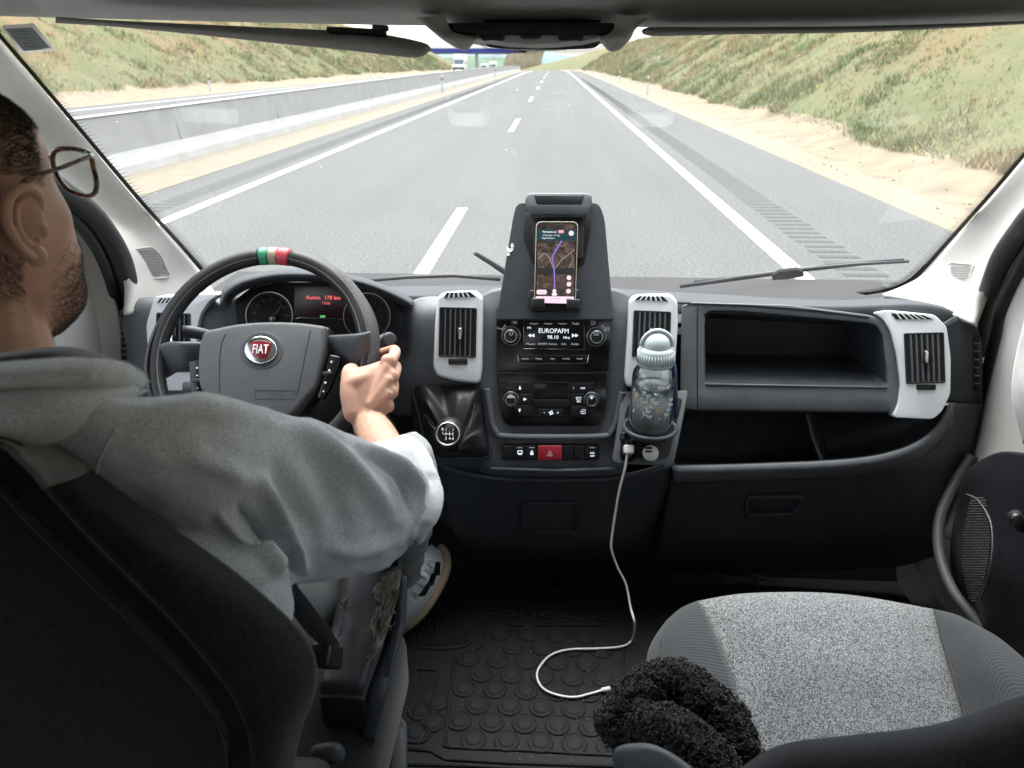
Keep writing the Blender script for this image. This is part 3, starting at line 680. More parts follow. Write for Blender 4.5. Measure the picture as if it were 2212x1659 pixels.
# headliner and roof over and behind us
hd = patch('headliner', [[(-500, 10, 1.13), (0, 20, 1.13), (1106, 44, 1.13), (2212, 36, 1.13), (2700, 10, 1.13)], [(-500, 20, 1.09), (0, 34, 1.08), (1106, 57, 1.08), (2212, 50, 1.08), (2700, 20, 1.09)], [(-500, -20, 1.0), (0, -8, 1.0), (1106, 14, 1.0), (2212, 0, 1.0), (2700, -20, 1.0)],
                          [(-500, -160, .8), (0, -150, .8), (1106, -130, .8), (2212, -150, .8), (2700, -160, .8)], [(-500, -520, .55), (0, -520, .55), (1106, -520, .55), (2212, -520, .55), (2700, -520, .55)]], M['headliner'], van, (8, 4), .02)
m = MB(); m.box((0, -.3, 2.32), (1.0, 0, 0), (0, 1.2, 0), (0, 0, .04)); m.box((0, -1.2, 1.5), (1.0, 0, 0), (0, .03, 0), (0, 0, .85)); 
for sx in (-.99, .99): m.box((sx, -.75, 1.0), (.03, 0, 0), (0, .45, 0), (0, 0, .3)); m.box((sx, -.75, 2.12), (.03, 0, 0), (0, .45, 0), (0, 0, .17)); m.box((sx, -1.1, 1.62), (.03, 0, 0), (0, .1, 0), (0, 0, .34))  # gaps left as unseen rear side windows, added to light the dash

m.box((0, .77, 2.31), (1.0, 0, 0), (0, .3, 0), (0, 0, .04))
m.build('roof_lining', M['beige'], van)
m = MB(); m.box((0, .35, .70), (1.0, 0, 0), (0, 1.55, 0), (0, 0, .035)); m.box((0, 1.80, .72), (1.0, 0, 0), (0, .03, 0), (0, 0, .55)); m.build('floor_pan', M['black'], van)
# bonnet edge seen nowhere; dark scuttle below the glass stops light coming up through the dash
m = MB(); m.box((0, 2.05, 1.22), (1.0, 0, 0), (0, .22, 0), (0, 0, .06)); m.build('scuttle', M['black'], van)

# sun visors, overhead console
M['visor'] = mat('visor_cloth', (.20, .20, .195), .9, bump=.3, bscale=700, var=.04)
v1 = gloft('sun_visor', [(120, 36, 120, 50, .96, .02), (250, 44, 250, 58, .96, .05), (420, 52, 425, 75, .96, .06), (600, 60, 612, 95, .95, .065), (760, 68, 768, 111, .94, .065), (850, 78, 862, 122, .93, .06), (900, 88, 902, 124, .925, .05), (922, 95, 920, 117, .92, .035), (931, 104, 930, 108, .92, .012)], M['visor'], van, label='lowered visor above the driver')
VP = Plane(pt(770, 75, .90), (0, -1, .1))
plate('visor_clip', [(711, 60), (836, 66), (836, 82), (711, 72)], VP, 0, .012, M['black'], v1)
plate('visor_clip', [(812, 58), (846, 60), (846, 72), (812, 70)], VP, .012, .02, M['satin'], v1)
gloft('sun_visor', [(1386, 66, 1386, 70, 1.0, .01), (1396, 60, 1396, 76, 1.0, .04), (1430, 58, 1430, 78, 1.0, .06), (1600, 58, 1600, 74, 1.0, .06), (1850, 56, 1850, 70, 1.0, .06), (2150, 48, 2150, 56, 1.0, .05), (2300, 40, 2300, 46, 1.0, .04)], M['visor'], van, label='folded visor on the passenger side')
M['console_grey'] = mat('console_grey', (.34, .34, .33), .6, bump=.15, bscale=800)
OC = Plane(pt(1150, 85, 1.0), (0, -1, .05))
oc = plate('overhead_console', rpoly([(957, 54), (1330, 54), (1328, 74), (1262, 88), (1200, 93), (1150, 94.5), (1090, 92), (1034, 84), (981, 74), (960, 66)], 3), OC, -.14, 0, M['console_grey'], van, .003)
plate('console_recess', rpoly([(962, 50), (1326, 50), (1326, 74), (1318, 77), (985, 77), (964, 68)], 3), OC, .001, .004, M['gloss'], oc, .001)
for q in ([(1034, 78), (1089, 79), (1092, 83), (1086, 90), (1062, 88), (1046, 90)], [(1122, 77), (1171, 77), (1165, 85), (1128, 85)], [(1204, 81), (1240, 79), (1262, 80), (1256, 91), (1248, 89), (1210, 90)]):
    plate('console_button', rpoly(q, 2), OC, .0, .009, M['satin'], oc, .001)
gloft('console_wing', [(900, 40, 960, 30, 1.0, .03), (924, 60, 975, 66, 1.0, .03), (956, 86, 1005, 76, .99, .03), (984, 103, 1030, 84, .99, .026), (1000, 109, 1020, 98, .99, .014), (1008, 110, 1010, 108, .99, .004)], M['console_grey'], oc, power=2.6)
gloft('console_wing', [(1400, 40, 1330, 30, 1.0, .03), (1374, 62, 1326, 62, 1.0, .03), (1362, 84, 1306, 78, .99, .03), (1345, 103, 1296, 86, .99, .026), (1332, 110, 1308, 104, .99, .014), (1320, 112, 1316, 110, .99, .004)], M['console_grey'], oc, power=2.6)

# wipers on the outside of the glass
M['wiper'] = mat('wiper', (.035, .038, .042), .5)
w = MB(); out = -.03
w.tube([WS(x, y, out) for x, y in ((1470, 641), (1600, 623), (1740, 606), (1860, 595), (1965, 590))], [.006, .008, .007, .005, .004], 6)
w.tube([WS(x, y, out - .012) for x, y in ((1500, 640), (1660, 622), (1800, 605), (1955, 596))], .004, 6)
wr = w.build('wiper_blade', M['wiper'], van, True, label='long wiper parked along the passenger side')
w = MB(); w.prism([WS(x, y, out + .012) for x, y in rpoly([(1668, 612), (1684, 603), (1722, 599), (1736, 604), (1738, 612), (1700, 618), (1668, 620)], 4)], WS.N * -.010); w.build('wiper_clip', M['wiper'], wr, bv=.003)
w = MB(); w.tube([WS(x, y, out) for x, y in ((1026, 572), (1060, 592), (1096, 614), (1130, 640))], [.006, .007, .009, .01], 8); w.build('wiper_blade', M['wiper'], van, True, label='short stub of the driver side wiper left of the phone dock')
w = MB(); w.tube([WS(x, y, out) for x, y in ((640, 640), (880, 621), (980, 618), (1080, 626))], .006, 6); w.build('wiper_arm', M['wiper'], van, True)
# ================================================================ DASHBOARD
dash = thing('dashboard', 'dark grey plastic dashboard of the van running below the windscreen with four silver vents', 'dashboard', (0, 1.42, 1.1))
CP = plane3(pt(1200, 700, 1.385), pt(1100, 700, 1.385), pt(1200, 980, 1.315))
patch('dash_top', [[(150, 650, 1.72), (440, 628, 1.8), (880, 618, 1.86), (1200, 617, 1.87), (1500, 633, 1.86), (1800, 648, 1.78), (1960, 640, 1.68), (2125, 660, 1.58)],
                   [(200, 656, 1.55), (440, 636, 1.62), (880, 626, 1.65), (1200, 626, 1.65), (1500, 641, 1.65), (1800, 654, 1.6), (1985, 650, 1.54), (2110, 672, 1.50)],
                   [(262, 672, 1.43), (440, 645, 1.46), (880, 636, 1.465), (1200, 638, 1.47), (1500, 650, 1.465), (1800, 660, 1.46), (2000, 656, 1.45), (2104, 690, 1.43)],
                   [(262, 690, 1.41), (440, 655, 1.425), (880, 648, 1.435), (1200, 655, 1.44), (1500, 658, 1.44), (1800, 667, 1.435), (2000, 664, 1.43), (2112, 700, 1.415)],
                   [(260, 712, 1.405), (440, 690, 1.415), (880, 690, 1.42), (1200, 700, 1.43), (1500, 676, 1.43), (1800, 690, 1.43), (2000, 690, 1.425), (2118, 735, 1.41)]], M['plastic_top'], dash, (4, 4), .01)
# driver side fascia: swells round the instruments then falls away
patch('driver_fascia', [[(258, 672, 1.42), (300, 644, 1.43), (440, 640, 1.43), (560, 645, 1.44), (700, 660, 1.44), (860, 655, 1.435), (930, 640, 1.425), (1060, 650, 1.43)],
                        [(260, 700, 1.40), (310, 668, 1.39), (440, 672, 1.39), (560, 700, 1.41), (700, 700, 1.41), (850, 700, 1.41), (920, 680, 1.385), (1065, 690, 1.40)],
                        [(262, 780, 1.40), (310, 780, 1.375), (440, 780, 1.375), (560, 800, 1.39), (700, 800, 1.39), (850, 780, 1.39), (910, 760, 1.37), (1062, 780, 1.385)],
                        [(266, 860, 1.39), (320, 870, 1.365), (440, 880, 1.365), (560, 900, 1.38), (700, 900, 1.38), (840, 830, 1.38), (890, 832, 1.365), (1056, 840, 1.372)],
                        [(280, 930, 1.41), (340, 940, 1.40), (440, 950, 1.40), (560, 960, 1.41), (700, 960, 1.41), (830, 900, 1.42), (880, 900, 1.40), (1056, 900, 1.40)]], M['plastic'], dash, (5, 5), .012)
LP = Plane(pt(262, 730, 1.395), (.25, -1, .15))
def louvre(outl, pl, parent, n, vertical=True, z=.002, tilt=0):
    o = plate('side_louvre', outl, pl, -.004, z, M['black'], parent, .001)
    P = np.array(outl); x0, y0 = P.min(0); x1, y1 = P.max(0); m = MB()
    for k in range(1, n):
        t = k / n
        if vertical: a, b = pl(x0, y0 + (y1 - y0) * t, z + .001), pl(x1, y0 + (y1 - y0) * t + tilt, z + .001); m.box((a + b) / 2, (b - a) / 2, pl.N * .002, pl.ey * .0011)
        else: a, b = pl(x0 + (x1 - x0) * t - tilt, y0, z + .001), pl(x0 + (x1 - x0) * t, y1, z + .001); m.box((a + b) / 2, (b - a) / 2, pl.N * .002, pl.ex * .0014)
    m.build('louvre_bar', M['plastic'], o); return o
louvre(rrect(262, 675, 274, 778, 3), LP, dash, 8)
louvre([(2104, 726), (2113, 724), (2115, 845), (2106, 845)], Plane(pt(2110, 780, 1.39), (-.3, -1, .15)), dash, 7)

# passenger side: frame round the storage recess, shelf below it, rolled lip
FP = plane3(pt(1500, 690, 1.415), pt(1900, 690, 1.415), pt(1700, 880, 1.355))
fo = rpoly([(1474, 652), (1700, 658), (1880, 680), (1935, 700), (1945, 790), (1945, 889), (1470, 885)], 10)
# interpolate the outlines to equal counts by walking both round their centre
def ring_pts(P, n=72):
    P = [np.array(p, float) for p in P]; P.append(P[0]); d = [0]
    for i in range(len(P) - 1): d.append(d[-1] + np.linalg.norm(P[i + 1] - P[i]))
    out = []
    for k in range(n):
        t = d[-1] * k / n; i = max(j for j in range(len(d) - 1) if d[j] <= t); s = (t - d[i]) / max(d[i + 1] - d[i], 1e-9); out.append(tuple(P[i] + (P[i + 1] - P[i]) * s))
    return out
def radial(P, c, n=96):
    """resample outline at even angles round c"""
    P = [np.array(p, float) - c for p in P]; out = []
    for k in range(n):
        a = 2 * math.pi * k / n; d = np.array([math.cos(a), math.sin(a)]); best = None
        for i in range(len(P)):
            p, q = P[i - 1], P[i]; e = q - p; den = d[0] * -e[1] + d[1] * e[0]
            if abs(den) < 1e-12: continue
            t = (p[0] * -e[1] + p[1] * e[0]) / den; s = (d[0] * p[1] - d[1] * p[0]) / den
            if t > 0 and -1e-9 <= s <= 1 + 1e-9 and (best is None or t > best): best = t
        out.append(tuple(np.array(c) + d * (best or 1)))
    return out
rc = (1715, 760); inner = rpoly([(1522, 671), (1600, 673), (1890, 699), (1906, 722), (1919, 836), (1524, 829)], 7)
R0, R1 = radial(fo, rc), radial(inner, rc)
fr = frame('recess_frame', R0, R1, FP, -.012, 0, M['plastic'], dash, .003)
m = MB(); n = len(R1); deep = Vector((0, .17, .01))
back = [pt(1524 + (x - 1522) * .785, 688 + (y - 671) * .49, 1.56) for x, y in R1]; front = [FP(*p, -.001) for p in R1]
floorz = 0
m.add(front + back, [(i, (i + 1) % n, n + (i + 1) % n, n + i) for i in range(n)] + [tuple(range(n, 2 * n))])
o = m.build('storage_recess', M['plastic_dark'], dash, recalc=True); o.data.flip_normals()
# thin groove of the lift-up lid
m = MB(); m.tube([FP(x, y, .0006) for x, y in ((1507, 664), (1506, 760), (1507, 886))], .0009, 5); m.tube([FP(x, y, .0006) for x, y in ((1467, 655), (1620, 660), (1760, 671), (1876, 686))], .0016, 5)
m.tube([FP(x, y, .0004) for x, y in ((1507, 885), (1700, 887), (1918, 889))], .0009, 5); m.build('lid_seam', M['satin'], fr)
# bright edge at the foot of the recess
m = MB(); m.tube([FP(x, y, .0005) for x, y in ((1524, 830), (1700, 833), (1917, 837))], .0022, 6); m.build('recess_edge', M['plastic'], fr, True)
# open shelf: back, floor and divider
patch('shelf_back', [[(1440, 885, 1.375), (1600, 888, 1.375), (1800, 890, 1.375), (1940, 890, 1.375), (2060, 880, 1.38)], [(1440, 900, 1.46), (1600, 900, 1.47), (1800, 900, 1.47), (1940, 900, 1.46), (2060, 880, 1.40)],
                     [(1440, 960, 1.47), (1600, 965, 1.47), (1800, 960, 1.47), (1940, 940, 1.45), (2050, 900, 1.39)], [(1440, 1000, 1.43), (1600, 1000, 1.43), (1800, 990, 1.43), (1930, 972, 1.40), (2040, 915, 1.37)],
                     [(1440, 1012, 1.33), (1600, 1008, 1.33), (1800, 1002, 1.33), (1930, 985, 1.33), (2040, 915, 1.36)]], M['plastic_dark'], dash, (5, 5), .005)
m = MB(); m.prism([pt(1746, 894, 1.37), pt(1757, 940, 1.36), pt(1778, 998, 1.34), pt(1790, 990, 1.46), pt(1770, 893, 1.47)], Vector((-.006, 0, 0))); m.build('shelf_divider', M['plastic_dark'], dash, bv=.002)
LIP = crom([(1452, 1010, 1.315), (1550, 1008, 1.315), (1680, 1004, 1.315), (1790, 999, 1.315), (1880, 990, 1.32), (1950, 972, 1.325), (2000, 945, 1.335), (2036, 908, 1.35), (2056, 872, 1.36)], 5)
vs = []
m = MB()
for i, p in enumerate(LIP):
    vs += [pt(p[0] - 2, p[1] - 3, p[2] + .02), pt(p[0], p[1], p[2] - .004), pt(p[0] + 2, p[1] + 12, p[2] - .004), pt(p[0] + 4, p[1] + 26, p[2] + .006), pt(p[0] + 5, p[1] + 34, p[2] + .02)]
o = mk('shelf_lip', vs, [(i * 5 + j, i * 5 + j + 1, (i + 1) * 5 + j + 1, (i + 1) * 5 + j) for i in range(len(LIP) - 1) for j in range(4)], M['plastic'], dash, True); solid(o, .005, 0)
# right end of the dash and the lower body with the glovebox
patch('dash_end', [[(2040, 700, 1.40), (2075, 682, 1.41), (2108, 702, 1.41), (2119, 735, 1.43), (2122, 760, 1.48)], [(2048, 780, 1.385), (2080, 780, 1.385), (2110, 780, 1.395), (2121, 790, 1.42), (2123, 800, 1.48)], [(2040, 870, 1.375), (2080, 871, 1.375), (2108, 872, 1.385), (2119, 875, 1.41), (2121, 880, 1.48)]], M['plastic_top'], dash, (5, 5), .008)
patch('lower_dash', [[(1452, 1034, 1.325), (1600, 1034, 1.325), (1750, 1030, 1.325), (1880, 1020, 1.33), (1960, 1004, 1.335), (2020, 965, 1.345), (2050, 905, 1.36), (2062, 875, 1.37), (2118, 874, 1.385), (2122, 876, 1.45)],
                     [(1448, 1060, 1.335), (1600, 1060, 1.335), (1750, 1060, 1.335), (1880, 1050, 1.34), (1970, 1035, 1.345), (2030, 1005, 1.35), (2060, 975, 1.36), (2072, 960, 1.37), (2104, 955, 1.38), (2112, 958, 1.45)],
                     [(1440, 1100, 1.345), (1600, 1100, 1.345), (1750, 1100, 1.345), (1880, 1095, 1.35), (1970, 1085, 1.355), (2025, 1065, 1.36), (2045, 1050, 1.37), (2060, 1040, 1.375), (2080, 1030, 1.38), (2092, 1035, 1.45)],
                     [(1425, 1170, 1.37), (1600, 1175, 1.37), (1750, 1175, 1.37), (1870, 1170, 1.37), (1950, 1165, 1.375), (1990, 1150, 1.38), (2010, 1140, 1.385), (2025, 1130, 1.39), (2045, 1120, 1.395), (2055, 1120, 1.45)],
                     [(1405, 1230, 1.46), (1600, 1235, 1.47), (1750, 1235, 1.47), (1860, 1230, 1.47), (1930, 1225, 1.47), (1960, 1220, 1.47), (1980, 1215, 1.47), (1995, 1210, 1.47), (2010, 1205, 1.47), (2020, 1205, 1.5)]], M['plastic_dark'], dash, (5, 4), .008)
GP = plane3(pt(1600, 1060, 1.328), pt(1750, 1060, 1.328), pt(1680, 1120, 1.339))
frame('glovebox_handle', radial(rpoly([(1609, 1078), (1616, 1071), (1730, 1069), (1737, 1074), (1718, 1112), (1612, 1116)], 5), (1672, 1092)), radial(rpoly([(1615, 1081), (1620, 1077), (1724, 1076), (1728, 1079), (1712, 1106), (1618, 1110)], 4), (1672, 1092)), GP, -.004, .006, M['plastic_dark'], dash, .002)
m = MB(); m.tube([GP(x, y, .0045) for x, y in ((1610, 1075), (1618, 1070.5), (1730, 1068.5), (1736, 1073))], .0016, 6); m.build('handle_rim', mat('handle_rim', (.07, .07, .07), .4), dash, True)
# scratches on the corner
m = MB()
for _ in range(46):
    x = random.gauss(2052, 13); y = 905 + (x - 2052) * .35 + random.gauss(0, 12); a = random.uniform(.7, 1.6) if random.random() < .7 else random.uniform(-.4, .4); l = random.uniform(2, 11); Yd = 1.349 + (x - 2030) * .0004
    if x > 2092 or x < 2020: continue
    m.tube([pt(x, y, Yd - .0045), pt(x - l * math.cos(a), y + l * math.sin(a), Yd - .0045)], .00025, 3)
m.build('scratches', mat('scratch', (.35, .35, .36), .8), dash)

# ---------------------------------------------------------------- silver air vents
VENT = {}
def vent(body, grille, thumb, louv, pl, knob, label, nsl=6, lower=None):
    v = plate('air_vent', rpoly(body, 9, 4), pl, -.03, .008, M['silver'], dash, .007, 4, label)
    g = plate('vent_well', rpoly(grille, 3), pl, .0005, .0085, M['black'], v, 0)
    frame('vent_surround', rpoly(inset(grille, -2.2), 4), rpoly(inset(grille, 1.4), 3), pl, .006, .0105, M['satin'], v, .0008)
    P = np.array(grille, float); tl, tr, br, bl = P
    m = MB()
    for k in range(1, nsl + 1):
        t = k / (nsl + 1); a = tl + (tr - tl) * t; b = bl + (br - bl) * t; A, B = pl(*a, .0095), pl(*b, .0095)
        mid = (A + B) / 2; m.box(mid, (B - A) / 2 * .97, pl.ex * .0011, pl.N * .0022 + pl.ex * .0006)
    m.build('vent_slat', M['plastic'], g)
    m = MB()
    for k in range(1, 4):
        t = k / 4; a = tl + (bl - tl) * t; b = tr + (br - tr) * t; A, B = pl(*a, .0088), pl(*b, .0088); m.box((A + B) / 2, (B - A) / 2 * .97, pl.ey * .0006, pl.N * .0006)
    m.build('cross_slat', M['black'], g)
    if knob:
        m = MB(); c = pl(*knob, .013); m.box(c, pl.ex * .0052, pl.ey * .0135, pl.N * .004); m.build('vent_knob', M['satin'], g, bv=.003)
        m = MB(); m.box(c + pl.N * .0045, pl.ex * .0028, pl.ey * .011, pl.N * .0012); m.build('knob_inlay', M['chrome'], g, bv=.001)
    if thumb:
        frame('thumbwheel_slot', rrect(thumb[0] - 2, thumb[1] - 2, thumb[2] + 2, thumb[3] + 2, 3), rrect(*thumb, 2), pl, .007, .0092, M['satin'], v, .0005)
        m = MB(); x0, y0, x1, y1 = thumb; nn = 14
        for k in range(nn):
            x = x0 + (x1 - x0) * (k + .5) / nn; m.box(pl(x, (y0 + y1) / 2, .0095), pl.ex * .0009, pl.ey * .0035, pl.N * .0022)
        m.box(pl((x0 + x1) / 2, (y0 + y1) / 2, .0085), (pl(x1, y0) - pl(x0, y0)) / 2, pl.ey * .0035, pl.N * .001); m.build('thumbwheel', M['satin'], v)
    if louv:
        P = np.array(louv, float)
        plate('top_louvre', louv, pl, .0075, .0092, M['black'], v, 0)
        m = MB()
        for k in range(1, 6):
            t = k / 6; a = P[0] + (P[1] - P[0]) * t; b = P[3] + (P[2] - P[3]) * (t - .03); A, B = pl(*a, .0095), pl(*b, .0095); m.box((A + B) / 2, (B - A) / 2, pl.ex * .0016, pl.N * .0012)
        m.build('louvre_bar', M['silver'], v)
    return v
VP1 = plane3(pt(990, 650, 1.385), pt(1040, 650, 1.385), pt(990, 810, 1.345))
vent([(946, 640), (962, 630), (1026, 627), (1042, 642), (1043, 700), (1041, 800), (1036, 828), (990, 824), (944, 812), (936, 796), (940, 700)], [(953, 665), (1029, 667), (1027, 770), (951, 768)], (972, 776, 1009, 785), [(966, 632), (1016, 630), (1028, 641), (961, 643)], VP1, (996, 720), 'silver air vent left of the radio')
VP2 = plane3(pt(1400, 655, 1.385), pt(1450, 655, 1.385), pt(1400, 815, 1.345))
vent([(1359, 648), (1374, 636), (1448, 634), (1463, 650), (1464, 700), (1457, 800), (1452, 826), (1400, 838), (1354, 836), (1349, 820), (1355, 720)], [(1370, 672), (1446, 675), (1443, 772), (1366, 768)], (1378, 778, 1418, 788), [(1380, 639), (1430, 640), (1442, 651), (1371, 648)], VP2, (1404, 722), 'silver air vent right of the radio behind the bottle')
VP3 = plane3(pt(1990, 690, 1.41), pt(2040, 690, 1.405), pt(1990, 860, 1.355))
vent([(1884, 675), (1915, 670), (2016, 680), (2042, 706), (2051, 774), (2050, 850), (2032, 888), (2012, 905), (1926, 901), (1939, 872), (1944, 830), (1935, 765), (1921, 715), (1905, 690)], [(1951, 722), (2033, 720), (2036, 825), (1956, 827)], (1978, 832, 2016, 840), [(1922, 677), (1990, 681), (2012, 690), (1932, 690)], VP3, (1995, 771), 'silver air vent at the passenger end of the dashboard')
VP4 = plane3(pt(380, 660, 1.385), pt(430, 660, 1.385), pt(380, 800, 1.36))
vent([(338, 640), (470, 633), (474, 638), (455, 650), (438, 676), (430, 705), (428, 830), (415, 842), (338, 842), (326, 820), (320, 700)], [(345, 676), (414, 678), (412, 800), (341, 800)], None, [(352, 643), (400, 641), (396, 652), (344, 654)], VP4, (380, 735), 'silver air vent half hidden behind the steering wheel')

# ---------------------------------------------------------------- instrument pod
HP = plane3(pt(680, 640, 1.34), pt(780, 640, 1.34), pt(680, 720, 1.33))
ho = crom([(475, 650), (482, 622), (520, 598), (590, 583), (655, 582), (730, 588), (800, 604), (855, 626), (890, 645), (893, 656)], 5)
hi = crom([(489, 653), (500, 640), (535, 618), (595, 605), (655, 602), (715, 607), (775, 618), (822, 634), (862, 652), (880, 660)], 5)
vs = []
for a, b in zip(ho, hi):
    A0 = pt(a[0], a[1], 1.46); A1 = pt(a[0], a[1] + 3, 1.33); A2 = pt((a[0] + b[0]) / 2, (a[1] + b[1]) / 2 + 1, 1.285); A3 = pt(b[0], b[1], 1.30); A4 = pt(b[0] + 1, b[1] + 7, 1.43)
    vs += [A0, A1, A2, A3, A4]
hood = mk('instrument_hood', vs, [(i * 5 + j, i * 5 + j + 1, (i + 1) * 5 + j + 1, (i + 1) * 5 + j) for i in range(len(ho) - 1) for j in range(4)], M['plastic_top'], dash, True); subsurf(hood, 1)
IP = plane3(pt(680, 640, 1.385), pt(780, 640, 1.385), pt(680, 730, 1.365))
cl = plate('instrument_cluster', rpoly([(505, 650), (540, 622), (600, 610), (700, 610), (780, 622), (850, 648), (868, 690), (850, 760), (520, 760)], 10), IP, -.01, 0, M['black'], dash, .002)
dimw = mat('dial_print', (.16, .16, .17), .5); rng_m = mat('dial_ring', (.42, .44, .45), .3, metal=.6)
def dial(x, y, r, marks, needle, a0=-215, a1=35):
    frame('gauge_ring', circ(x, y, r, 48), circ(x, y, r - 1.6, 48), IP, 0, .004, rng_m, cl, 0)
    m = MB()
    for k in range(33):
        a = rad(a0 + (a1 - a0) * k / 32); q = .86 if k % 4 else .80
        A, B = IP(x + r * q * math.cos(a), y + r * q * math.sin(a), .001), IP(x + r * .93 * math.cos(a), y + r * .93 * math.sin(a), .001); m.tube([A, B], .0005, 4)
    m.build('gauge_ticks', dimw, cl)
    for k, s in enumerate(marks):
        if not s: continue
        a = rad(a0 + (a1 - a0) * k / (len(marks) - 1)); text('gauge_number', s, x + r * .66 * math.cos(a), y + r * .66 * math.sin(a), IP, 5, dimw, cl, h=.001)
    m = MB(); m.lathe([(0, 0), (.007, 0), (.006, .005), (0, .006)], IP(*needle[0], .001), IP.N, 20); m.build('needle_hub', rng_m, cl, True)
    m = MB(); m.tube([IP(*needle[0], .005), IP(*needle[1], .005)], [.0012, .0004], 5); m.build('needle', mat('needle_red', (.55, .12, .10), .5), cl)
dial(583, 681, 51, ['20', '40', '60', '80', '100', '120', '140', '170', '190'], ((590, 688), (611, 658)), -200, 30)
dial(793, 683, 51, ['', '', '2', '3', '4', '5', '6', '7'], ((793, 690), (770, 720)), -190, 40)
plate('trip_display', rrect(636, 618, 752, 684, 4), IP, .0005, .0015, mat('lcd_back', (.012, .011, .013), .3, emit=(.25, .05, .05), es=.005), cl, .0005)
red = mat('lcd_red', (.5, .1, .08), .5, emit=(1, .16, .12), es=.24)
text('display_text', 'Auton.  178 km', 699, 643, IP, 8.5, red, cl, h=.002, sx=1.02, bold=.01); text('display_text', '13:06', 705, 655, IP, 6, red, cl, h=.002)
text('display_text', '-|C    ---   o', 702, 668, IP, 4, dimw, cl, h=.002)
plate('gear_lamp', rrect(692, 681, 703, 686, 1), IP, .0006, .002, mat('lamp_green', (.05, .3, .1), .5, emit=(.2, .9, .3), es=.10), cl, 0)
m = MB(); m.tube([IP(x, y, .003) for x, y in ((637, 688), (650, 686), (735, 688), (740, 691))], .0012, 6); m.build('display_trim', M['chrome'], cl, True)

# ---------------------------------------------------------------- steering column stalks and shroud
patch('column_shroud', [[(470, 770, 1.34), (560, 745, 1.30), (680, 750, 1.30), (760, 775, 1.34)], [(470, 850, 1.30), (560, 840, 1.22), (680, 840, 1.22), (760, 850, 1.30)], [(480, 980, 1.30), (570, 1000, 1.22), (680, 1000, 1.22), (770, 980, 1.30)]], M['satin'], dash, (5, 5), .01)
m = MB(); m.tube([pt(500, 736, 1.28), pt(470, 729, 1.26), pt(440, 722, 1.25), pt(412, 717, 1.24), pt(395, 717, 1.235)], [.008, .0095, .0105, .0115, .0115], 16); s_ = m.build('indicator_stalk', M['plastic_dark'], dash, True, 'left stalk with headlamp symbols'); 
SPn = Plane(pt(440, 722, 1.235), (0, -1, .3))
for s, x, y, h in (('=D', 418, 718, 6), ('o', 448, 720, 5), ('ID', 462, 728, 5)): text('stalk_symbol', s, x, y, SPn, h, M['white'], s_, h=.0005)
m = MB(); m.tube([pt(775, 748, 1.26), pt(810, 742, 1.25), pt(838, 733, 1.24)], [.008, .010, .0125], 16); m.lathe([(0, 0), (.0125, 0), (.0135, .004), (.0125, .010), (.009, .011), (0, .011)], pt(838, 733, 1.24), Vector((.55, -.75, .25)), 20)
m.build('wiper_stalk', M['plastic_dark'], dash, True, 'right stalk with round end')
m = MB(); m.tube([pt(470, 838, 1.26), pt(430, 836, 1.24), pt(398, 838, 1.235)], [.009, .012, .012], 14); m.build('cruise_stalk', M['plastic_dark'], dash, True)

# ---------------------------------------------------------------- centre console frame
ctr = patch('centre_fascia', [[(1036, 640, 1.41), (1080, 622, 1.42), (1200, 622, 1.42), (1320, 622, 1.42), (1364, 640, 1.41)], [(1038, 700, 1.385), (1068, 690, 1.385), (1200, 690, 1.40), (1328, 690, 1.385), (1362, 700, 1.385)], [(1034, 800, 1.365), (1062, 800, 1.362), (1200, 800, 1.38), (1330, 800, 1.362), (1358, 800, 1.365)],
                              [(1030, 880, 1.35), (1060, 880, 1.343), (1200, 880, 1.36), (1330, 880, 1.343), (1352, 880, 1.35)], [(1030, 960, 1.335), (1062, 960, 1.322), (1200, 960, 1.322), (1330, 960, 1.322), (1350, 960, 1.335)], [(1032, 1012, 1.325), (1062, 1016, 1.312), (1200, 1018, 1.312), (1330, 1016, 1.312), (1350, 1012, 1.325)],
                              [(1036, 1030, 1.335), (1066, 1036, 1.335), (1200, 1040, 1.335), (1330, 1036, 1.335), (1350, 1030, 1.335)]], M['plastic'], dash, (5, 5), .01)
# U shaped rib round the radio stack
U = crom([(1052, 838), (1057, 870), (1063, 910), (1072, 932), (1090, 941), (1200, 943), (1302, 941), (1320, 932), (1332, 905), (1338, 870), (1344, 846)], 6)
m = MB(); m.tube([CP(x, y, .006) for x, y in U], .0065, 10); m.build('stack_rib', M['plastic'], dash, True)
m = MB(); m.tube([CP(x, y, .002) for x, y in ((1060, 1012), (1200, 1016), (1330, 1012))], .004, 8); m.build('console_edge', M['plastic'], dash, True)
# radio
stk = plate('radio', rpoly([(1074, 664), (1324, 664), (1320, 700), (1313, 802), (1074, 802), (1072, 700)], 3), CP, -.01, .006, M['gloss'], dash, .0015)
RP = CP.off(.006)
scr_m = mat('radio_screen', (.008, .009, .011), .15)
scr = plate('radio_screen', rrect(1131, 690, 1262, 755, 2), RP, .0002, .0015, scr_m, stk, .0005)
m = MB(); m.tube([RP(x, y, .0016) for x, y in ((1262, 706), (1262, 755), (1131, 753), (1131, 706))], .0005, 5); m.build('screen_edge', M['chrome'], scr)
W_ = M['white_lit']
text('display_text', 'EUROPAFM', 1196, 715, RP, 10.2, W_, scr, h=.002, sx=.92); text('display_text', '98.10', 1194.5, 728.5, RP, 8, W_, scr, h=.002); text('display_text', 'MHz', 1224, 729.5, RP, 5.5, W_, scr, h=.002)
text('display_text', 'FM', 1143, 708.5, RP, 4.8, W_, scr, h=.002)
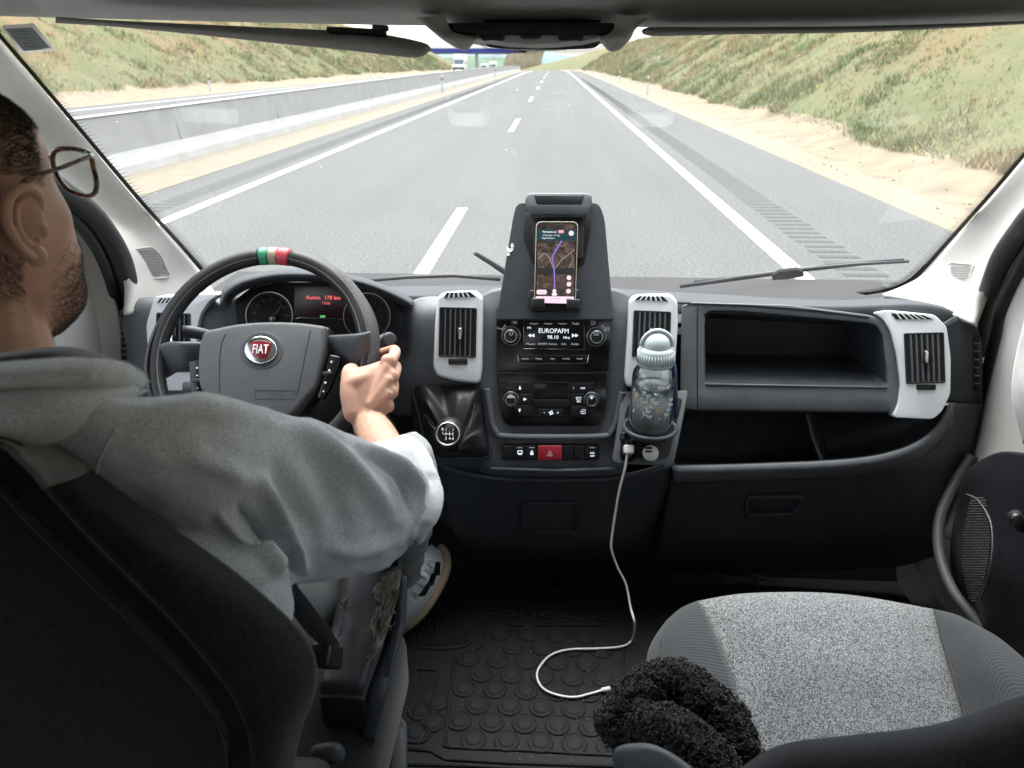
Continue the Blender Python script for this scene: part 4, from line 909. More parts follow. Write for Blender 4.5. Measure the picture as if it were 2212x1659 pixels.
for x, d in ((1144, -1), (1151, -1), (1239, 1), (1246, 1)):
    m = MB(); m.add([RP(x - 3.4 * d, 720.5, .002), RP(x + 3.4 * d, 724.5, .002), RP(x - 3.4 * d, 728.5, .002)], [(0, 1, 2)]); m.build('seek_arrow', W_, scr)
dimt = mat('dim_print', (.42, .44, .47), .5, emit=(.6, .63, .7), es=.10)
for x in (1153.6, 1184, 1215): text('display_text', '<vacío>', x, 699, RP, 4.2, dimt, scr, h=.002)
text('display_text', 'Todo', 1243, 699, RP, 5.2, dimt, scr, h=.002)
for s, x in (('Muestr.', 1147.5), ('AM/FM', 1172), ('Sinton.', 1194.5), ('Info', 1218), ('Audio', 1242)): text('display_text', s, x, 743, RP, 5, W_ if 0 else dimt, scr, h=.002)
text('maker_print', 'Uconnect', 1196, 684.5, RP, 5, mat('faint_print', (.09, .09, .1), .4), stk, h=.0004)
fp = bpy.data.materials['faint_print']
def knob(x, y, r, pl, parent, glyph=None):
    k = zc(pl(x, y)) / F; m = MB()
    m.lathe([(0, 0), (r * 1.28 * k, 0), (r * 1.28 * k, .002), (r * 1.1 * k, .003), (r * 1.0 * k, .004), (r * .95 * k, .013), (r * .88 * k, .015), (r * .6 * k, .0155), (0, .0155)], pl(x, y), pl.N, 36)
    o = m.build('knob', M['satin'], parent, True); m = MB()
    m.lathe([(r * .86 * k, .0150), (r * .80 * k, .0160), (r * .74 * k, .0150)], pl(x, y), pl.N, 36, cap=False); m.lathe([(r * 1.3 * k, .0015), (r * 1.24 * k, .003), (r * 1.18 * k, .0015)], pl(x, y), pl.N, 36, cap=False); m.build('knob_ring', rng_m, o, True)
    if glyph: text('knob_symbol', glyph, x, y - .015 * 1200 * .25, pl, r * .36, dimt, o, h=.0165)
    return o
knob(1104, 725, 16, RP, stk); knob(1288, 727, 16, RP, stk)
kp = RP.off(.0163); m = MB(); m.tube([kp(1104 + 4 * math.cos(a), 720 + 4 * math.sin(a)) for a in [rad(-60 + 300 * k / 12) for k in range(13)]], .0004, 4); m.tube([kp(1104, 714), kp(1104, 719)], .0004, 4); m.build('power_symbol', dimt, stk)
text('knob_symbol', 'BROWSE', 1288, 719, kp, 2.6, dimt, stk, h=.0003); text('knob_symbol', 'ENTER', 1288, 723.5, kp, 2.6, dimt, stk, h=.0003)
text('knob_caption', 'VOLUME', 1080, 710, RP, 3.0, dimt, stk, rot=-.2, h=.0004); text('knob_caption', 'TUNE', 1311, 709, RP, 2.8, dimt, stk, rot=.1, h=.0004); text('knob_caption', 'SCROLL', 1312, 713, RP, 2.8, dimt, stk, rot=.1, h=.0004)
m = MB()
for s, cx in ((-1, 1104), (1, 1288)):
    for k in range(3):
        a = rad(38 + 11 * k); A = RP(cx + s * 23 * math.cos(a), 726 - 23 * math.sin(a), .0006); B = RP(cx + s * (25.5 + 1.5 * k) * math.cos(a), 726 - (25.5 + 1.5 * k) * math.sin(a), .0006); m.tube([A, B], .0006, 4)
m.build('volume_ticks', dimt, stk)['kind'] = 'stuff'
m = MB(); m.box(RP(1112, 677, .0006), RP.ex * .003, RP.ey * .002, RP.N * .0002); m.build('phone_symbol', dimt, stk)
text('mute_symbol', '<x', 1112, 696, RP, 6, dimt, stk, h=.0006)
m = MB(); m.ring([RP(*p) for p in circ(1283, 682, 3.4, 14)], [RP(*p) for p in circ(1283, 682, 2.0, 14)], .0002, .0006, RP.N); m.build('settings_symbol', dimt, stk)
m = MB(); m.tube([RP(x, y, .0005) for x, y in ((1277, 694.5), (1284, 694.5), (1286, 697), (1284, 700), (1276, 700))], .0004, 4); m.build('back_symbol', dimt, stk)
for x0, y0, x1, y1 in ((1104, 671, 1120, 686), (1104, 689, 1120, 703), (1275, 675, 1291, 689), (1275, 691, 1291, 705)): plate('radio_key', rrect(x0, y0, x1, y1, 2), RP, -.0002, .0003, M['satin'], stk, .0002)
bar = plate('mode_bar', rpoly([(1119, 767), (1271, 767), (1268, 778), (1262, 784), (1128, 784), (1121, 778)], 4), RP, .0002, .002, M['gloss'], stk, .0008)
m = MB(); m.tube([RP(x, y, .002) for x, y in crom([(1118.5, 767), (1120.5, 777), (1128, 784.5), (1195, 785), (1262, 784.5), (1269.5, 777), (1271.5, 767)], 3)], .0006, 5); m.build('bar_edge', M['chrome'], bar)
for s, x in (('RADIO', 1135), ('MEDIA', 1164), ('NAV', 1194), ('PHONE', 1223), ('MORE', 1252)): text('key_caption', s, x, 775, RP, 3.4, dimt, bar, h=.0024)
# climate panel
clm = plate('climate_panel', rpoly([(1074, 804.5), (1311, 804.5), (1308, 870), (1302, 905), (1292, 919), (1098, 919), (1086, 905), (1078, 870)], [2, 2, 10, 18, 12, 12, 18, 10]), CP, -.01, .005, M['gloss'], dash, .0015)
KP = CP.off(.005); m = MB(); m.tube([KP(x, y, .0005) for x, y in ((1075, 805), (1150, 806), (1311, 805.5))], .0007, 5); m.build('panel_edge', M['chrome'], clm)
def key(outl, z=.0018): return plate('climate_key', rpoly(outl, 2), KP, -.0002, z, M['satin'], clm, .0006)
key([(1106, 825), (1150, 826), (1149, 849), (1119, 848)]); key([(1121, 851), (1149, 851), (1149, 874), (1120, 874)]); key([(1108, 876), (1149, 876), (1149, 899), (1119, 898)])
key([(1232, 827), (1285, 827), (1274, 847), (1233, 847)]); key([(1233, 850), (1262, 850), (1262, 874), (1233, 874)]); key([(1233, 877), (1272, 877), (1268, 901), (1233, 901)])
key([(1165, 884), (1217, 884), (1216, 899), (1166, 899)])
plate('climate_display', rrect(1154, 827, 1228, 862, 2), KP, .0002, .0012, scr_m, clm, .0004)
frame('display_bezel', rrect(1152, 825, 1230, 880, 2), rrect(1154, 827, 1228, 863, 2), KP, 0, .002, M['satin'], clm, .0006)
knob(1104, 862, 13, KP, clm); knob(1278, 863, 13, KP, clm)
kq = KP.off(.0163); text('key_caption', 'AUTO', 1104, 858, kq, 3.8, W_, clm, h=.0003); m = MB()
for k in range(6): a = rad(60 * k); m.tube([kq(1278, 859, .0003), kq(1278 + 3.6 * math.cos(a), 859 + 3.6 * math.sin(a), .0003)], .0004, 4)
m.build('snowflake_symbol', W_, clm)
m = MB()
for tri in (((1123, 832), (1120.5, 841), (1126, 841)), ((1120, 883), (1125, 883), (1122.5, 891)), ((1131, 859), (1131, 865.5), (1138, 862))): m.add([KP(x, y, .0022) for x, y in tri], [(0, 1, 2)])
m.build('arrow_symbol', W_, clm)
for s, x, y, h in (('OFF', 1259, 838.5, 4.2), ('MAX', 1250, 867.5, 2.8), ('–', 1176, 891, 5), ('+', 1205, 891.5, 6), ('|', 1239, 837.5, 3.5)): text('key_caption', s, x, y, KP, h, W_, clm, h=.0022, bold=.01)
m = MB(); m.tube([KP(x, y, .0022) for x, y in ((1244, 858), (1256, 858), (1254, 864), (1246, 864), (1244, 858))], .0004, 4)
for k in (-1, 0, 1): m.tube([KP(1250 + 3 * k, 859, .0022), KP(1250 + 3 * k, 863, .0022)], .0003, 4)
m.tube([KP(x, y, .0022) for x, y in ((1254, 889), (1259, 884), (1264, 884), (1264, 893), (1256, 893), (1254, 889))], .0004, 4); m.tube([KP(x, y, .0022) for x, y in ((1257, 889), (1261, 889))], .0006, 4)
m.build('vent_symbol', W_, clm)
m = MB()
for k in range(4): a = rad(90 * k + 20); m.sphere(KP(1190.5 + 3.2 * math.cos(a), 891.5 + 3.2 * math.sin(a), .0022), .0019, 6, 4, sc=(1, .4, 1))
m.build('fan_symbol', W_, clm)
m = MB()
for k in range(5):
    for x0, x1 in ((1079, 1101), (1289, 1310)): m.box(KP((x0 + x1) / 2, 826 + 3.2 * k, .0004), (KP(x1, 0) - KP(x0, 0)) / 2, KP.ey * .0004, KP.N * .0005)
m.build('panel_grille', M['satin'], clm)
# switch row
BP = CP.off(.004); bp_ = plate('switch_row', rrect(1084, 959, 1294, 994, 6), BP, -.006, .001, M['black'], dash, .001)
xs = [(1087, 1108), (1110, 1132), (1134, 1159), None, (1216, 1238), (1240, 1262), (1264, 1291)]
for q in xs:
    if q: plate('switch', rpoly([(q[0], 962), (q[1], 962), (q[1], 991), (q[0], 991)], 2), BP, .001, .0045, M['satin'], bp_, .0008)
hz = plate('hazard_switch', rrect(1162, 961, 1214, 993, 2), BP, .001, .007, mat('hazard_red', (.42, .03, .05), .35, var=.05), bp_, .0015)
def tri(c, r): return [(c[0], c[1] - r), (c[0] + r, c[1] + r * .8), (c[0] - r, c[1] + r * .8)]
hw = mat('hazard_print', (.75, .45, .48), .5)
frame('hazard_symbol', tri((1188, 978), 7), tri((1188, 978.3), 5), BP, .007, .0075, hw, hz, 0); frame('hazard_symbol', tri((1188, 979), 3.4), tri((1188, 979.2), 2), BP, .007, .0075, hw, hz, 0)
m = MB(); m.ring([BP(*p) for p in rrect(1118, 972, 1129, 979, 2)], [BP(*p) for p in rrect(1119.2, 973.2, 1127.8, 977.8, 1.5)], .0045, .005, BP.N); m.box(BP(1123.5, 980.5, .0047), BP.ex * .004, BP.ey * .0006, BP.N * .0002); m.build('demist_symbol', W_, bp_)
m = MB(); m.box(BP(1149, 979, .0047), BP.ex * .003, BP.ey * .0022, BP.N * .0002); m.ring([BP(*p) for p in circ(1149, 974.5, 2.6, 12)], [BP(*p) for p in circ(1149, 974.5, 1.6, 12)], .0045, .005, BP.N); m.build('lock_symbol', W_, bp_)
text('key_caption', 'ASR', 1279, 977.5, BP, 4, W_, bp_, h=.0048, bold=.01); text('key_caption', 'OFF', 1279, 984, BP, 4, W_, bp_, h=.0048, bold=.01)
m = MB()
for x in (1123, 1149, 1279): m.box(BP(x, 966, .0047), BP.ex * .005, BP.ey * .0004, BP.N * .0002)
m.build('lamp_slot', dimt, bp_)
# lower console under the switches
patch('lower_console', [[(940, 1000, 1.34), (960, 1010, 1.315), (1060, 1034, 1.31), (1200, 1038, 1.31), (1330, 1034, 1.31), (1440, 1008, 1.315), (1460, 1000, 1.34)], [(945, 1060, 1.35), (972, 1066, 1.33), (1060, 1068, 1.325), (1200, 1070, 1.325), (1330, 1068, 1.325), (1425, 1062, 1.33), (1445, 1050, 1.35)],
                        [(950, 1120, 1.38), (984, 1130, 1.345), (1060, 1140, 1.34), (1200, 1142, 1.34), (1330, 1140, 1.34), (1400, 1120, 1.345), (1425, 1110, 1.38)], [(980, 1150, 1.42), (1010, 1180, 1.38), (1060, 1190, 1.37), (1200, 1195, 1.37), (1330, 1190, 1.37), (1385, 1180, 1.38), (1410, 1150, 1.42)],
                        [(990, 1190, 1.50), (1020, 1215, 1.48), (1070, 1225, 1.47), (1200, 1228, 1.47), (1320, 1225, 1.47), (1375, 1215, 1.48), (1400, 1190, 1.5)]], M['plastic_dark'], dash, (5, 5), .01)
LPn = plane3(pt(1100, 1068, 1.318), pt(1300, 1068, 1.318), pt(1200, 1130, 1.332))
frame('ashtray_flap', radial(rrect(1126, 1086, 1246, 1150, 6), (1186, 1118)), radial(rrect(1129, 1089, 1243, 1147, 5), (1186, 1118)), LPn, -.004, .0012, M['plastic_dark'], dash, .001)
m = MB(); m.tube([LPn(x, y, .002) for x, y in ((1172, 1108), (1184, 1112), (1198, 1106))], .001, 5); m.build('flap_catch', M['plastic'], dash, True)
# dark knee bolster behind the wheel
patch('knee_bolster', [[(240, 880, 1.42), (420, 900, 1.42), (600, 900, 1.42), (800, 850, 1.40), (890, 840, 1.385), (960, 850, 1.40)], [(250, 1000, 1.45), (420, 1000, 1.45), (600, 1000, 1.45), (800, 960, 1.45), (890, 950, 1.43), (970, 960, 1.42)], [(250, 1150, 1.55), (420, 1150, 1.55), (600, 1150, 1.55), (800, 1100, 1.55), (900, 1100, 1.52), (1000, 1100, 1.5)]], M['black'], dash, (4, 4), .01)
# side cheek of the lower dash and gaiter console
patch('gaiter_console', [[(884, 836, 1.385), (900, 826, 1.375), (960, 828, 1.37), (1040, 830, 1.365), (1060, 842, 1.36)], [(892, 900, 1.38), (910, 895, 1.35), (960, 900, 1.345), (1040, 900, 1.345), (1066, 900, 1.35)], [(900, 980, 1.37), (930, 992, 1.325), (970, 994, 1.32), (1050, 992, 1.32), (1080, 985, 1.33)], [(930, 1010, 1.38), (950, 1015, 1.335), (980, 1020, 1.33), (1060, 1030, 1.33), (1085, 1030, 1.34)]], M['plastic_dark'], dash, (5, 5), .01)

# ---------------------------------------------------------------- cup holder wing with sockets
WP = plane3(pt(1400, 850, 1.345), pt(1300, 850, 1.345), pt(1400, 1000, 1.275))
wing = plate('cup_holder', rpoly([(1342, 846), (1487, 844), (1468, 940), (1454, 1006), (1322, 1001), (1333, 930)], [12, 8, 20, 16, 14, 30]), WP, -.03, .004, M['plastic'], dash, .004)
plate('holder_well', rpoly([(1353, 866), (1475, 858), (1456, 935), (1444, 992), (1336, 990), (1346, 925)], [30, 14, 20, 18, 14, 30]), WP, .0035, .0055, M['satin'], wing, .0015)
BC = pt(1405, 905, 1.285)      # where the bottle stands
m = MB(); m.tube([BC + Vector((.049 * math.cos(a), .049 * math.sin(a), -.018)) for a in [2 * math.pi * k / 40 for k in range(41)]], .0045, 10); m.lathe([(.047, -.018), (.044, -.030), (0, -.031), (0, -.029), (.042, -.0285), (.045, -.018)], BC, (0, 0, 1), 32, cap=False); m.build('cup_ring', M['plastic_dark'], wing, True)
for x, y, r in ((1355, 946, 17), (1401, 947, 19)):
    k = zc(WP(x, y)) / F; m = MB(); m.lathe([(0, 0), (r * k, 0), (r * k, .006), (r * .9 * k, .009), (0, .0095)], WP(x, y, .0055), WP.N, 28); m.build('socket_cap', M['gloss'], wing, True)
for x, y, r in ((1356, 981, 18), (1401, 979, 18)):
    k = zc(WP(x, y)) / F; m = MB(); m.lathe([(0, 0), (r * k, 0), (r * k, .004), (r * .86 * k, .005), (r * .8 * k, .001), (0, .001)], WP(x, y, .0055), WP.N, 28); m.build('power_socket', M['satin'], wing, True)

# ---------------------------------------------------------------- phone dock tower on the dash
TP = plane3(pt(1200, 675, 1.375), pt(1100, 675, 1.375), pt(1200, 440, 1.47))
TD = TP.off(-.035)
dock = thing('phone_dock', 'tall dark grey device holder with flip up lid in the middle of the dash', 'holder', tuple(pt(1200, 675, 1.40)))
tow = rpoly([(1116, 438), (1294, 438), (1306, 470), (1318, 604), (1325, 690), (1072, 690), (1086, 604), (1108, 470)], [14, 14, 20, 20, 3, 3, 20, 20], 4)
plate('dock_body', tow, TP, -.045, 0, M['plastic_top'], dock, .010, 4)
cav = rpoly([(1134, 462), (1276, 462), (1277, 494), (1262, 572), (1252, 578), (1162, 578), (1150, 571), (1131, 516)], 6)
plate('dock_cavity', cav, TP, -.002, .0012, M['satin'], dock, .0008)
plate('rubber_pad', rpoly([(1148, 470), (1262, 470), (1260, 560), (1154, 560)], 6), TP, .001, .006, M['rubber'], dock, .002)
FPn = TP.off(.006)
lid = plate('dock_lid', rpoly([(1139, 424), (1150, 421), (1264, 421), (1277, 425), (1279, 438), (1268, 471), (1146, 470), (1134, 436)], 5), FPn, 0, .016, M['plastic'], dock, .004)
plate('lid_recess', rpoly([(1153, 427), (1262, 427), (1256, 447), (1160, 447)], 4), FPn, .014, .0166, M['satin'], lid, .0008)
plate('lid_flange', rpoly([(1141, 450), (1274, 450), (1269, 470), (1147, 469)], 3), FPn, .0165, .021, M['plastic_top'], lid, .002)
m = MB()
for c in ((1163, 660), (1237, 662)):
    x, y = c; m.box(TP(x, y, .022), TP.ex * .0125, TP.ey * .006, TP.N * .014); m.box(TP(x, y + 1, .036), TP.ex * .0125, TP.ey * .0095, TP.N * .003)
m.build('dock_clamp', M['satin'], dock, bv=.002)
plate('clamp_base', rpoly([(1144, 628), (1252, 626), (1258, 655), (1252, 674), (1148, 674), (1138, 656)], 6), TP, .0, .010, M['satin'], dock, .002)
m = MB(); LPd = TP.off(.0012)
m.ring([LPd(*p) for p in rrect(1104, 534, 1109, 539, 1)], [LPd(*p) for p in rrect(1105, 535, 1108, 538, .5)], 0, .0004, LPd.N); m.prism([LPd(x, y) for x, y in ((1095, 532), (1100, 537), (1108, 537), (1108, 541), (1103, 545), (1095, 543))], LPd.N * .0004)
m.ring([LPd(*p) for p in circ(1106.5, 528, 2.8, 10)], [LPd(*p) for p in circ(1106.5, 528, 1.6, 10)], 0, .0004, LPd.N); m.box(LPd(1106.5, 531, .0003), LPd.ex * .003, LPd.ey * .002, LPd.N * .0002); m.box(LPd(1098, 550, .0003), LPd.ex * .0028, LPd.ey * .002, LPd.N * .0002); m.ring([LPd(*p) for p in circ(1098, 547, 2.4, 10)], [LPd(*p) for p in circ(1098, 547, 1.4, 10)], 0, .0004, LPd.N)
m.build('lock_symbol', M['white'], dock)

# phone
PP = TP.off(.012)
ph = thing('phone', 'smartphone in a clear case showing a navigation map, clamped in the dock', 'phone', tuple(PP(1200, 570)))
po = rpoly([(1158, 480), (1249, 480), (1243.5, 659), (1153.5, 656)], [13, 13, 12, 12], 5)
plate('phone_body', po, PP, 0, .009, mat('phone_gold', (.55, .47, .36), .25, metal=.8), ph, .002, 3)
plate('phone_front', inset(po, 2.2), PP, .009, .0098, M['gloss'], ph, .0003)
SC = PP.off(.0098); sc_o = inset(po, 4.6)
mapm, nt, N, L, B = nodes('map_screen'); B.inputs['Roughness'].default_value = .12; B.inputs['Base Color'].default_value = (.02, .018, .016, 1)
tc = N.new('ShaderNodeTexCoord'); a = N.new('ShaderNodeTexNoise'); a.inputs['Scale'].default_value = 45; a.inputs['Detail'].default_value = 8; a.inputs['Roughness'].default_value = .7; a.inputs['Distortion'].default_value = 1.2; L.new(tc.outputs['Object'], a.inputs['Vector'])
cr = N.new('ShaderNodeValToRGB'); cr.color_ramp.elements[0].position = .38; cr.color_ramp.elements[0].color = (.012, .014, .010, 1); cr.color_ramp.elements[1].position = .62; cr.color_ramp.elements[1].color = (.20, .12, .085, 1); k = cr.color_ramp.elements.new(.5); k.color = (.075, .055, .045, 1)
L.new(a.outputs['Fac'], cr.inputs['Fac']); L.new(cr.outputs[0], B.inputs['Emission Color']); B.inputs['Emission Strength'].default_value = .19
scn = plate('phone_screen', sc_o, SC, 0, .0003, mapm, ph, 0)
def lit(name, c, s=.5): return mat(name, tuple(x * .2 for x in c), .3, emit=c, es=s * .45, var=.02)
pu = lit('route_purple', (.26, .15, .62), .5); pk = lit('ui_pink', (.75, .55, .66), .65); gr = lit('ui_teal', (.012, .045, .055), .5); wt = lit('ui_white', (.8, .8, .82), .6)
plate('status_notch', rrect(1187, 486, 1217, 494, 4), SC, .0003, .0006, M['black'], scn, 0)
plate('route_banner', [(1161, 496), (1244, 496), (1243, 520), (1160, 520)], SC, .0003, .0005, gr, scn, 0)
text('ui_text', 'Permanece en', 1187, 501, SC, 4.2, wt, scn, h=.0008, bold=.015, sx=.9); plate('road_badge', rrect(1206, 497, 1218, 504, 1), SC, .0005, .0007, lit('badge', (.7, .25, .25)), scn, 0)
text('ui_text', 'A23', 1212, 500.6, SC, 3.4, wt, scn, h=.001)
text('ui_text', '32 km hasta  r Pl. Ing.', 1191, 508.5, SC, 3.6, wt, scn, h=.0008, sx=.85); text('ui_text', 'Ángel Pardiuco', 1184, 514.5, SC, 3.6, wt, scn, h=.0008, sx=.9)
for x, y, r in ((1234, 504, 5.5), (1229, 600, 5), (1229, 614, 5), (1228, 629, 5)): plate('ui_button', circ(x, y, r, 18), SC, .0003, .0007, pk, scn, 0)
for s, x, y in (('+', 1234, 504), ('o', 1229, 600), ('<', 1229, 614), ('!', 1228, 629)): text('ui_text', s, x, y, SC, 4, gr, scn, h=.0009)
m = MB()
def flat(m, pts, w, h=.0005):
    P = [np.array(p, float) for p in pts]; L_ = []; R_ = []
    for i in range(len(P)):
        d = P[min(i + 1, len(P) - 1)] - P[max(i - 1, 0)]; d /= np.linalg.norm(d); q = np.array([-d[1], d[0]]) * w / 2; L_.append(SC(*(P[i] - q), h)); R_.append(SC(*(P[i] + q), h))
    m.add(L_ + R_, [(i, i + 1, len(P) + i + 1, len(P) + i) for i in range(len(P) - 1)])
flat(m, crom([(1213, 520), (1208, 530), (1199, 544), (1193, 556), (1195, 568), (1197, 580), (1197.5, 600), (1198, 632)], 4), 2.8, .0006); m.build('route_line', pu, scn, recalc=False)
m = MB(); flat(m, crom([(1162, 560), (1176, 548), (1186, 556), (1192, 570), (1196, 590)], 4), 1.1); flat(m, crom([(1240, 540), (1226, 552), (1214, 560), (1206, 572), (1199, 580)], 4), 1.1); flat(m, crom([(1232, 545), (1238, 560), (1228, 580)], 4), .8); flat(m, crom([(1200, 528), (1213, 532), (1222, 528)], 4), .8); m.build('map_roads', lit('map_road', (.45, .33, .30)), scn, recalc=False)
plate('dark_band', [(1158, 579), (1241, 579), (1240, 593), (1157, 593)], SC, .0004, .00055, M['black'], scn, 0)
plate('speed_pill', rrect(1159, 626, 1181, 636, 4), SC, .0004, .0007, pk, scn, 0); text('ui_text', 'Leg 228', 1170, 631, SC, 3.2, gr, scn, h=.0009)
plate('position_marker', circ(1197.5, 629, 4, 14), SC, .0007, .001, wt, scn, 0); plate('position_label', rrect(1192, 633, 1203, 639, 2), SC, .0007, .001, pk, scn, 0)
plate('eta_panel', rpoly([(1157, 640), (1240, 641), (1239.5, 654), (1236, 656), (1160, 654), (1157, 651)], 3), SC, .0004, .0008, pk, scn, 0)
text('ui_text', '1 h y 18 min', 1199, 645, SC, 3.8, gr, scn, h=.001, sx=.9); text('ui_text', '121 km  15:24', 1198, 650.5, SC, 2.6, gr, scn, h=.001); text('ui_text', 'v', 1164, 646, SC, 4, gr, scn, h=.001)
plate('exit_button', rrect(1222, 644, 1236, 652, 3), SC, .0008, .0011, lit('exit_pink', (.72, .4, .45)), scn, 0); text('ui_text', 'Salir', 1229, 648, SC, 2.8, gr, scn, h=.0013)

# ---------------------------------------------------------------- steering wheel
tl_ = rad(37); wc = pt(567, 770, 1.172); SN = Vector((0, -math.cos(tl_), math.sin(tl_)))
SP = Plane(wc, SN)
sw = thing('steering_wheel', 'black van steering wheel in a stitched leather cover with green, white and red stripes', 'steering wheel', tuple(wc))
M['leather'] = mat('wheel_leather', (.016, .017, .019), .48, spec=.35, bump=.35, bscale=600, var=.12, bdist=.0004, rvar=.08)
M['mesh_grip'] = mat('grip_mesh', (.03, .032, .035), .55, bump=1, bscale=520, voro=True, bdist=.001)
Rr = .187
def rim_pt(a, r=Rr, h=0): return wc + SP.ex * (math.cos(a) * r) + SP.ey * (math.sin(a) * r) + SN * h
def rim_seg(a0, a1, rr, m, n=12, mi=0):
    m.tube([rim_pt(a0 + (a1 - a0) * k / n) for k in range(n + 1)], [rr(a0 + (a1 - a0) * k / n) if callable(rr) else rr for k in range(n + 1)], 20, mi, cap=True)
def rr_(a):
    g = lambda c, w: math.exp(-((a - c) / w) ** 2)
    return .0150 + .0042 * g(rad(18), .30) + .0015 * g(rad(48), .12) + .0042 * g(rad(188), .28)
a1, a0 = rad(98), rad(80)      # striped part
m = MB(); rim_seg(rad(80), rad(-262), rr_, m, 150); m.build('rim', M['leather'], sw, True)
for nm, x0, x1, c in (('green_stripe', 97.5, 92.4, (.02, .23, .12)), ('cream_stripe', 92.4, 87.4, (.34, .30, .22)), ('red_stripe', 87.4, 80.5, (.50, .04, .06))):
    m = MB(); rim_seg(rad(x0 - .3), rad(x1 + .3), .0158, m, 6); m.build(nm, mat(nm, c, .45, bump=.2, bscale=500), sw, True)
# perforated grip patches on the cover
m = MB(); rim_seg(rad(52), rad(-14), lambda a: rr_(a) + .0006, m, 30)
g = m.build('grip_patch', M['mesh_grip'], sw, True)
bm = bmesh.new(); bm.from_mesh(g.data)
bmesh.ops.delete(bm, geom=[v for v in bm.verts if (Vector(v.co) - wc).dot(SP.ex) ** 2 + (Vector(v.co) - wc).dot(SP.ey) ** 2 < (Rr + .001) ** 2], context='VERTS'); bm.to_mesh(g.data); bm.free()
m = MB(); rim_seg(rad(212), rad(164), lambda a: rr_(a) + .0006, m, 24); g = m.build('grip_patch', M['mesh_grip'], sw, True)
bm = bmesh.new(); bm.from_mesh(g.data); bmesh.ops.delete(bm, geom=[v for v in bm.verts if (Vector(v.co) - wc).dot(SP.ex) ** 2 + (Vector(v.co) - wc).dot(SP.ey) ** 2 < (Rr + .001) ** 2], context='VERTS'); bm.to_mesh(g.data); bm.free()
# stitches
m = MB()
for k in range(260):
    a = 2 * math.pi * k / 260
    for da, hh in ((-.35, 1),):
        r0 = rr_(a if a < math.pi * 1.5 else a - 2 * math.pi) + .0006; th = rad(118)
        A = rim_pt(a, Rr + r0 * math.cos(th), r0 * math.sin(th)); Bp = rim_pt(a + .017, Rr + r0 * math.cos(th + .08), r0 * math.sin(th + .08)); m.tube([A, Bp], .0006, 4)
m.build('stitching', mat('stitch_grey', (.22, .22, .22), .8), sw)
# spokes and hub
def sw_surf(name, pts, h0, h1, mt, bv=.004, label=None, parent=sw): return plate(name, pts, SP, h0, h1, mt, parent, bv, 3, label)
hub_h = .012
gloft('spoke', [(344, 745, 344, 825, 1.172, .008), (366, 738, 364, 815, 1.172, .011), (392, 738, 392, 800, 1.17, .013), (425, 738, 425, 795, 1.182, .012), (470, 740, 470, 790, 1.195, .012)], M['plastic_dark'], sw, power=3)
gloft('spoke', [(800, 715, 800, 800, 1.172, .008), (776, 720, 778, 800, 1.17, .011), (748, 722, 750, 800, 1.178, .012), (715, 724, 718, 798, 1.19, .012), (680, 726, 680, 796, 1.20, .012)], M['plastic_dark'], sw, power=3)
gloft('spoke', [(520, 880, 640, 880, 1.16, .02), (530, 940, 640, 940, 1.13, .016), (540, 985, 630, 985, 1.11, .012)], M['plastic_dark'], sw, power=3)
ab = rpoly([(452, 722), (530, 706), (600, 702), (665, 705), (713, 712), (708, 770), (690, 845), (672, 864), (640, 905), (570, 918), (500, 905), (462, 868), (443, 845), (438, 800), (442, 752)], [12, 30, 30, 30, 10, 30, 12, 12, 40, 40, 40, 15, 12, 30, 15], 5)
hub = sw_surf('airbag_cover', ab, -.015, hub_h + .012, mat('airbag_plastic', (.058, .063, .069), .6, bump=.35, bscale=900, var=.06, bdist=.0006), .012, 'dark grey padded centre')
HPn = SP.off(hub_h + .012)
sw_surf('hub_base', shrink(ab, 1.03), -.03, .010, M['satin'], .006)
def hxy(px, py, h=0): return HPn(px, py, h)
m = MB(); m.tube([hxy(x, y, -.0002) for x, y in crom([(487, 722), (478, 745), (474, 790), (474, 845), (478, 856)], 4)], .0010, 5); m.tube([hxy(x, y, -.0002) for x, y in crom([(671, 713), (664, 745), (655, 790), (645, 838), (641, 855)], 4)], .0010, 5); m.build('cover_groove', M['black'], hub)
frame('emblem_dish', circ(565, 757, 47.5, 40, 41), circ(565, 757, 36, 40, 31), HPn, -.002, .0006, M['plastic_dark'], hub, .0006)
em = thing_em = plate('emblem', circ(565, 757, 35, 40, 30), HPn, -.002, .005, M['chrome'], hub, .0022, 3)
plate('emblem_field', rpoly([(543, 742), (556, 738), (576, 738), (590, 742), (586, 762), (577, 776), (565, 778), (553, 776), (544, 762)], 7, 4), HPn, .0045, .0062, mat('emblem_red', (.14, .010, .018), .22, coat=.5, var=.1), em, .0005)
text('emblem_letters', 'FIAT', 565, 757, HPn, 21, mat('letter_silver', (.78, .78, .80), .35, metal=.3), em, h=.0066, sx=.62, bold=.012)
AB = HPn.off(.0006)
frame('airbag_mark', rrect(550, 842, 637, 862, 3), rrect(551.5, 843.5, 635.5, 860.5, 2), HPn, -.0002, .0008, M['plastic_dark'], hub, 0)
text('airbag_print', 'AIRbag', 594, 848.5, AB, 7.5, M['plastic_dark'], hub, h=.0005, sx=1.35); text('airbag_print', 'ADVISORY', 594, 857, AB, 4.5, M['plastic_dark'], hub, h=.0005, sx=1.3); text('airbag_print', 'Y', 558, 826, AB, 6, M['plastic_dark'], hub, h=.0005)
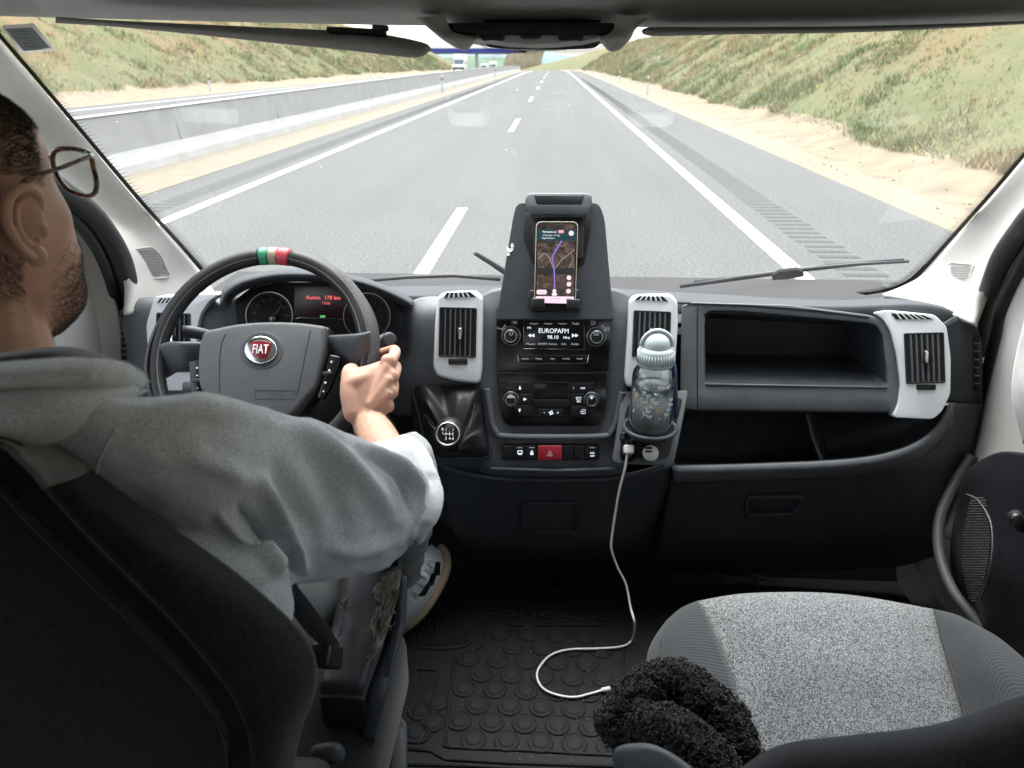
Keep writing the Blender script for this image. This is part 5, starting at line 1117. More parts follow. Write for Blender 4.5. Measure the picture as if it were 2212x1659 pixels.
for pts, syms in (([(408, 780), (441, 776), (437, 848), (412, 848)], (('x', 426, 794, 6), ('+', 426, 811.5, 6), ('–', 427, 838, 6))), ([(711, 765), (736, 770), (727, 800), (713, 836), (694, 862), (684, 858), (700, 812)], (('c', 716, 781, 7), ('o', 699, 845, 5)))):
    PQ = SP.off(hub_h + .004); pod = plate('button_pod', rpoly(pts, 5), PQ, -.015, 0, M['gloss'], sw, .002)
    for s, x, y, h in syms: text('button_symbol', s, x, y, PQ, h, M['white'], pod, h=.0006, bold=.02)
    m = MB(); x, y = (427, 823) if pts[0][0] < 500 else (708, 808); m.box(PQ(x, y, .002), SP.ex * .0075, SP.ey * .003, SN * .003); m.build('rocker', M['satin'], pod, bv=.001)
m = MB()
for t in (((711.5, 797), (708.5, 801.5), (714.5, 801.5)), ((700, 825), (706, 825), (703, 830))): m.add([PQ(x, y, .0006) for x, y in t], [(0, 1, 2)])
m.build('arrow_symbol', M['white'], pod)

# ---------------------------------------------------------------- gear lever
gl = thing('gear_lever', 'gear lever with round numbered knob on a wrinkled black leather gaiter', 'gear lever', tuple(pt(970, 960, 1.33)))
M['gaiter'] = mat('gaiter_leather', (.024, .026, .029), .50, bump=.5, bscale=160, var=.15, bdist=.0012)
kc = pt(968, 940, 1.235)
# skirt: rings from the frame up to the collar under the knob, with folds
base = [pt(x, y, Y) for x, y, Y in crom([(896, 834, 1.372), (960, 830, 1.368), (1034, 832, 1.364), (1048, 880, 1.35), (1055, 940, 1.33), (1055, 986, 1.315), (1005, 990, 1.315), (945, 988, 1.318), (920, 950, 1.33), (904, 890, 1.35)], 8, True)]
collar_c = kc + Vector((0, .03, -.045)); vs = []; nb = len(base); rings = 14
for j in range(rings + 1):
    t = j / rings
    for i in range(nb):
        a = 2 * math.pi * i / nb; b = base[i]; top = collar_c + (b - collar_c).normalized() * .018
        bulge = math.sin(math.pi * t); p = b.lerp(top, t ** 1.15) + Vector((0, -.35, .94)) * (.020 * bulge)
        p += Vector((0, -.4, .9)) * .0075 * bulge * math.sin(5 * a + 2.5 * t + 1.2 * math.sin(2 * a)) + Vector((0, -.4, .9)) * .004 * bulge * math.sin(11 * a - 5 * t)
        vs.append(p)
o = mk('gaiter', vs, [(j * nb + i, j * nb + (i + 1) % nb, (j + 1) * nb + (i + 1) % nb, (j + 1) * nb + i) for j in range(rings) for i in range(nb)], M['gaiter'], gl, True); subsurf(o, 1)
m = MB(); m.tube(base + [base[0], base[1]], .004, 8); m.build('gaiter_frame', M['plastic_dark'], gl, True)
m = MB()
for q0, q1 in (((915, 900), (944, 932)), ((1026, 872), (1014, 925))):
    for k in range(9):
        t = k / 9; x = q0[0] + (q1[0] - q0[0]) * t; y = q0[1] + (q1[1] - q0[1]) * t; Yk = 1.325 - .05 * t; m.tube([pt(x, y, Yk), pt(x + (q1[0] - q0[0]) * .06, y + (q1[1] - q0[1]) * .06, Yk - .002)], .0006, 4)
m.build('gaiter_stitching', mat('stitch_pale', (.30, .30, .31), .8), gl)
fn = (CAM - kc).normalized(); fn = (fn + Vector((0, 0, .25)) + Vector((-.05, 0, 0))).normalized()
m = MB(); m.lathe([(.010, -.055), (.012, -.03), (.019, -.02), (.0265, -.008), (.0275, .000), (.026, .006), (.0235, .010), (.0215, .011)], kc + Vector((0, 0, 0)), fn, 36)
m.sphere(kc + Vector((.003, .008, .008)) - fn * .012, .0265, 28, 18)
kb = m.build('gear_knob', M['leather'], gl, True)
m = MB(); m.lathe([(.0235, .0095), (.0228, .0125), (.0208, .0135), (.0200, .012)], kc, fn, 40, cap=False); m.build('knob_ring', M['chrome'], kb, True)
KF = Plane(kc + fn * .0112, fn); m = MB(); m.lathe([(0, 0), (.0205, 0), (.0205, .001), (0, .0012)], kc + fn * .0108, fn, 36); m.build('shift_disc', M['gloss'], kb)
fx = topx(KF.P); KF = Plane(kc + fn * .0122, fn)
for s, dx, dy in (('R', -11, -10), ('1', -4, -10), ('3', 4, -10), ('5', 11, -10), ('2', -4, 10), ('4', 4, 10), ('6', 11, 10)): text('gear_number', s, fx[0] + dx, fx[1] + dy, KF, 6, M['white'], kb, h=.0003)
m = MB()
for dx, y0, y1 in ((-11, -5, 0), (-4, -5, 5), (4, -5, 5), (11, -5, 5)): m.tube([KF(fx[0] + dx, fx[1] + y0, .0003), KF(fx[0] + dx, fx[1] + y1, .0003)], .0004, 4)
m.tube([KF(fx[0] - 11, fx[1], .0003), KF(fx[0] + 11, fx[1], .0003)], .0004, 4); m.build('gate_lines', M['white'], kb)
# ================================================================ FLOOR MAT, SEATS, SMALL THINGS
FZ = .752
mt = thing('floor_mat', 'black moulded rubber floor mat with raised studs and ribs across the cab floor', 'floor mat', (0, 1.1, FZ))
M['mat'] = mat('mat_rubber', (.013, .015, .017), .72, spec=.25, bump=.25, bscale=300, var=.15, rvar=.1)
m = MB(); m.prism([Vector(p) for p in ((-.75, .2, .737), (.85, .2, .737), (.85, 1.52, .737), (-.75, 1.52, .737))], Vector((0, 0, .013)))
# upturned front
m.prism([Vector(p) for p in ((-.75, 1.50, .74), (.85, 1.50, .74), (.85, 1.66, .93), (-.75, 1.66, .93))], Vector((0, -.01, .01)))
m.build('mat_base', M['mat'], mt, bv=.003)
def fl(x, y, z=FZ): return gz(x, y, z)
lines = [crom([(962, 1606), (966, 1560), (980, 1440), (988, 1418), (1004, 1408), (1030, 1402), (1042, 1388), (1048, 1345), (1056, 1330), (1080, 1326)], 4), crom([(962, 1606), (975, 1614), (1150, 1622), (1300, 1630), (1330, 1626), (1338, 1600), (1344, 1480), (1346, 1350), (1336, 1330), (1310, 1328)], 4),
         crom([(860, 1600), (900, 1604), (920, 1598), (930, 1570), (944, 1460), (940, 1448), (900, 1446)], 4), [(880, 1618), (930, 1622), (960, 1640), (1100, 1648), (1400, 1658)], [(880, 1652), (1000, 1654), (1400, 1672)], [(1040, 1278), (1200, 1276), (1330, 1286), (1400, 1310)], [(1060, 1268), (1200, 1266), (1350, 1276)],
         crom([(1392, 1300), (1384, 1275), (1398, 1240), (1430, 1215), (1440, 1195)], 4), crom([(1405, 1320), (1412, 1290), (1440, 1262), (1460, 1230), (1468, 1195)], 4), crom([(880, 1395), (960, 1402), (1010, 1392), (1022, 1372), (1026, 1330), (1034, 1290)], 4)]
m = MB()
for L_ in lines: m.tube([fl(*p, FZ - .001) for p in L_], .0035, 6)
m.build('border_rib', M['mat'], mt, True)
m = MB()
for k in range(15):
    x = 876 + 10.5 * k; m.tube([fl(x - 8, 1398 - .6 * k, FZ), fl(x + 22, 1300 - k * .8, FZ)], .0026, 6)
m.build('foot_rib', M['mat'], mt, True)['kind'] = 'stuff'
# studs: a domed button with a rim round it, staggered
A_ = fl(985, 1604); B_ = fl(1335, 1604); C_ = fl(1335, 1362)
studs = []
r = 0; y = A_.y + .01
while y < C_.y:
    x = A_.x + (.0 if r % 2 else .031)
    while x < B_.x + .01: studs.append((x, y)); x += .062
    y += .040; r += 1
for (x0, y0, x1, y1) in ((872, 1590, 926, 1470),):
    a, b = fl(x0, y0), fl(x1, y1); studs += [(a.x + .02, a.y + .01), (a.x + .05, a.y + .035), (a.x + .02, a.y + .06), (a.x + .05, a.y + .085)]
a = fl(1420, 1400); studs += [(a.x + .03 * i, a.y - .1 + .05 * j + (.025 if i % 2 else 0)) for i in range(0) for j in range(4)]
n_st = 0
dome = None
for (x, y) in studs:
    q = topx((x, y, FZ))
    if y > C_.y - .08 and q[0] < 1052: continue
    if y > C_.y - .015: continue
    if dome is None:
        mm = MB(); mm.lathe([(.0245, -.002), (.0235, .0018), (.0215, .0018), (.0205, -.0005), (.0150, -.0005), (.0140, .0016), (.012, .0020), (.006, .0022), (0, .0022)], (0, 0, 0), (0, 0, 1), 24, cap=False)
        dome = mm.build('stud', M['mat'], mt, True); dome.location = (x, y, FZ); n_st += 1
    elif n_st < 96:
        c = dome.copy(); COL.objects.link(c); c.location = (x, y, FZ); n_st += 1
UPn = Plane((0, 1.585, .84), Vector((0, -.19, .16)))
UPn = Plane((0, 1.49, .79), (0, 0, 1))
for (x, y) in ((1500, 1214), (1545, 1232), (1590, 1214), (1635, 1232), (1522, 1250), (1612, 1250)):
    c = dome.copy(); COL.objects.link(c); P = fl(x, y + 8); c.location = P
# oval name badge moulded in the mat
ov = circ(1200, 1329, 118, 40, 22); m = MB(); m.tube([fl(*p) for p in rrect(1086, 1308, 1318, 1350, 18, 5) + [(1086, 1326)]], .0026, 6); bd = m.build('name_badge', M['mat'], mt, True)
BPl = Plane((0, 1.2, FZ), (0, 0, 1)); text('badge_letters', 'DUCATO', 1200, 1331, BPl, 22, mat('mat_letters', (.030, .033, .036), .35), bd, h=.0015, sx=1.9, bold=.01)
# crumbs on the mat
m = MB()
for _ in range(170): p = fl(random.uniform(850, 1400), random.uniform(1400, 1655), FZ + .001); m.sphere(p, random.uniform(.0004, .0013), 4, 3)
for _ in range(16): p = fl(random.uniform(1600, 2000), random.uniform(1180, 1260), FZ + .001); m.sphere(p, .0008, 4, 3)
tag(m.build('crumbs', mat('crumb', (.35, .33, .28), .9), recalc=False), 'pale crumbs and grit scattered over the rubber mat', 'crumbs', kind='stuff')

def patchz(name, rows, mat_, parent, **k):
    return patch(name, [[(x, y, gz(x, y, z).y) for x, y, z in r] for r in rows], mat_, parent, **k)

# ---------------------------------------------------------------- passenger seat
M['rib_cloth'] = weave('ribbed_seat_cloth', (.030, .033, .036), (.050, .054, .058), 100, angle=.8, bump=.5, dist=.0008, sheen=.15)
M['melange'] = weave('speckled_seat_cloth', (.04, .042, .045), (.31, .325, .335), 1100, bump=.9, dist=.0008, melange=(.35, .72), sheen=.2)
M['seat_black'] = weave('black_seat_cloth', (.007, .0075, .0085), (.016, .0175, .019), 420, wave=False, angle=.7, bump=.3, dist=.0005, sheen=.12)
ps = thing('passenger_seat', 'empty passenger seat with speckled grey centre and dark ribbed bolsters', 'seat', (.38, .7, .75))
z = 1.19
patchz('cushion_centre', [[(1530, 1420, 1.06), (1700, 1400, 1.06), (1850, 1405, 1.06), (2030, 1430, 1.06)], [(1512, 1316, 1.165), (1640, 1298, 1.165), (1820, 1300, 1.165), (2014, 1332, 1.165)], [(1508, 1300, z - .006), (1620, 1284, z), (1820, 1286, z), (2016, 1318, z - .006)], [(1530, 1340, z - .006), (1650, 1330, z + .006), (1850, 1335, z + .006), (2028, 1365, z - .006)],
                          [(1570, 1430, z - .012), (1700, 1430, z + .002), (1880, 1435, z + .002), (2052, 1450, z - .012)], [(1600, 1520, z - .016), (1730, 1520, z - .006), (1900, 1520, z - .006), (2078, 1535, z - .016)], [(1625, 1620, z - .02), (1760, 1620, z - .012), (1930, 1620, z - .012), (2100, 1630, z - .02)], [(1640, 1700, z - .02), (1790, 1720, z - .02), (1960, 1720, z - .02), (2120, 1720, z - .02)]], M['melange'], ps, sub=(6, 6), thick=.02)
patchz('side_bolster', [[(1440, 1440, 1.06), (1460, 1400, 1.06), (1530, 1420, 1.06)], [(1446, 1350, 1.15), (1470, 1330, 1.165), (1512, 1316, 1.165)], [(1440, 1340, 1.17), (1470, 1314, z - .004), (1508, 1299, z - .006)], [(1404, 1395, 1.165), (1450, 1350, z + .008), (1530, 1339, z - .006)],
                        [(1395, 1450, 1.155), (1450, 1420, z + .016), (1570, 1429, z - .012)], [(1398, 1530, 1.14), (1470, 1500, z + .018), (1600, 1519, z - .016)], [(1410, 1640, 1.12), (1500, 1600, z + .018), (1625, 1620, z - .02)], [(1430, 1740, 1.12), (1520, 1700, z + .018), (1642, 1702, z - .02)]], M['rib_cloth'], ps, sub=(6, 6), thick=.02, label='inner bolster beside the black fleece')
patchz('side_bolster', [[(2030, 1430, 1.06), (2100, 1430, 1.06), (2200, 1500, 1.06)], [(2014, 1332, 1.165), (2070, 1345, 1.165), (2140, 1380, 1.16)], [(2017, 1318, z - .006), (2072, 1330, z - .002), (2150, 1372, 1.175)], [(2029, 1364, z - .006), (2110, 1368, z + .012), (2215, 1425, 1.17)],
                        [(2053, 1450, z - .012), (2150, 1440, z + .02), (2290, 1500, 1.165)], [(2079, 1535, z - .016), (2200, 1530, z + .02), (2340, 1590, 1.16)], [(2101, 1630, z - .02), (2230, 1630, z + .02), (2370, 1680, 1.16)], [(2121, 1720, z - .02), (2260, 1720, z + .02), (2400, 1760, 1.16)]], M['rib_cloth'], ps, sub=(6, 6), thick=.02, label='outer bolster by the door')
m = MB()
m.tube([pt(x, y, gz(x, y, zz).y - .001) for x, y, zz in crom([(1440, 1342, 1.172), (1432, 1370, 1.185), (1428, 1400, 1.195), (1432, 1450, 1.198), (1440, 1500, 1.20)], 5)], .0012, 5)
m.build('bolster_seam', M['satin'], ps, True)
m = MB(); m.box((.40, .62, .93), (.21, 0, 0), (0, .22, 0), (0, 0, .16)); m.build('seat_base', M['black'], ps, bv=.03)
patch('backrest', [[(1560, 1760, .52), (1680, 1680, .54), (1850, 1660, .55), (2050, 1620, .55), (2300, 1560, .55), (2500, 1540, .5)], [(1590, 1668, .47), (1680, 1612, .48), (1830, 1592, .49), (2020, 1566, .49), (2230, 1494, .48), (2420, 1430, .46)], [(1600, 1700, .41), (1720, 1640, .42), (1880, 1618, .42), (2080, 1590, .42), (2300, 1530, .41), (2480, 1480, .40)], [(1640, 1900, .36), (1780, 1850, .36), (1950, 1820, .36), (2150, 1800, .36), (2350, 1750, .36), (2550, 1700, .36)]], M['seat_black'], ps, (6, 5), .02, 'black top of the seat back nearest the camera')
if 0: m = MB(); m.tube([pt(x, y, Y) for x, y, Y in crom([(1700, 1632, .425), (1860, 1612, .428), (2000, 1594, .428), (2120, 1560, .428), (2260, 1512, .422)], 5)], .0013, 5); pass
gloft('armrest', [(1322, 1640, 1335, 1690, .47, .02), (1336, 1612, 1352, 1720, .47, .035), (1400, 1606, 1400, 1760, .46, .04), (1460, 1632, 1440, 1780, .45, .04), (1520, 1680, 1480, 1800, .44, .04)], M['plastic'], ps, power=2.6, label='black folded armrest under the fleece')

# ---------------------------------------------------------------- black fleece thrown over the armrest
def remesh(name, mb, vox, smooth_it=4, mat_=None, parent=None, fac=.5, label=None, displace=None):
    o = mb.build(name, mat_, None, True)
    md = o.modifiers.new('r', 'REMESH'); md.mode = 'VOXEL'; md.voxel_size = vox; md.use_smooth_shade = True
    if smooth_it: s_ = o.modifiers.new('s', 'SMOOTH'); s_.iterations = smooth_it; s_.factor = fac
    dg = bpy.context.evaluated_depsgraph_get(); me = bpy.data.meshes.new_from_object(o.evaluated_get(dg)); bpy.data.objects.remove(o)
    if mat_ is not None and len(me.materials) == 0: me.materials.append(mat_)
    me.polygons.foreach_set('use_smooth', [True] * len(me.polygons)); me.name = name
    if displace:
        n = len(me.vertices); co = np.empty(n * 3); me.vertices.foreach_get('co', co); no = np.empty(n * 3); me.vertices.foreach_get('normal', no)
        co = co.reshape(-1, 3); no = no.reshape(-1, 3); co = co + no * displace(co, no)[:, None]; me.vertices.foreach_set('co', co.ravel()); me.update()
    o = bpy.data.objects.new(name, me); COL.objects.link(o)
    if parent is not None: o.parent = parent; o.matrix_parent_inverse = Matrix.Translation(-parent.location) if parent.type == 'EMPTY' else Matrix()
    if label: o['label'] = label
    return o
def px_tube(mb, pts, seg=14):
    """pts: (px, py, z, radius in metres)"""
    P = crom(pts, 5); mb.tube([gz(p[0], p[1], p[2]) for p in P], [p[3] for p in P], seg)
fb = MB()
px_tube(fb, [(1316, 1590, 1.21, .018), (1348, 1540, 1.225, .022), (1392, 1500, 1.235, .024), (1430, 1472, 1.24, .022), (1475, 1474, 1.245, .021), (1520, 1510, 1.25, .023), (1566, 1556, 1.245, .024), (1592, 1610, 1.24, .023), (1600, 1650, 1.235, .020)])
px_tube(fb, [(1318, 1592, 1.205, .018), (1375, 1572, 1.225, .023), (1430, 1578, 1.24, .026), (1478, 1606, 1.25, .027), (1515, 1645, 1.25, .028), (1545, 1700, 1.24, .030)])
px_tube(fb, [(1310, 1592, 1.195, .014), (1350, 1560, 1.205, .030), (1400, 1528, 1.205, .030), (1440, 1520, 1.20, .024)])
px_tube(fb, [(1500, 1632, 1.225, .022), (1555, 1628, 1.225, .020), (1596, 1640, 1.23, .020)])
px_tube(fb, [(1420, 1540, 1.17, .03), (1500, 1570, 1.17, .03), (1560, 1600, 1.17, .03)])
def curl(co, no):
    return np.array([.0045 * mnoise.noise(Vector(c) * 60) + .003 * mnoise.noise(Vector(c) * 130) for c in co])
M['fleece'] = mat('fleece', (.010, .010, .011), 1.0, bump=.6, bscale=350, sheen=.35, var=.3, spec=.1)
fleece = remesh('fleece_jacket', fb, .005, 3, M['fleece'], displace=curl)
tag(fleece, 'black curly fleece bundled on the inner edge of the passenger seat', 'fleece')
# curls
me = fleece.data; vs = me.vertices; m = MB(); idx = rng.choice(len(vs), 9000)
for i in idx:
    c = vs[int(i)].co; nn = vs[int(i)].normal
    if nn.dot(CAM - c) < -.1: continue
    t = nn.orthogonal().normalized(); t = Matrix.Rotation(random.uniform(0, 6.28), 3, nn) @ t; q = random.uniform(.8, 1.4)
    m.tube([c - nn * .001, c + nn * .0028 * q + t * .001, c + nn * .0034 * q + t * .003 * q, c + nn * .0012 + t * .0045 * q], [.0009, .0011, .0009, .0003], 3, cap=False)
o = m.build('curled_pile', M['fleece'], fleece, True, recalc=False)

# ---------------------------------------------------------------- driver seat
ds = thing('driver_seat', 'black fabric driver seat seen from behind with a folding armrest', 'seat', (-.45, .45, .75))
E0 = [(-260, 850), (-120, 880), (0, 914), (75, 945), (150, 985), (250, 1052), (360, 1130), (470, 1206), (560, 1276), (640, 1352), (682, 1420), (680, 1500), (652, 1575), (634, 1680), (640, 1850)]
E2 = [(-300, 900), (-140, 930), (5, 958), (60, 1005), (115, 1070), (190, 1150), (280, 1240), (370, 1330), (440, 1410), (500, 1490), (530, 1550), (545, 1600), (548, 1660), (550, 1740), (560, 1900)]
E3 = [(-400, 1000), (-260, 1040), (-120, 1090), (-60, 1150), (0, 1230), (60, 1310), (130, 1400), (200, 1480), (260, 1550), (310, 1620), (340, 1670), (350, 1720), (355, 1780), (360, 1850), (370, 2000)]
E4 = [(-800, 1300), (-700, 1350), (-600, 1400), (-520, 1450), (-440, 1500), (-360, 1560), (-280, 1620), (-200, 1680), (-120, 1740), (-60, 1800), (0, 1850), (40, 1900), (60, 1950), (80, 2000), (100, 2100)]
def mv(E, dx, dy, Y): return [(x + dx, y + dy, Y + .05 * min(i, 10) / 10) for i, (x, y) in enumerate(E)]
def blend(A, B, t, Y): return [(a[0] + (b[0] - a[0]) * t, a[1] + (b[1] - a[1]) * t, Y + .05 * min(i, 10) / 10) for i, (a, b) in enumerate(zip(A, B))]
patch('backrest', [mv(E0, -14, 22, .50), mv(E0, 0, 0, .415), blend(E0, E2, .10, .392), blend(E0, E2, .5, .366), mv(E2, 0, 0, .356), blend(E2, E3, .06, .351), mv(E3, 0, 0, .345), mv(E4, 0, 0, .335)], M['seat_black'], ds, (5, 4), .02)
m = MB(); m.tube([pt(x, y, Y - .0012) for x, y, Y in crom(blend(E2, E3, .03, .353), 4)], .0012, 5); m.build('backrest_seam', M['rubber'], ds, True)
M['grey_insert'] = mat('grey_insert_cloth', (.075, .08, .085), .95, bump=1, bscale=230, var=.25, vscale=120, sheen=.3)
patch('grey_insert', [[(-260, 850, .413), (-120, 880, .412), (0, 913, .411), (75, 944, .411), (150, 984, .411), (196, 1012, .412)], [(-270, 870, .385), (-130, 895, .385), (0, 930, .386), (65, 962, .387), (128, 1004, .388), (160, 1030, .389)], [(-290, 900, .362), (-140, 925, .362), (3, 956, .362), (40, 984, .362), (78, 1020, .362), (100, 1052, .362)]], M['grey_insert'], ds, (5, 5), .003)
m = MB(); P = [p for p in crom([(p[0], p[1], p[2]) for p in blend(E0, E2, .06, .399)][4:11], 12)]
for i in range(0, len(P) - 1):
    a = pt(*P[i]); b = pt(*P[i + 1]); d = b - a; L_ = d.length; k = 0
    toC = (CAM - a).normalized() * .0035
    while k * .0065 < L_: m.tube([a + d * (k * .0065 / L_) + toC, a + d * min((k * .0065 + .0038) / L_, 1) + toC], .0005, 4); k += 1
m.build('stitching', mat('stitch_light', (.25, .25, .25), .8), ds)
m = MB(); m.box((-.46, .66, 1.03), (.25, 0, 0), (0, .26, 0), (0, 0, .08)); m.build('cushion', M['seat_black'], ds, bv=.05, seg=4)
m = MB(); m.box((-.46, .62, .86), (.2, 0, 0), (0, .22, 0), (0, 0, .10)); m.build('seat_base', M['black'], ds, bv=.02)
m = MB(); m.box((-.36, .52, .97), (.12, 0, 0), (0, .09, 0), (0, 0, .19)); m.build('seat_side', M['black'], ds, bv=.02)
# armrest
M['arm_vinyl'] = mat('armrest_vinyl', (.036, .039, .043), .42, bump=.4, bscale=500, var=.12, bdist=.0005)
ar = gloft('armrest', [(742, 1238, 868, 1222, .800, .022), (735, 1275, 860, 1262, .785, .026), (722, 1330, 846, 1322, .760, .028), (708, 1395, 822, 1388, .728, .030), (696, 1450, 800, 1450, .700, .030), (690, 1478, 792, 1482, .686, .028), (692, 1500, 788, 1504, .680, .018)], M['arm_vinyl'], ds, power=4.2, seg=28, label='worn black armrest raised beside the driver')
# torn patch with foam showing, raised rim of peeling vinyl
fv = []; 
def arm_top(x, y, h=0):
    t = (y - 1238) / 240; Y = .800 - .114 * t - .028; return pt(x, y, Y - h)
FO = crom([(838, 1236), (866, 1228), (862, 1270), (850, 1320), (834, 1372), (812, 1415), (798, 1420), (806, 1385), (800, 1350), (812, 1310), (806, 1275), (822, 1250)], 5, True)
cF = np.mean(FO, 0); vs = []; K_ = 9
for j in range(K_ + 1):
    for i, p in enumerate(FO):
        q = cF + (np.array(p) - cF) * (1 - j / K_ * .96); hgt = .0025 * mnoise.noise(Vector((q[0] * .09, q[1] * .09, 1))) + .0025 * mnoise.noise(Vector((q[0] * .3, q[1] * .3, 5))) + (.003 if j else 0)
        vs.append(arm_top(q[0], q[1], hgt - .001))
nF = len(FO); mk('torn_foam', vs, [(j * nF + i, j * nF + (i + 1) % nF, (j + 1) * nF + (i + 1) % nF, (j + 1) * nF + i) for j in range(K_) for i in range(nF)], mat('old_foam', (.17, .155, .12), .95, bump=1, bscale=260, var=.35, vscale=90, bdist=.003), ar, True)
m = MB()
for _ in range(120):
    if random.random() < .5: x, y = random.gauss(746, 5), random.uniform(1290, 1385); x -= (y - 1300) * .16
    else: i = random.randrange(nF); x, y = FO[i][0] + random.gauss(0, 3), FO[i][1] + random.gauss(0, 4)
    c = arm_top(x, y, .001); m.sphere(c, random.uniform(.0008, .0022), 5, 4, sc=(1, 1.6, .7))
m.build('peeling_flakes', M['arm_vinyl'], ar, True)['kind'] = 'stuff'
m = MB()
for k in range(52):
    t = k / 51; xa = 872 - 40 * t; ya = 1245 + 215 * t; Yk = .795 - .105 * t - .004
    m.tube([pt(xa - 3, ya, Yk), pt(xa + 11 - 3 * t, ya + 3, Yk + .012)], .0011, 4)
m.build('ribbed_edge', M['satin'], ar)['kind'] = 'stuff'
gloft('armrest_side', [(862, 1240, 880, 1246, .81, .03), (846, 1330, 876, 1345, .78, .03), (815, 1430, 852, 1440, .74, .03), (788, 1510, 834, 1515, .71, .03), (780, 1590, 812, 1598, .70, .03)], M['plastic_dark'], ds, power=4)
gloft('armrest_bracket', [(690, 1505, 790, 1510, .70, .03), (694, 1540, 792, 1545, .70, .03), (704, 1572, 788, 1576, .70, .025)], M['satin'], ds, power=5)
gloft('bracket_boot', [(716, 1570, 800, 1575, .72, .02), (730, 1620, 806, 1620, .70, .025), (742, 1700, 812, 1700, .68, .025)], M['rubber'], ds, power=3)
M['grey_plastic'] = mat('seat_grey_plastic', (.075, .082, .088), .5, bump=.2, bscale=700)
BK = Plane(pt(840, 1600, .80), (.1, -.7, .7))
gp_ = plate('hinge_cover', rpoly([(812, 1660), (806, 1600), (824, 1548), (862, 1549), (876, 1566), (878, 1700), (812, 1720)], 9), BK, -.03, 0, M['grey_plastic'], ds, .004, 3)
plate('cover_edge', rpoly([(848, 1600), (862, 1572), (874, 1576), (876, 1700), (842, 1700)], 6), BK, .0, .003, M['plastic'], gp_, .001)
gloft('recliner_knob', [(664, 1660, 668, 1700, .66, .02), (672, 1616, 690, 1720, .66, .035), (700, 1604, 710, 1730, .66, .04), (735, 1606, 740, 1730, .66, .035), (753, 1640, 752, 1720, .66, .02)], M['grey_plastic'], ds, power=3)
# seat belt and buckle
sb = thing('seat_belt', 'dark webbing seat belt running down beside the driver hip to its buckle', 'seat belt', tuple(pt(670, 1340, .64)))
def webbing(name, pts, mat_, parent, th=.0016):
    P = crom(pts, 6); vs = []; 
    for p in P: a, b = pt(p[0], p[1], p[4]), pt(p[2], p[3], p[4] + .004); vs += [a, b]
    o = mk(name, vs, [(2 * i, 2 * i + 1, 2 * i + 3, 2 * i + 2) for i in range(len(P) - 1)], mat_, parent, True); solid(o, th, 0); return o
M['belt'] = weave('belt_webbing', (.022, .024, .026), (.045, .048, .05), 90, bump=.4, sheen=.1)
webbing('webbing', [(560, 1215, 612, 1200, .60), (590, 1262, 640, 1262, .605), (622, 1310, 668, 1300, .61), (660, 1362, 702, 1345, .62), (700, 1400, 735, 1392, .63)], M['belt'], sb)
m = MB(); m.box(pt(706, 1418, .64), (.012, 0, 0), (0, .008, .01), (0, -.02, .022)); m.build('buckle', M['satin'], sb, bv=.004)

# ---------------------------------------------------------------- water bottle
bt_ = thing('water_bottle', 'clear water bottle with pale blue lid and leaf print in the cup holder', 'bottle', tuple(BC))
bz = BC + Vector((0, 0, -.028)); up = Vector((0, 0, 1)); Rb = .0405
prof = [(.0, 0), (.030, 0), (.036, .003), (.0395, .012), (Rb, .03), (Rb, .10), (Rb, .118), (.0385, .128), (.034, .136), (.030, .142), (.030, .150)]
m = MB(); m.lathe(prof, bz, up, 48, cap=False); M['bottle'] = glass_thin('bottle_plastic', (.93, .96, .96), .30, rough=.03); m.build('bottle_body', M['bottle'], bt_, True)
wm, nt, N, L, B = nodes('water'); B.inputs['Base Color'].default_value = (.90, .96, .97, 1); B.inputs['Transmission Weight'].default_value = .72; B.inputs['IOR'].default_value = 1.33; B.inputs['Roughness'].default_value = .0  # white share stands in for light refracted through the clear water
m = MB(); m.lathe([(0, .003), (.029, .003), (.035, .006), (.0385, .014), (.0395, .03), (.0395, .099), (0, .099)], bz, up, 48, cap=False); m.build('water', wm, bt_, True)
lidm = mat('lid_blue', (.50, .58, .58), .4, var=.02)
m = MB(); m.lathe([(0, .141), (.0325, .141), (.0335, .144), (.0328, .168), (.031, .173), (.028, .176), (.0, .177)], bz, up, 48)
for k in range(40): a = 2 * math.pi * k / 40; c = bz + Vector((.033 * math.cos(a), .033 * math.sin(a), .157)); m.box(c, Vector((math.cos(a), math.sin(a), 0)) * .0012, Vector((-math.sin(a), math.cos(a), 0)) * .0011, (0, 0, .010))
ld = m.build('lid', lidm, bt_, True)
m = MB(); m.sphere(bz + Vector((0, 0, .180)), .0255, 32, 20); m.build('spout_dome', lidm, ld, True)
m = MB(); m.tube([bz + Vector((-.0 + .0285 * math.cos(a), -.004, .178 + .031 * math.sin(a))) for a in [math.pi * k / 24 for k in range(25)]], .0035, 8); m.build('handle_ring', lidm, ld, True)
wp_ = mat('bottle_print', (.70, .78, .80), .5); tan_ = mat('bottle_print_tan', (.55, .42, .24), .6)
def cyl(u, v): a = -math.pi / 2 + u; return bz + Vector((math.cos(a) * (Rb + .0005), math.sin(a) * (Rb + .0005), v))
def leaf(m, u, v, ang, l=.008, w=.0022):
    P = []
    for k in range(10):
        t = 2 * math.pi * k / 10; x = l / 2 * math.cos(t) + l / 2; y = w * math.sin(t) * (1 - .2 * math.cos(t)); P.append(cyl(u + (x * math.cos(ang) - y * math.sin(ang)) / Rb, v + x * math.sin(ang) + y * math.cos(ang)))
    m.add(P, [tuple(range(10))])
m = MB()
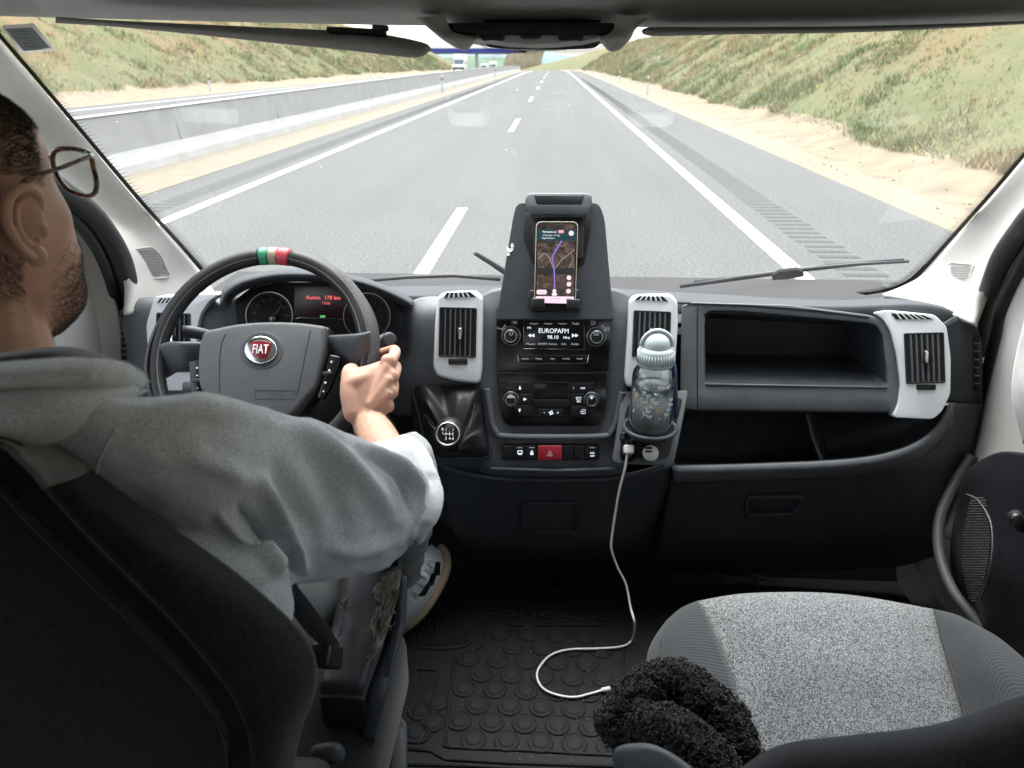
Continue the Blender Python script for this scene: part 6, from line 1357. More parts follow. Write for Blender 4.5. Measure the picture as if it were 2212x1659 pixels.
for (u, v, a) in ((-.6, .045, 1.0), (-.1, .040, 1.9), (.5, .042, 1.2), (-.8, .105, -.6), (.75, .10, 2.2)):
    stem = [cyl(u + .010 * k * math.cos(a) / Rb, v + .010 * k * math.sin(a)) for k in range(5)]; m.tube(stem, .0005, 4)
    for k in range(1, 5):
        uu, vv = u + .010 * k * math.cos(a) / Rb, v + .010 * k * math.sin(a)
        leaf(m, uu, vv, a + .8, .008); leaf(m, uu, vv, a - .8, .008)
for _ in range(12): leaf(m, random.uniform(-1.3, 1.3), random.uniform(.02, .118), random.uniform(0, 6), random.uniform(.004, .007), random.uniform(.0012, .002))
m.build('leaf_print', wp_, bt_, recalc=False)
m = MB()
for u, v in ((-.95, .088), (-.35, .070), (.15, .066), (-.2, .075)): m.add([cyl(u + a, v + b) for a, b in ((-.09, -.005), (.09, -.005), (.09, .004), (0, .010), (-.09, .004))], [(0, 1, 2, 3, 4)])
m.build('tan_print', tan_, bt_, recalc=False)
webbing('strap', [(1441, 772, 1451, 772, 1.285), (1450, 792, 1461, 790, 1.275), (1454, 830, 1463, 828, 1.27), (1455, 870, 1464, 870, 1.275), (1456, 905, 1464, 902, 1.285)], mat('strap_navy', (.02, .045, .10), .8, bump=.5, bscale=900), bt_)

# ---------------------------------------------------------------- sockets' guests: cable and charger
wpm = M['white_plastic']
cb = thing('charging_cable', 'white charging cable plugged into the left socket and trailing onto the floor mat', 'cable', tuple(WP(1355, 975)))
m = MB(); m.box(WP(1355, 972, .026), WP.ex * .0095, WP.ey * .0085, WP.N * .014); pl_ = m.build('plug', wpm, cb, bv=.003, seg=3)
m = MB(); m.lathe([(0, 0), (.0125, 0), (.0125, .012), (0, .012)], WP(1356, 981, .004), WP.N, 24); m.build('adapter', M['gloss'], cb, True)
way = [(1355, 966, 1.268), (1354, 985, 1.255), (1350, 1012, 1.25), (1338, 1060, 1.25), (1330, 1105, 1.25), (1322, 1160, 1.245), (1321, 1188, 1.24), (1335, 1228, 1.235), (1352, 1262, 1.23), (1362, 1312, 1.21), (1371, 1348, 1.19)]
way += [(x, y, gz(x, y, .758).y) for x, y in ((1366, 1380), (1345, 1396), (1290, 1401), (1230, 1403), (1190, 1415), (1166, 1440), (1160, 1462), (1172, 1486), (1200, 1500), (1240, 1506), (1280, 1497), (1300, 1491))]
m = MB(); m.tube([pt(*p) for p in crom(way, 6)], .0024, 8); m.build('wire', wpm, cb, True)
m = MB(); a, b = pt(*way[-1]), gz(1318, 1487, .758); m.tube([a, b], .0046, 10); m.build('connector', wpm, cb, True); m = MB(); m.tube([b, b + (b - a) * .35], .0034, 6); m.build('connector_tip', M['chrome'], cb)
ch = thing('usb_charger', 'round white car charger with two ports in the right socket', 'charger', tuple(WP(1401, 979)))
m = MB(); m.lathe([(0, 0), (.0115, 0), (.012, .018), (.0148, .020), (.0155, .026), (.0150, .030), (.0, .031)], WP(1401, 980, .004), WP.N, 32); m.build('charger_body', wpm, ch, True)
m = MB(); CQ = WP.off(.0352)
for dy in (-5, 3): m.box(CQ(1401, 972.5 + dy), CQ.ex * .0065, CQ.ey * .0017, CQ.N * .0006)
m.build('port', M['black'], ch)
# ================================================================ THE DRIVER
dr_ = thing('person', 'driver in grey hooded sweatshirt seen from behind, right hand on the steering wheel', 'person', (-.45, .5, 1.1))
ear_d = ray(62, 488); EAR = CAM + ear_d * .585
Rh = Euler((rad(8), 0, rad(-7)), 'XYZ').to_matrix()      # chin slightly up, face a little to the right
HC = EAR - Rh @ Vector((.080, -.012, -.004))
def H(x, y, z): return HC + Rh @ Vector((x, y, z))
tab = [(-.130, .045, .030, .020), (-.122, .074, .000, .030), (-.110, .086, -.020, .042), (-.096, .089, -.040, .050), (-.080, .087, -.056, .057), (-.062, .091, -.064, .062), (-.045, .089, -.072, .066), (-.020, .086, -.086, .071), (.010, .084, -.096, .075), (.035, .090, -.100, .076), (.062, .080, -.102, .073), (.084, .060, -.096, .063), (.102, .034, -.078, .047), (.113, .008, -.054, .027), (.117, -.014, -.032, .007)]
def head_surf(grow=0.0, seg=56, sub=4):
    T = crom(tab, sub); vs = []
    for z, f, b, s in T:
        cy = (f + b) / 2; 
        for k in range(seg):
            t = 2 * math.pi * k / seg; st, ct = math.sin(t), math.cos(t)
            n = 2.25; x = (s + grow) * math.copysign(abs(st) ** (2 / n), st); y = cy + ((f - b) / 2 + grow) * math.copysign(abs(ct) ** (2 / 2.1), ct)
            if ct > 0:
                y += .024 * math.exp(-(x / .010) ** 2) * math.exp(-((z + .022) / .014) ** 2) * (1 if z < .03 else 0) + .012 * math.exp(-(x / .008) ** 2) * math.exp(-((z + .002) / .02) ** 2)
                y += .0145 * math.exp(-(x / .024) ** 2) * (math.exp(-((z + .056) / .0045) ** 2) + math.exp(-((z + .067) / .005) ** 2))
                y -= .009 * (math.exp(-((x - .031) / .013) ** 2) + math.exp(-((x + .031) / .013) ** 2)) * math.exp(-((z - .012) / .012) ** 2)
                y += .004 * math.exp(-((z - .034) / .008) ** 2) * math.exp(-(x / .045) ** 4)
            x += math.copysign(.005, x) * math.exp(-((z + .018) / .016) ** 2) * math.exp(-((y - .055) / .02) ** 2)   # cheekbone
            x -= math.copysign(.004, x) * math.exp(-((z - .03) / .02) ** 2) * math.exp(-((y - .065) / .02) ** 2)   # temple
            vs.append(H(x, y, z + (grow if z > .1 else 0)))
    n = len(T); fs = [(i * seg + k, i * seg + (k + 1) % seg, (i + 1) * seg + (k + 1) % seg, (i + 1) * seg + k) for i in range(n - 1) for k in range(seg)]
    fs += [tuple(range(seg))[::-1], tuple(range((n - 1) * seg, n * seg))]
    return vs, fs
body = MB(); body.add(*head_surf())
def W(*p): return Vector(p)
neck = [H(0, -.018, -.03), H(0, -.026, -.08), H(0, -.038, -.13), H(0, -.052, -.18), H(0, -.07, -.24)]
def etube(mb, pts, seg=20):
    """pts: (centre, rx, ry) horizontal ellipses"""
    vs = []; n = len(pts)
    for c, rx, ry in pts:
        for k in range(seg): t = 2 * math.pi * k / seg; vs.append(Vector(c) + Vector((rx * math.cos(t), ry * math.sin(t), 0)))
    mb.add(vs, [(i * seg + k, i * seg + (k + 1) % seg, (i + 1) * seg + (k + 1) % seg, (i + 1) * seg + k) for i in range(n - 1) for k in range(seg)] + [tuple(range(seg))[::-1], tuple(range((n - 1) * seg, n * seg))])
etube(body, [(neck[0], .058, .062), (neck[1], .056, .060), (neck[2], .059, .062), (neck[3], .068, .068), (neck[4], .10, .08)])
SH = pt(300, 1000, .50); SHc = Vector((-.47, .47, 1.52))
etube(body, [(Vector((-.47, .49, 1.56)), .09, .07), (Vector((-.47, .50, 1.50)), .17, .09), (Vector((-.47, .51, 1.40)), .16, .09), (Vector((-.46, .52, 1.2)), .14, .09)])
elbow = pt(868, 1095, .84); wrist = pt(796, 905, 1.09); cuff = pt(820, 955, 1.01)
body.tube(crom([tuple(Vector((-.34, .50, 1.50))), tuple(pt(560, 1040, .66)), tuple(elbow)], 5), [.05] * 6 + [.045] * 5, 16)
FA = crom([tuple(elbow), tuple(pt(850, 1030, .92)), tuple(cuff), tuple(pt(806, 925, 1.05)), tuple(wrist)], 4)
nF_ = len(FA); body.tube(FA, [.042 - .0175 * (i / (nF_ - 1)) ** .8 for i in range(nF_)], 20)
# hand gripping the rim
def rimf(a): a = rad(a); er = SP.ex * math.cos(a) + SP.ey * math.sin(a); return wc + er * Rr, er
ang = [5.5, -1.5, -8.5, -15]
K = []; hand = MB()
def cap(mb, pts, r, seg=12):
    P = crom([tuple(p) for p in pts], 4); n = len(P); R_ = [np.interp(i / (n - 1) * (len(r) - 1), range(len(r)), r) for i in range(n)]
    mb.tube(P, R_, seg)
    for i in range(0, n, 1):
        if i in (0, n - 1): mb.sphere(P[i], R_[i], seg, 8)
for i, a in enumerate(ang):
    rc_, er = rimf(a); lf = [.96, 1.0, .98, .86][i]
    et = (rimf(a + 1)[0] - rc_).normalized()
    k0 = pt(*((840, 782, 1.122), (846, 814, 1.108), (845, 847, 1.095), (838, 878, 1.085))[i]); p1 = rc_ + er * (.040 * lf) - SN * .022; p2 = rc_ + er * .012 - SN * .036; p3 = rc_ - er * .014 - SN * .031
    K.append(k0); fr_ = [.0105, .0105, .010, .0088][i]
    cap(hand, [k0, k0.lerp(p1, .5) + er * .004, p1, p2, p3], [fr_ * 1.12, fr_ * .96, fr_, fr_ * .92, fr_ * .8])
    hand.sphere(k0 + er * .001, fr_ * 1.18, 12, 8)
hand.add(*gloft(None, [(766, 940, 832, 925, 1.055, .020), (760, 912, 828, 900, 1.070, .020), (754, 888, 836, 884, 1.082, .020), (747, 858, 847, 864, 1.092, .020), (743, 830, 851, 836, 1.104, .021), (745, 808, 852, 806, 1.116, .020), (756, 797, 850, 782, 1.126, .016), (775, 796, 842, 772, 1.134, .010)], None, seg=28, power=2.5))
for (x, y, Y, r) in ((838, 780, 1.118, .0125), (845, 812, 1.104, .0125), (844, 845, 1.092, .012), (838, 876, 1.082, .011)): hand.sphere(pt(x, y, Y), r, 14, 10)
for (x0, y0, x1, y1, Y0, Y1) in ((800, 872, 836, 790, 1.06, 1.106), (798, 876, 842, 816, 1.055, 1.092), (798, 880, 842, 846, 1.055, 1.08)): hand.tube([pt(x0, y0, Y0 + .008), pt((x0 + x1) / 2, (y0 + y1) / 2, (Y0 + Y1) / 2 + .004), pt(x1, y1, Y1 + .003)], [.007, .0085, .009], 10)
t_rc, t_er = rimf(4)
th = [pt(766, 890, 1.075), pt(757, 850, 1.090), pt(754, 818, 1.105), pt(755, 801, 1.120), pt(763, 797, 1.145)]
cap(hand, th, [.019, .0175, .0135, .0118, .0100], 16)
cap(hand, [pt(757, 830, 1.098), pt(780, 822, 1.10), pt(806, 812, 1.108)], [.015, .014, .013], 12)
body.v_off = 0
n0 = len(body.v); body.add(hand.v, hand.f)
# left arm reaching to the lower left of the wheel
lr, ler = rimf(240)
body.tube(crom([(-.62, .50, 1.50), (-.74, .66, 1.30), tuple(lr + SN * .05 + Vector((0, -.10, -.03))), tuple(lr + SN * .03)], 5), [.045] * 6 + [.04] * 5 + [.03] * 5, 14)
for j in range(4):
    q, e = rimf(234 + 7 * j); cap(body, [q + SN * .028, q + e * .03 + SN * .01, q + e * .028 - SN * .02, q - e * .004 - SN * .03], [.012, .0105, .010, .0085])
cap(body, [lr + SN * .03, lr - ler * .025 + SN * .016, rimf(252)[0] - ler * .022 + SN * .010], [.016, .012, .009])
# skin
def skinmat():
    m, nt, N, L, B = nodes('skin'); B.inputs['Roughness'].default_value = .5; B.inputs['Subsurface Weight'].default_value = .15; B.inputs['Subsurface Radius'].default_value = (1, .35, .2); B.inputs['Subsurface Scale'].default_value = .006; B.inputs['Specular IOR Level'].default_value = .35
    tc = N.new('ShaderNodeTexCoord'); a = N.new('ShaderNodeTexNoise'); a.inputs['Scale'].default_value = 28; a.inputs['Detail'].default_value = 6; L.new(tc.outputs['Object'], a.inputs['Vector'])
    cr = N.new('ShaderNodeValToRGB'); cr.color_ramp.elements[0].position = .3; cr.color_ramp.elements[0].color = (.42, .235, .17, 1); cr.color_ramp.elements[1].position = .7; cr.color_ramp.elements[1].color = (.50, .305, .22, 1); L.new(a.outputs['Fac'], cr.inputs['Fac']); L.new(cr.outputs[0], B.inputs['Base Color'])
    b = N.new('ShaderNodeTexVoronoi'); b.inputs['Scale'].default_value = 900; L.new(tc.outputs['Object'], b.inputs['Vector']); bp = N.new('ShaderNodeBump'); bp.inputs['Strength'].default_value = .35; bp.inputs['Distance'].default_value = .0004; L.new(b.outputs['Distance'], bp.inputs['Height']); L.new(bp.outputs[0], B.inputs['Normal']); return m
M['skin'] = skinmat()
bo = remesh('body', body, .0028, 5, M['skin'], dr_, .5)
# ear: shell, rolled rim, inner ridge, lobe; joined into the body mesh
e = MB(); ER = Rh @ Euler((0, rad(8), rad(-24)), 'XYZ').to_matrix()
def Ear(y, z, x=0): return EAR + ER @ Vector((x, y, z))
ring = [Ear(-.014, .026, .005), Ear(-.004, .032, .006), Ear(.008, .030, .005), Ear(.013, .022, .002), Ear(.012, .013, -.001)]
helix = crom([tuple(p) for p in [Ear(.012, .006, -.003), Ear(.014, .018, .000), Ear(.009, .029, .004), Ear(-.002, .0335, .008), Ear(-.013, .028, .011), Ear(-.0185, .014, .012), Ear(-.0175, .000, .011), Ear(-.013, -.013, .009), Ear(-.006, -.023, .006)]], 4)
e.tube(helix, [.0030 + .0008 * math.sin(math.pi * i / (len(helix) - 1)) for i in range(len(helix))], 10)
e.tube(crom([tuple(p) for p in [Ear(.004, .022, .003), Ear(-.006, .021, .006), Ear(-.011, .010, .008), Ear(-.010, -.004, .008), Ear(-.004, -.013, .006), Ear(.003, -.012, .004)]], 4), .0030, 10)
e.sphere(Ear(-.002, -.0255, .003), .0082, 16, 10, sc=(.55, 1.0, 1.1), M=ER)
e.sphere(Ear(.0085, -.006, .002), .0055, 12, 8, sc=(.7, .8, 1.2), M=ER)
e.sphere(Ear(-.003, .004, .000), .020, 24, 16, sc=(.26, .82, 1.45), M=ER)
eo = remesh('ear_tmp', e, .0011, 3, M['skin'], None, .5)
bm = bmesh.new(); bm.from_mesh(bo.data); bm.from_mesh(eo.data); bm.to_mesh(bo.data); bm.free(); bpy.data.objects.remove(eo); bo.data.polygons.foreach_set('use_smooth', [True] * len(bo.data.polygons))

# close cropped hair, stubble and arm hair as fine strands rooted in the skin
def strands(name, test, n, length, rad_, mt, lean, src=None):
    me = (src or bo).data; V = MB(); nv = len(me.vertices); co = np.empty(nv * 3); me.vertices.foreach_get('co', co); co = co.reshape(-1, 3); no = np.empty(nv * 3); me.vertices.foreach_get('normal', no); no = no.reshape(-1, 3)
    w = np.array([test(c) for c in co]) * (np.sum(no * (np.array(CAM) - co), 1) > -.05); idx = np.nonzero(w > 0)[0]; p = w[idx] / w[idx].sum(); pick = rng.choice(idx, n, p=p)
    vs = []; fs = []
    for i in pick:
        c = Vector(co[i]) + Vector(rng.normal(0, .0012, 3)); nn = Vector(no[i]); 
        c = c - nn * (c - Vector(co[i])).dot(nn)
        if nn.dot(CAM - c) < -.15: continue
        d = (nn + lean + Vector(rng.normal(0, .35, 3))).normalized() * length * random.uniform(.6, 1.3); s = nn.cross(d).normalized() * rad_; k = len(vs)
        vs += [c - nn * .0003 - s, c - nn * .0003 + s, c + d]; fs.append((k, k + 1, k + 2))
    return mk(name, vs, fs, mt, dr_)
RhT = Rh.transposed()
def loc(c): return RhT @ (Vector(c) - HC)
def hairmask(c):
    l = loc(c)
    if l.z < -.09 or l.length > .17 or ((Vector(c) - EAR).length < .040 and l.x > .070): return 0
    if (Vector(c) - EAR).length < .028: return 0
    line = .052 if l.y > .045 else (.052 - (.045 - l.y) * 1.7 if l.y > .012 else -.004 - (.012 - l.y) * 1.2)
    if l.y < -.02: line = -.075
    v = (l.z - line) / .018 + .10 * mnoise.noise(Vector(c) * 90)
    if l.y < -.0 and l.z < -.06: v *= .4
    fade = min(max((l.z + .05) / .12, .35), 1)
    return max(0, min(1, v)) * fade
def beardmask(c):
    l = loc(c)
    if l.z > -.022 or l.z < -.135 or abs(l.x) > .09 or l.y < .0: return 0
    edge = -.030 - max(l.y - .03, 0) * .25
    v = min(max((edge - l.z) / .022, 0), 1) * min(max((l.y - .0) / .03, 0), 1)
    if abs(l.x) < .022 and -.073 < l.z < -.05: return 0
    if (Vector(c) - EAR).length < .036: return 0
    return v * (.25 if l.z > -.06 else .9 if l.z < -.075 else .6)
M['hair'] = mat('hair_brown', (.014, .010, .008), .6, var=.3)
strands('hair', hairmask, 150000, .0030, .00013, M['hair'], Rh @ Vector((0, .3, -.3)))
strands('stubble', beardmask, 15000, .0020, .00011, M['hair'], Rh @ Vector((0, .3, -.6)))
def armmask(c):
    c = Vector(c); d = (c - wrist).dot((elbow - wrist).normalized()); return 1 if .015 < d < .16 and (c - wrist).length < .2 and c.x > -.45 else 0
strands('arm_hair', armmask, 900, .009, .00008, mat('arm_hair_brown', (.12, .07, .04), .6), (elbow - wrist).normalized() * -1.6)

# ---- clothes
M['fleece_grey'] = weave('grey_sweatshirt', (.34, .36, .385), (.58, .61, .65), 1000, wave=False, angle=.5, bump=.6, dist=.0006, sheen=.3, big=.08)
def Tor(z): return z
hb = MB()
etube(hb, [(Vector((-.47, .50, 1.565)), .11, .07), (Vector((-.47, .51, 1.54)), .19, .09), (Vector((-.465, .53, 1.49)), .225, .10), (Vector((-.46, .56, 1.40)), .215, .11), (Vector((-.47, .60, 1.30)), .17, .11), (Vector((-.50, .62, 1.24)), .14, .10)], 28)
hb.add(*gloft(None, [(215, 850, 60, 960, .44, .05), (322, 856, 190, 1060, .47, .07), (430, 850, 340, 1130, .515, .085), (515, 862, 470, 1205, .56, .09), (600, 889, 580, 1262, .615, .092), (685, 912, 672, 1258, .67, .09), (765, 942, 755, 1248, .72, .088), (835, 975, 828, 1228, .77, .082), (895, 1005, 885, 1180, .81, .065), (925, 1040, 915, 1140, .835, .035)], None, seg=28))
hb.add(*gloft(None, [(800, 1060, 905, 1180, .79, .05), (780, 1020, 938, 1130, .82, .068), (776, 990, 948, 1060, .87, .066), (776, 974, 930, 1005, .93, .058), (778, 962, 902, 962, .98, .048), (782, 964, 880, 942, 1.005, .042)], None, seg=26))
hb.add(*gloft(None, [(520, 1180, 620, 1268, .60, .04), (585, 1200, 640, 1262, .62, .03), (620, 1225, 640, 1250, .63, .01)], None, seg=16))
# left sleeve
hb.tube(crom([(-.64, .47, 1.50), (-.75, .64, 1.32), tuple(lr + SN * .06 + Vector((0, -.12, -.03))), tuple(lr + SN * .045 + Vector((0, -.05, 0)))], 5), [.085] * 5 + [.075] * 5 + [.05] * 6, 18)
# folds traced over the sleeve: (pixel polyline, width px, height m)
folds = [([(640, 905), (720, 975), (800, 1050), (850, 1120)], 26, .0075), ([(770, 960), (850, 1000), (905, 1060), (912, 1120)], 15, .008), ([(820, 955), (885, 985), (930, 1045), (928, 1110), (895, 1170)], 12, .009), ([(860, 945), (915, 985), (942, 1040)], 9, .008),
         ([(560, 1035), (590, 1100), (630, 1180), (660, 1235)], 18, .010), ([(600, 1010), (640, 1090), (680, 1160)], 26, -.006), ([(480, 1120), (540, 1170), (600, 1225), (640, 1256)], 16, .009), ([(520, 1100), (575, 1165), (630, 1235)], 13, -.009),
         ([(330, 900), (430, 880), (560, 900)], 30, .004), ([(700, 1180), (780, 1190), (850, 1160), (885, 1100)], 22, .0045), ([(650, 960), (720, 1060), (740, 1160)], 34, -.005), ([(800, 985), (865, 1040), (880, 1100)], 8, -.006), ([(845, 968), (900, 1025), (912, 1085)], 6, -.006),
         ([(890, 1180), (915, 1120), (918, 1060)], 7, -.006), ([(400, 985), (480, 1010), (560, 1060)], 30, .004), ([(575, 868), (600, 895), (640, 910)], 10, -.004), ([(672, 900), (690, 912), (740, 960)], 9, -.004)]
FS = [(np.array(crom([tuple(p) for p in f], 8)), w * .8, h) for f, w, h in folds]
RT = np.array(RM.transposed())
def fold_disp(co, no):
    q = (co - np.array(CAM)) @ RT.T; px = 1106 - F * q[:, 0] / q[:, 2]; py = 829.5 + F * q[:, 1] / q[:, 2]; P = np.stack([px, py], 1)
    facing = np.clip(np.sum(no * (np.array(CAM) - co), 1) * 3, 0, 1)
    d = np.zeros(len(co))
    for L_, w, h in FS:
        D = np.full(len(co), 1e9); T_ = np.zeros(len(co))
        for i in range(len(L_) - 1):
            a, b = L_[i], L_[i + 1]; ab = b - a; t = np.clip(((P - a) @ ab) / (ab @ ab), 0, 1); dd = np.linalg.norm(P - a - t[:, None] * ab, axis=1); m_ = dd < D; D[m_] = dd[m_]; T_[m_] = (i + t[m_]) / (len(L_) - 1)
        d += h * np.exp(-(D / w) ** 2) * np.sin(np.pi * np.clip(T_, .06, .94)) ** .6
    d *= facing * 1.9
    d += np.array([.0030 * mnoise.noise(Vector((c[0] * 9, c[1] * 16, c[2] * 12))) + .0010 * mnoise.noise(Vector(c) * 55) + .0016 * mnoise.noise(Vector((c[0] * 70, c[1] * 26, c[2] * 30 + c[0] * 25))) for c in co])
    return d
hoodie = remesh('sweatshirt', hb, .0040, 8, M['fleece_grey'], dr_, .6, displace=fold_disp)
# hood lying on the shoulders: rolled layer above, drooping layer below
hh = MB()
hh.add(*gloft(None, [(-220, 770, -230, 900, .40, .05), (-100, 778, -100, 890, .41, .05), (10, 782, 0, 874, .42, .05), (120, 780, 116, 860, .435, .05), (215, 780, 215, 850, .455, .048), (285, 788, 285, 845, .49, .042), (315, 803, 312, 842, .53, .035), (322, 818, 318, 838, .57, .03)], None, seg=24))
hood1 = remesh('hood_roll', hh, .004, 12, M['fleece_grey'], dr_, .5, displace=lambda co, no: np.array([.0035 * mnoise.noise(Vector((c[0] * 14, c[1] * 14, c[2] * 40))) + .0008 * mnoise.noise(Vector(c) * 60) for c in co]))
hh = MB()
hh.add(*gloft(None, [(-220, 850, -260, 1010, .39, .05), (-100, 848, -120, 990, .40, .055), (10, 840, 0, 975, .41, .055), (110, 832, 120, 962, .425, .055), (200, 824, 195, 930, .445, .05), (270, 824, 258, 892, .475, .045), (312, 830, 300, 862, .52, .03), (320, 838, 314, 852, .56, .02)], None, seg=24))
hood2 = remesh('hood', hh, .004, 12, M['fleece_grey'], dr_, .5, displace=lambda co, no: np.array([.004 * mnoise.noise(Vector((c[0] * 12, c[1] * 12, c[2] * 25))) + .0008 * mnoise.noise(Vector(c) * 60) for c in co]))
gloft('shirt_collar', [(-120, 770, -120, 810, .47, .06), (-10, 764, -5, 800, .47, .06), (80, 751, 85, 795, .485, .055), (150, 749, 155, 798, .51, .05), (205, 762, 205, 800, .55, .04), (245, 776, 240, 800, .60, .03), (262, 786, 258, 798, .63, .015)], mat('navy_shirt', (.012, .014, .024), .9, bump=.3, bscale=600, sheen=.2), dr_)
# trousers
M['trouser'] = mat('pale_trousers', (.29, .31, .31), .85, bump=.5, bscale=650, var=.07, bdist=.0008)
tb = MB()
tb.add(*gloft(None, [(590, 1220, 640, 1340, .76, .05), (630, 1180, 750, 1370, .80, .06), (690, 1120, 800, 1290, .88, .07), (760, 1040, 870, 1180, .98, .08), (810, 980, 925, 1080, 1.08, .08), (838, 958, 938, 1010, 1.13, .07)], None, seg=22))
tb.add(*gloft(None, [(838, 958, 898, 931, 1.15, .06), (832, 1010, 938, 976, 1.14, .075), (838, 1080, 946, 1060, 1.14, .075), (850, 1160, 936, 1135, 1.18, .062), (862, 1240, 918, 1200, 1.24, .05), (866, 1300, 906, 1262, 1.29, .045)], None, seg=24))
tb.tube(crom([(-.54, .45, 1.17), (-.58, .7, 1.22), (-.63, 1.0, 1.26), (-.62, 1.10, 1.22), (-.60, 1.22, .98), (-.58, 1.30, .84)], 5), [.10] * 6 + [.085] * 6 + [.07] * 6 + [.055] * 8, 20)
def tdisp(co, no): return np.array([.004 * mnoise.noise(Vector((c[0] * 10, c[1] * 10, c[2] * 22))) + .0022 * mnoise.noise(Vector((c[0] * 45, c[1] * 30, c[2] * 30))) for c in co])
remesh('trousers', tb, .006, 6, M['trouser'], dr_, .5, displace=tdisp)
# shoes
sho = mat('shoe_white', (.55, .58, .58), .6, var=.08, bump=.2, bscale=500); sole = mat('shoe_sole', (.33, .26, .17), .7, var=.15)
sh = gloft('shoe', [(846, 1335, 872, 1358, 1.24, .03), (858, 1290, 905, 1332, 1.255, .04), (874, 1250, 930, 1298, 1.28, .045), (896, 1215, 952, 1256, 1.32, .042), (916, 1188, 962, 1222, 1.36, .035), (932, 1176, 958, 1195, 1.39, .02)], sho, dr_, seg=24, label='white right shoe with dark stripes')
m = MB(); m.tube([pt(x, y, Y) for x, y, Y in crom([(864, 1362, 1.24), (890, 1345, 1.24), (922, 1312, 1.262), (948, 1270, 1.295), (964, 1232, 1.335), (964, 1200, 1.37), (952, 1182, 1.395)], 5)], .010, 10); m.build('sole', sole, sh, True)
m = MB()
for x0, y0, x1, y1, Y in ((905, 1288, 922, 1262, 1.225), (922, 1266, 934, 1238, 1.25), (936, 1244, 942, 1214, 1.28)):
    m.add([pt(x0, y0, Y), pt(x0 + 13, y0 - 2, Y + .012), pt(x1 + 9, y1, Y + .012), pt(x1, y1, Y)], [(0, 1, 2, 3)])
st_ = m.build('stripe', mat('shoe_stripe', (.01, .011, .013), .6), sh); solid(st_, .003, 0)
m = MB()
for k in range(6): m.tube([pt(882 + 8 * k, 1292 - 17 * k, 1.222 + .016 * k), pt(898 + 8 * k, 1300 - 17 * k, 1.222 + .016 * k)], .0018, 5)
m.build('lace', sho, sh, True)
ls = MB(); ls.sphere((-.58, 1.36, .80), .05, 20, 12, sc=(.9, 2.4, .9)); ls.build('shoe', sho, dr_, True, 'left shoe in the footwell')

# glasses resting on ear and nose
gl_ = thing('eyeglasses', 'dark tortoiseshell eyeglasses worn by the driver', 'eyeglasses', tuple(pt(140, 380, .60)))
tort, nt, N, L, B = nodes('tortoiseshell'); B.inputs['Roughness'].default_value = .15; B.inputs['Coat Weight'].default_value = .3
tc = N.new('ShaderNodeTexCoord'); a = N.new('ShaderNodeTexNoise'); a.inputs['Scale'].default_value = 130; a.inputs['Detail'].default_value = 3; L.new(tc.outputs['Object'], a.inputs['Vector'])
cr = N.new('ShaderNodeValToRGB'); cr.color_ramp.elements[0].position = .45; cr.color_ramp.elements[0].color = (.022, .010, .008, 1); cr.color_ramp.elements[1].position = .66; cr.color_ramp.elements[1].color = (.20, .085, .025, 1); L.new(a.outputs['Fac'], cr.inputs['Fac']); L.new(cr.outputs[0], B.inputs['Base Color'])
yE = EAR.y; yF = yE + .098
T0 = [(.081, -.018, .016), (.084, -.008, .028), (.085, .010, .030), (.085, .035, .029), (.082, .062, .028), (.079, .078, .027), (.0735, .088, .0245)]
print('TEMPLE', [tuple(round(v) for v in topx(H(*p))) for p in T0])
m = MB(); m.tube([H(*p) for p in crom(T0, 5)], [.0022] * 12 + [.0018] * 13 + [.0023] * 6, 8); m.build('temple', tort, gl_, True, 'right temple over the ear')
RL = [(x * .90 + .0075, y - .028, z * .86 + .002) for x, y, z in [(.071, .117, .026), (.062, .122, .029), (.042, .127, .030), (.022, .130, .027), (.013, .131, .016), (.013, .130, .000), (.022, .128, -.014), (.040, .125, -.019), (.058, .120, -.015), (.069, .116, -.002), (.072, .115, .014)]]
print('RIM', [tuple(round(v) for v in topx(H(*p))) for p in RL])
rimp = [H(*p) for p in crom(RL, 5, True)]; rimq = [H(-p[0], p[1], p[2]) for p in crom(RL, 5, True)]
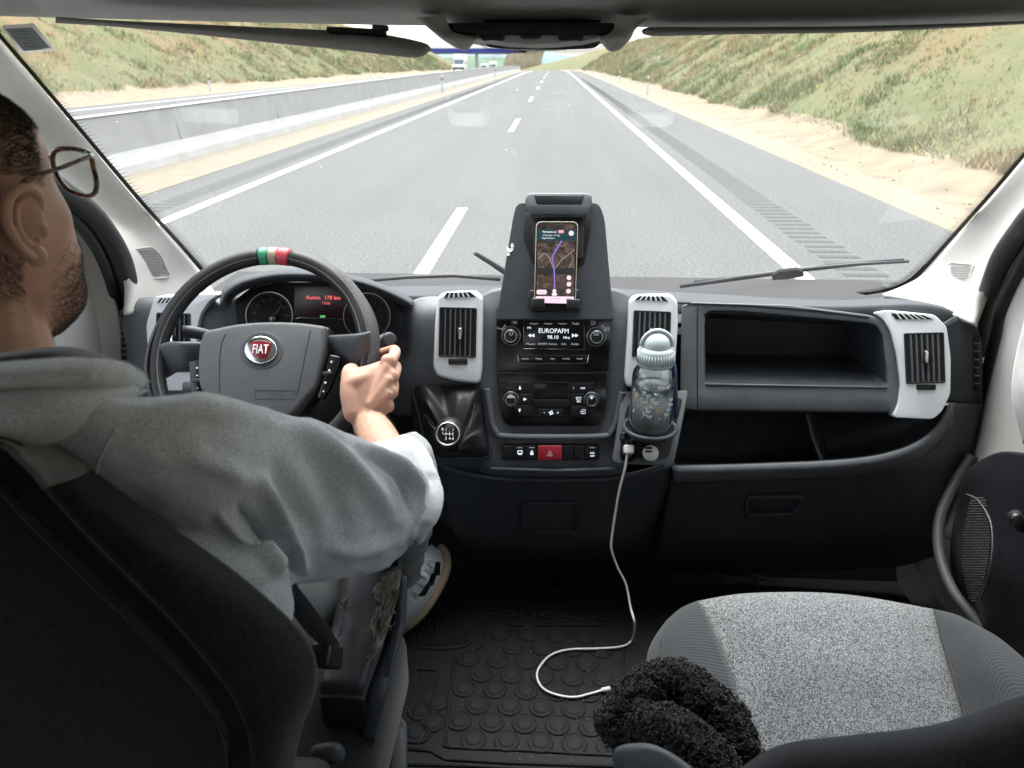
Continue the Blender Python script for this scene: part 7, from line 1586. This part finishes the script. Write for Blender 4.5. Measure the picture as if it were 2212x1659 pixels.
for q in (rimp, rimq):
    m = MB(); m.tube(q + [q[0], q[1]], .0023, 8); m.build('lens_rim', tort, gl_, True); mk('lens', q, [tuple(range(len(q)))], M['clear'], gl_)
m = MB(); m.sphere(H(.0715, .089, .024), .0034, 10, 8); m.build('hinge', tort, gl_, True)
m = MB(); m.tube([H(.013, .109, .014), H(.005, .113, .019), H(-.005, .113, .019), H(-.013, .109, .014)], .0022, 6); m.build('bridge', tort, gl_, True)
m = MB(); m.tube([H(-p[0], p[1], p[2]) for p in crom(T0, 5)], .0024, 8); m.build('temple', tort, gl_, True)
# sleeve details lying on the cloth
bpy.context.view_layer.update()
def onto(o, line, r, name, mt, parent, n=6, lift=.0006):
    q = [hit(o, x, y, lift) for x, y in crom(line, n)]; q = [p for p in q if p]
    if len(q) < 3: return
    m = MB(); m.tube(q, r, 6); return m.build(name, mt, parent, True)
onto(hoodie, [(250, 925), (215, 990), (205, 1040)], .0012, 'shoulder_seam', M['fleece_grey'], dr_)
strands('cloth_fuzz', lambda c: 1, 60000, .0022, .00007, mat('fuzz_grey', (.55, .57, .60), .9), Vector((0, 0, .2)), hoodie)
for hs in (hood1, hood2): strands('cloth_fuzz', lambda c: 1, 14000, .0020, .00007, bpy.data.materials['fuzz_grey'], Vector((0, 0, .2)), hs)
# lint and dust specks caught on the dash and the console
m = MB(); tg = [o for o in bpy.data.objects if o.name.split('.')[0] in ('lower_dash', 'lower_console', 'centre_fascia', 'dash_top', 'gaiter', 'recess_frame', 'shelf_back', 'gaiter_console')]
for _ in range(150):
    x, y = random.choice(((random.uniform(900, 1060), random.uniform(840, 1010)), (random.uniform(1060, 1450), random.uniform(940, 1180)), (random.uniform(1480, 2040), random.uniform(650, 1120)), (random.uniform(900, 2040), random.uniform(625, 1150))))
    best = None
    for o in tg:
        p = hit(o, x, y, .0006)
        if p and (best is None or (p - CAM).length < (best - CAM).length): best = p
    if best: m.sphere(best, random.choice((.0003, .0004, .0005, .0008)), 4, 3)
tag(m.build('dust_specks', mat('dust_speck', (.40, .40, .38), .9), recalc=False), 'pale dust and lint specks scattered over the black dash plastic', 'dust', kind='stuff')
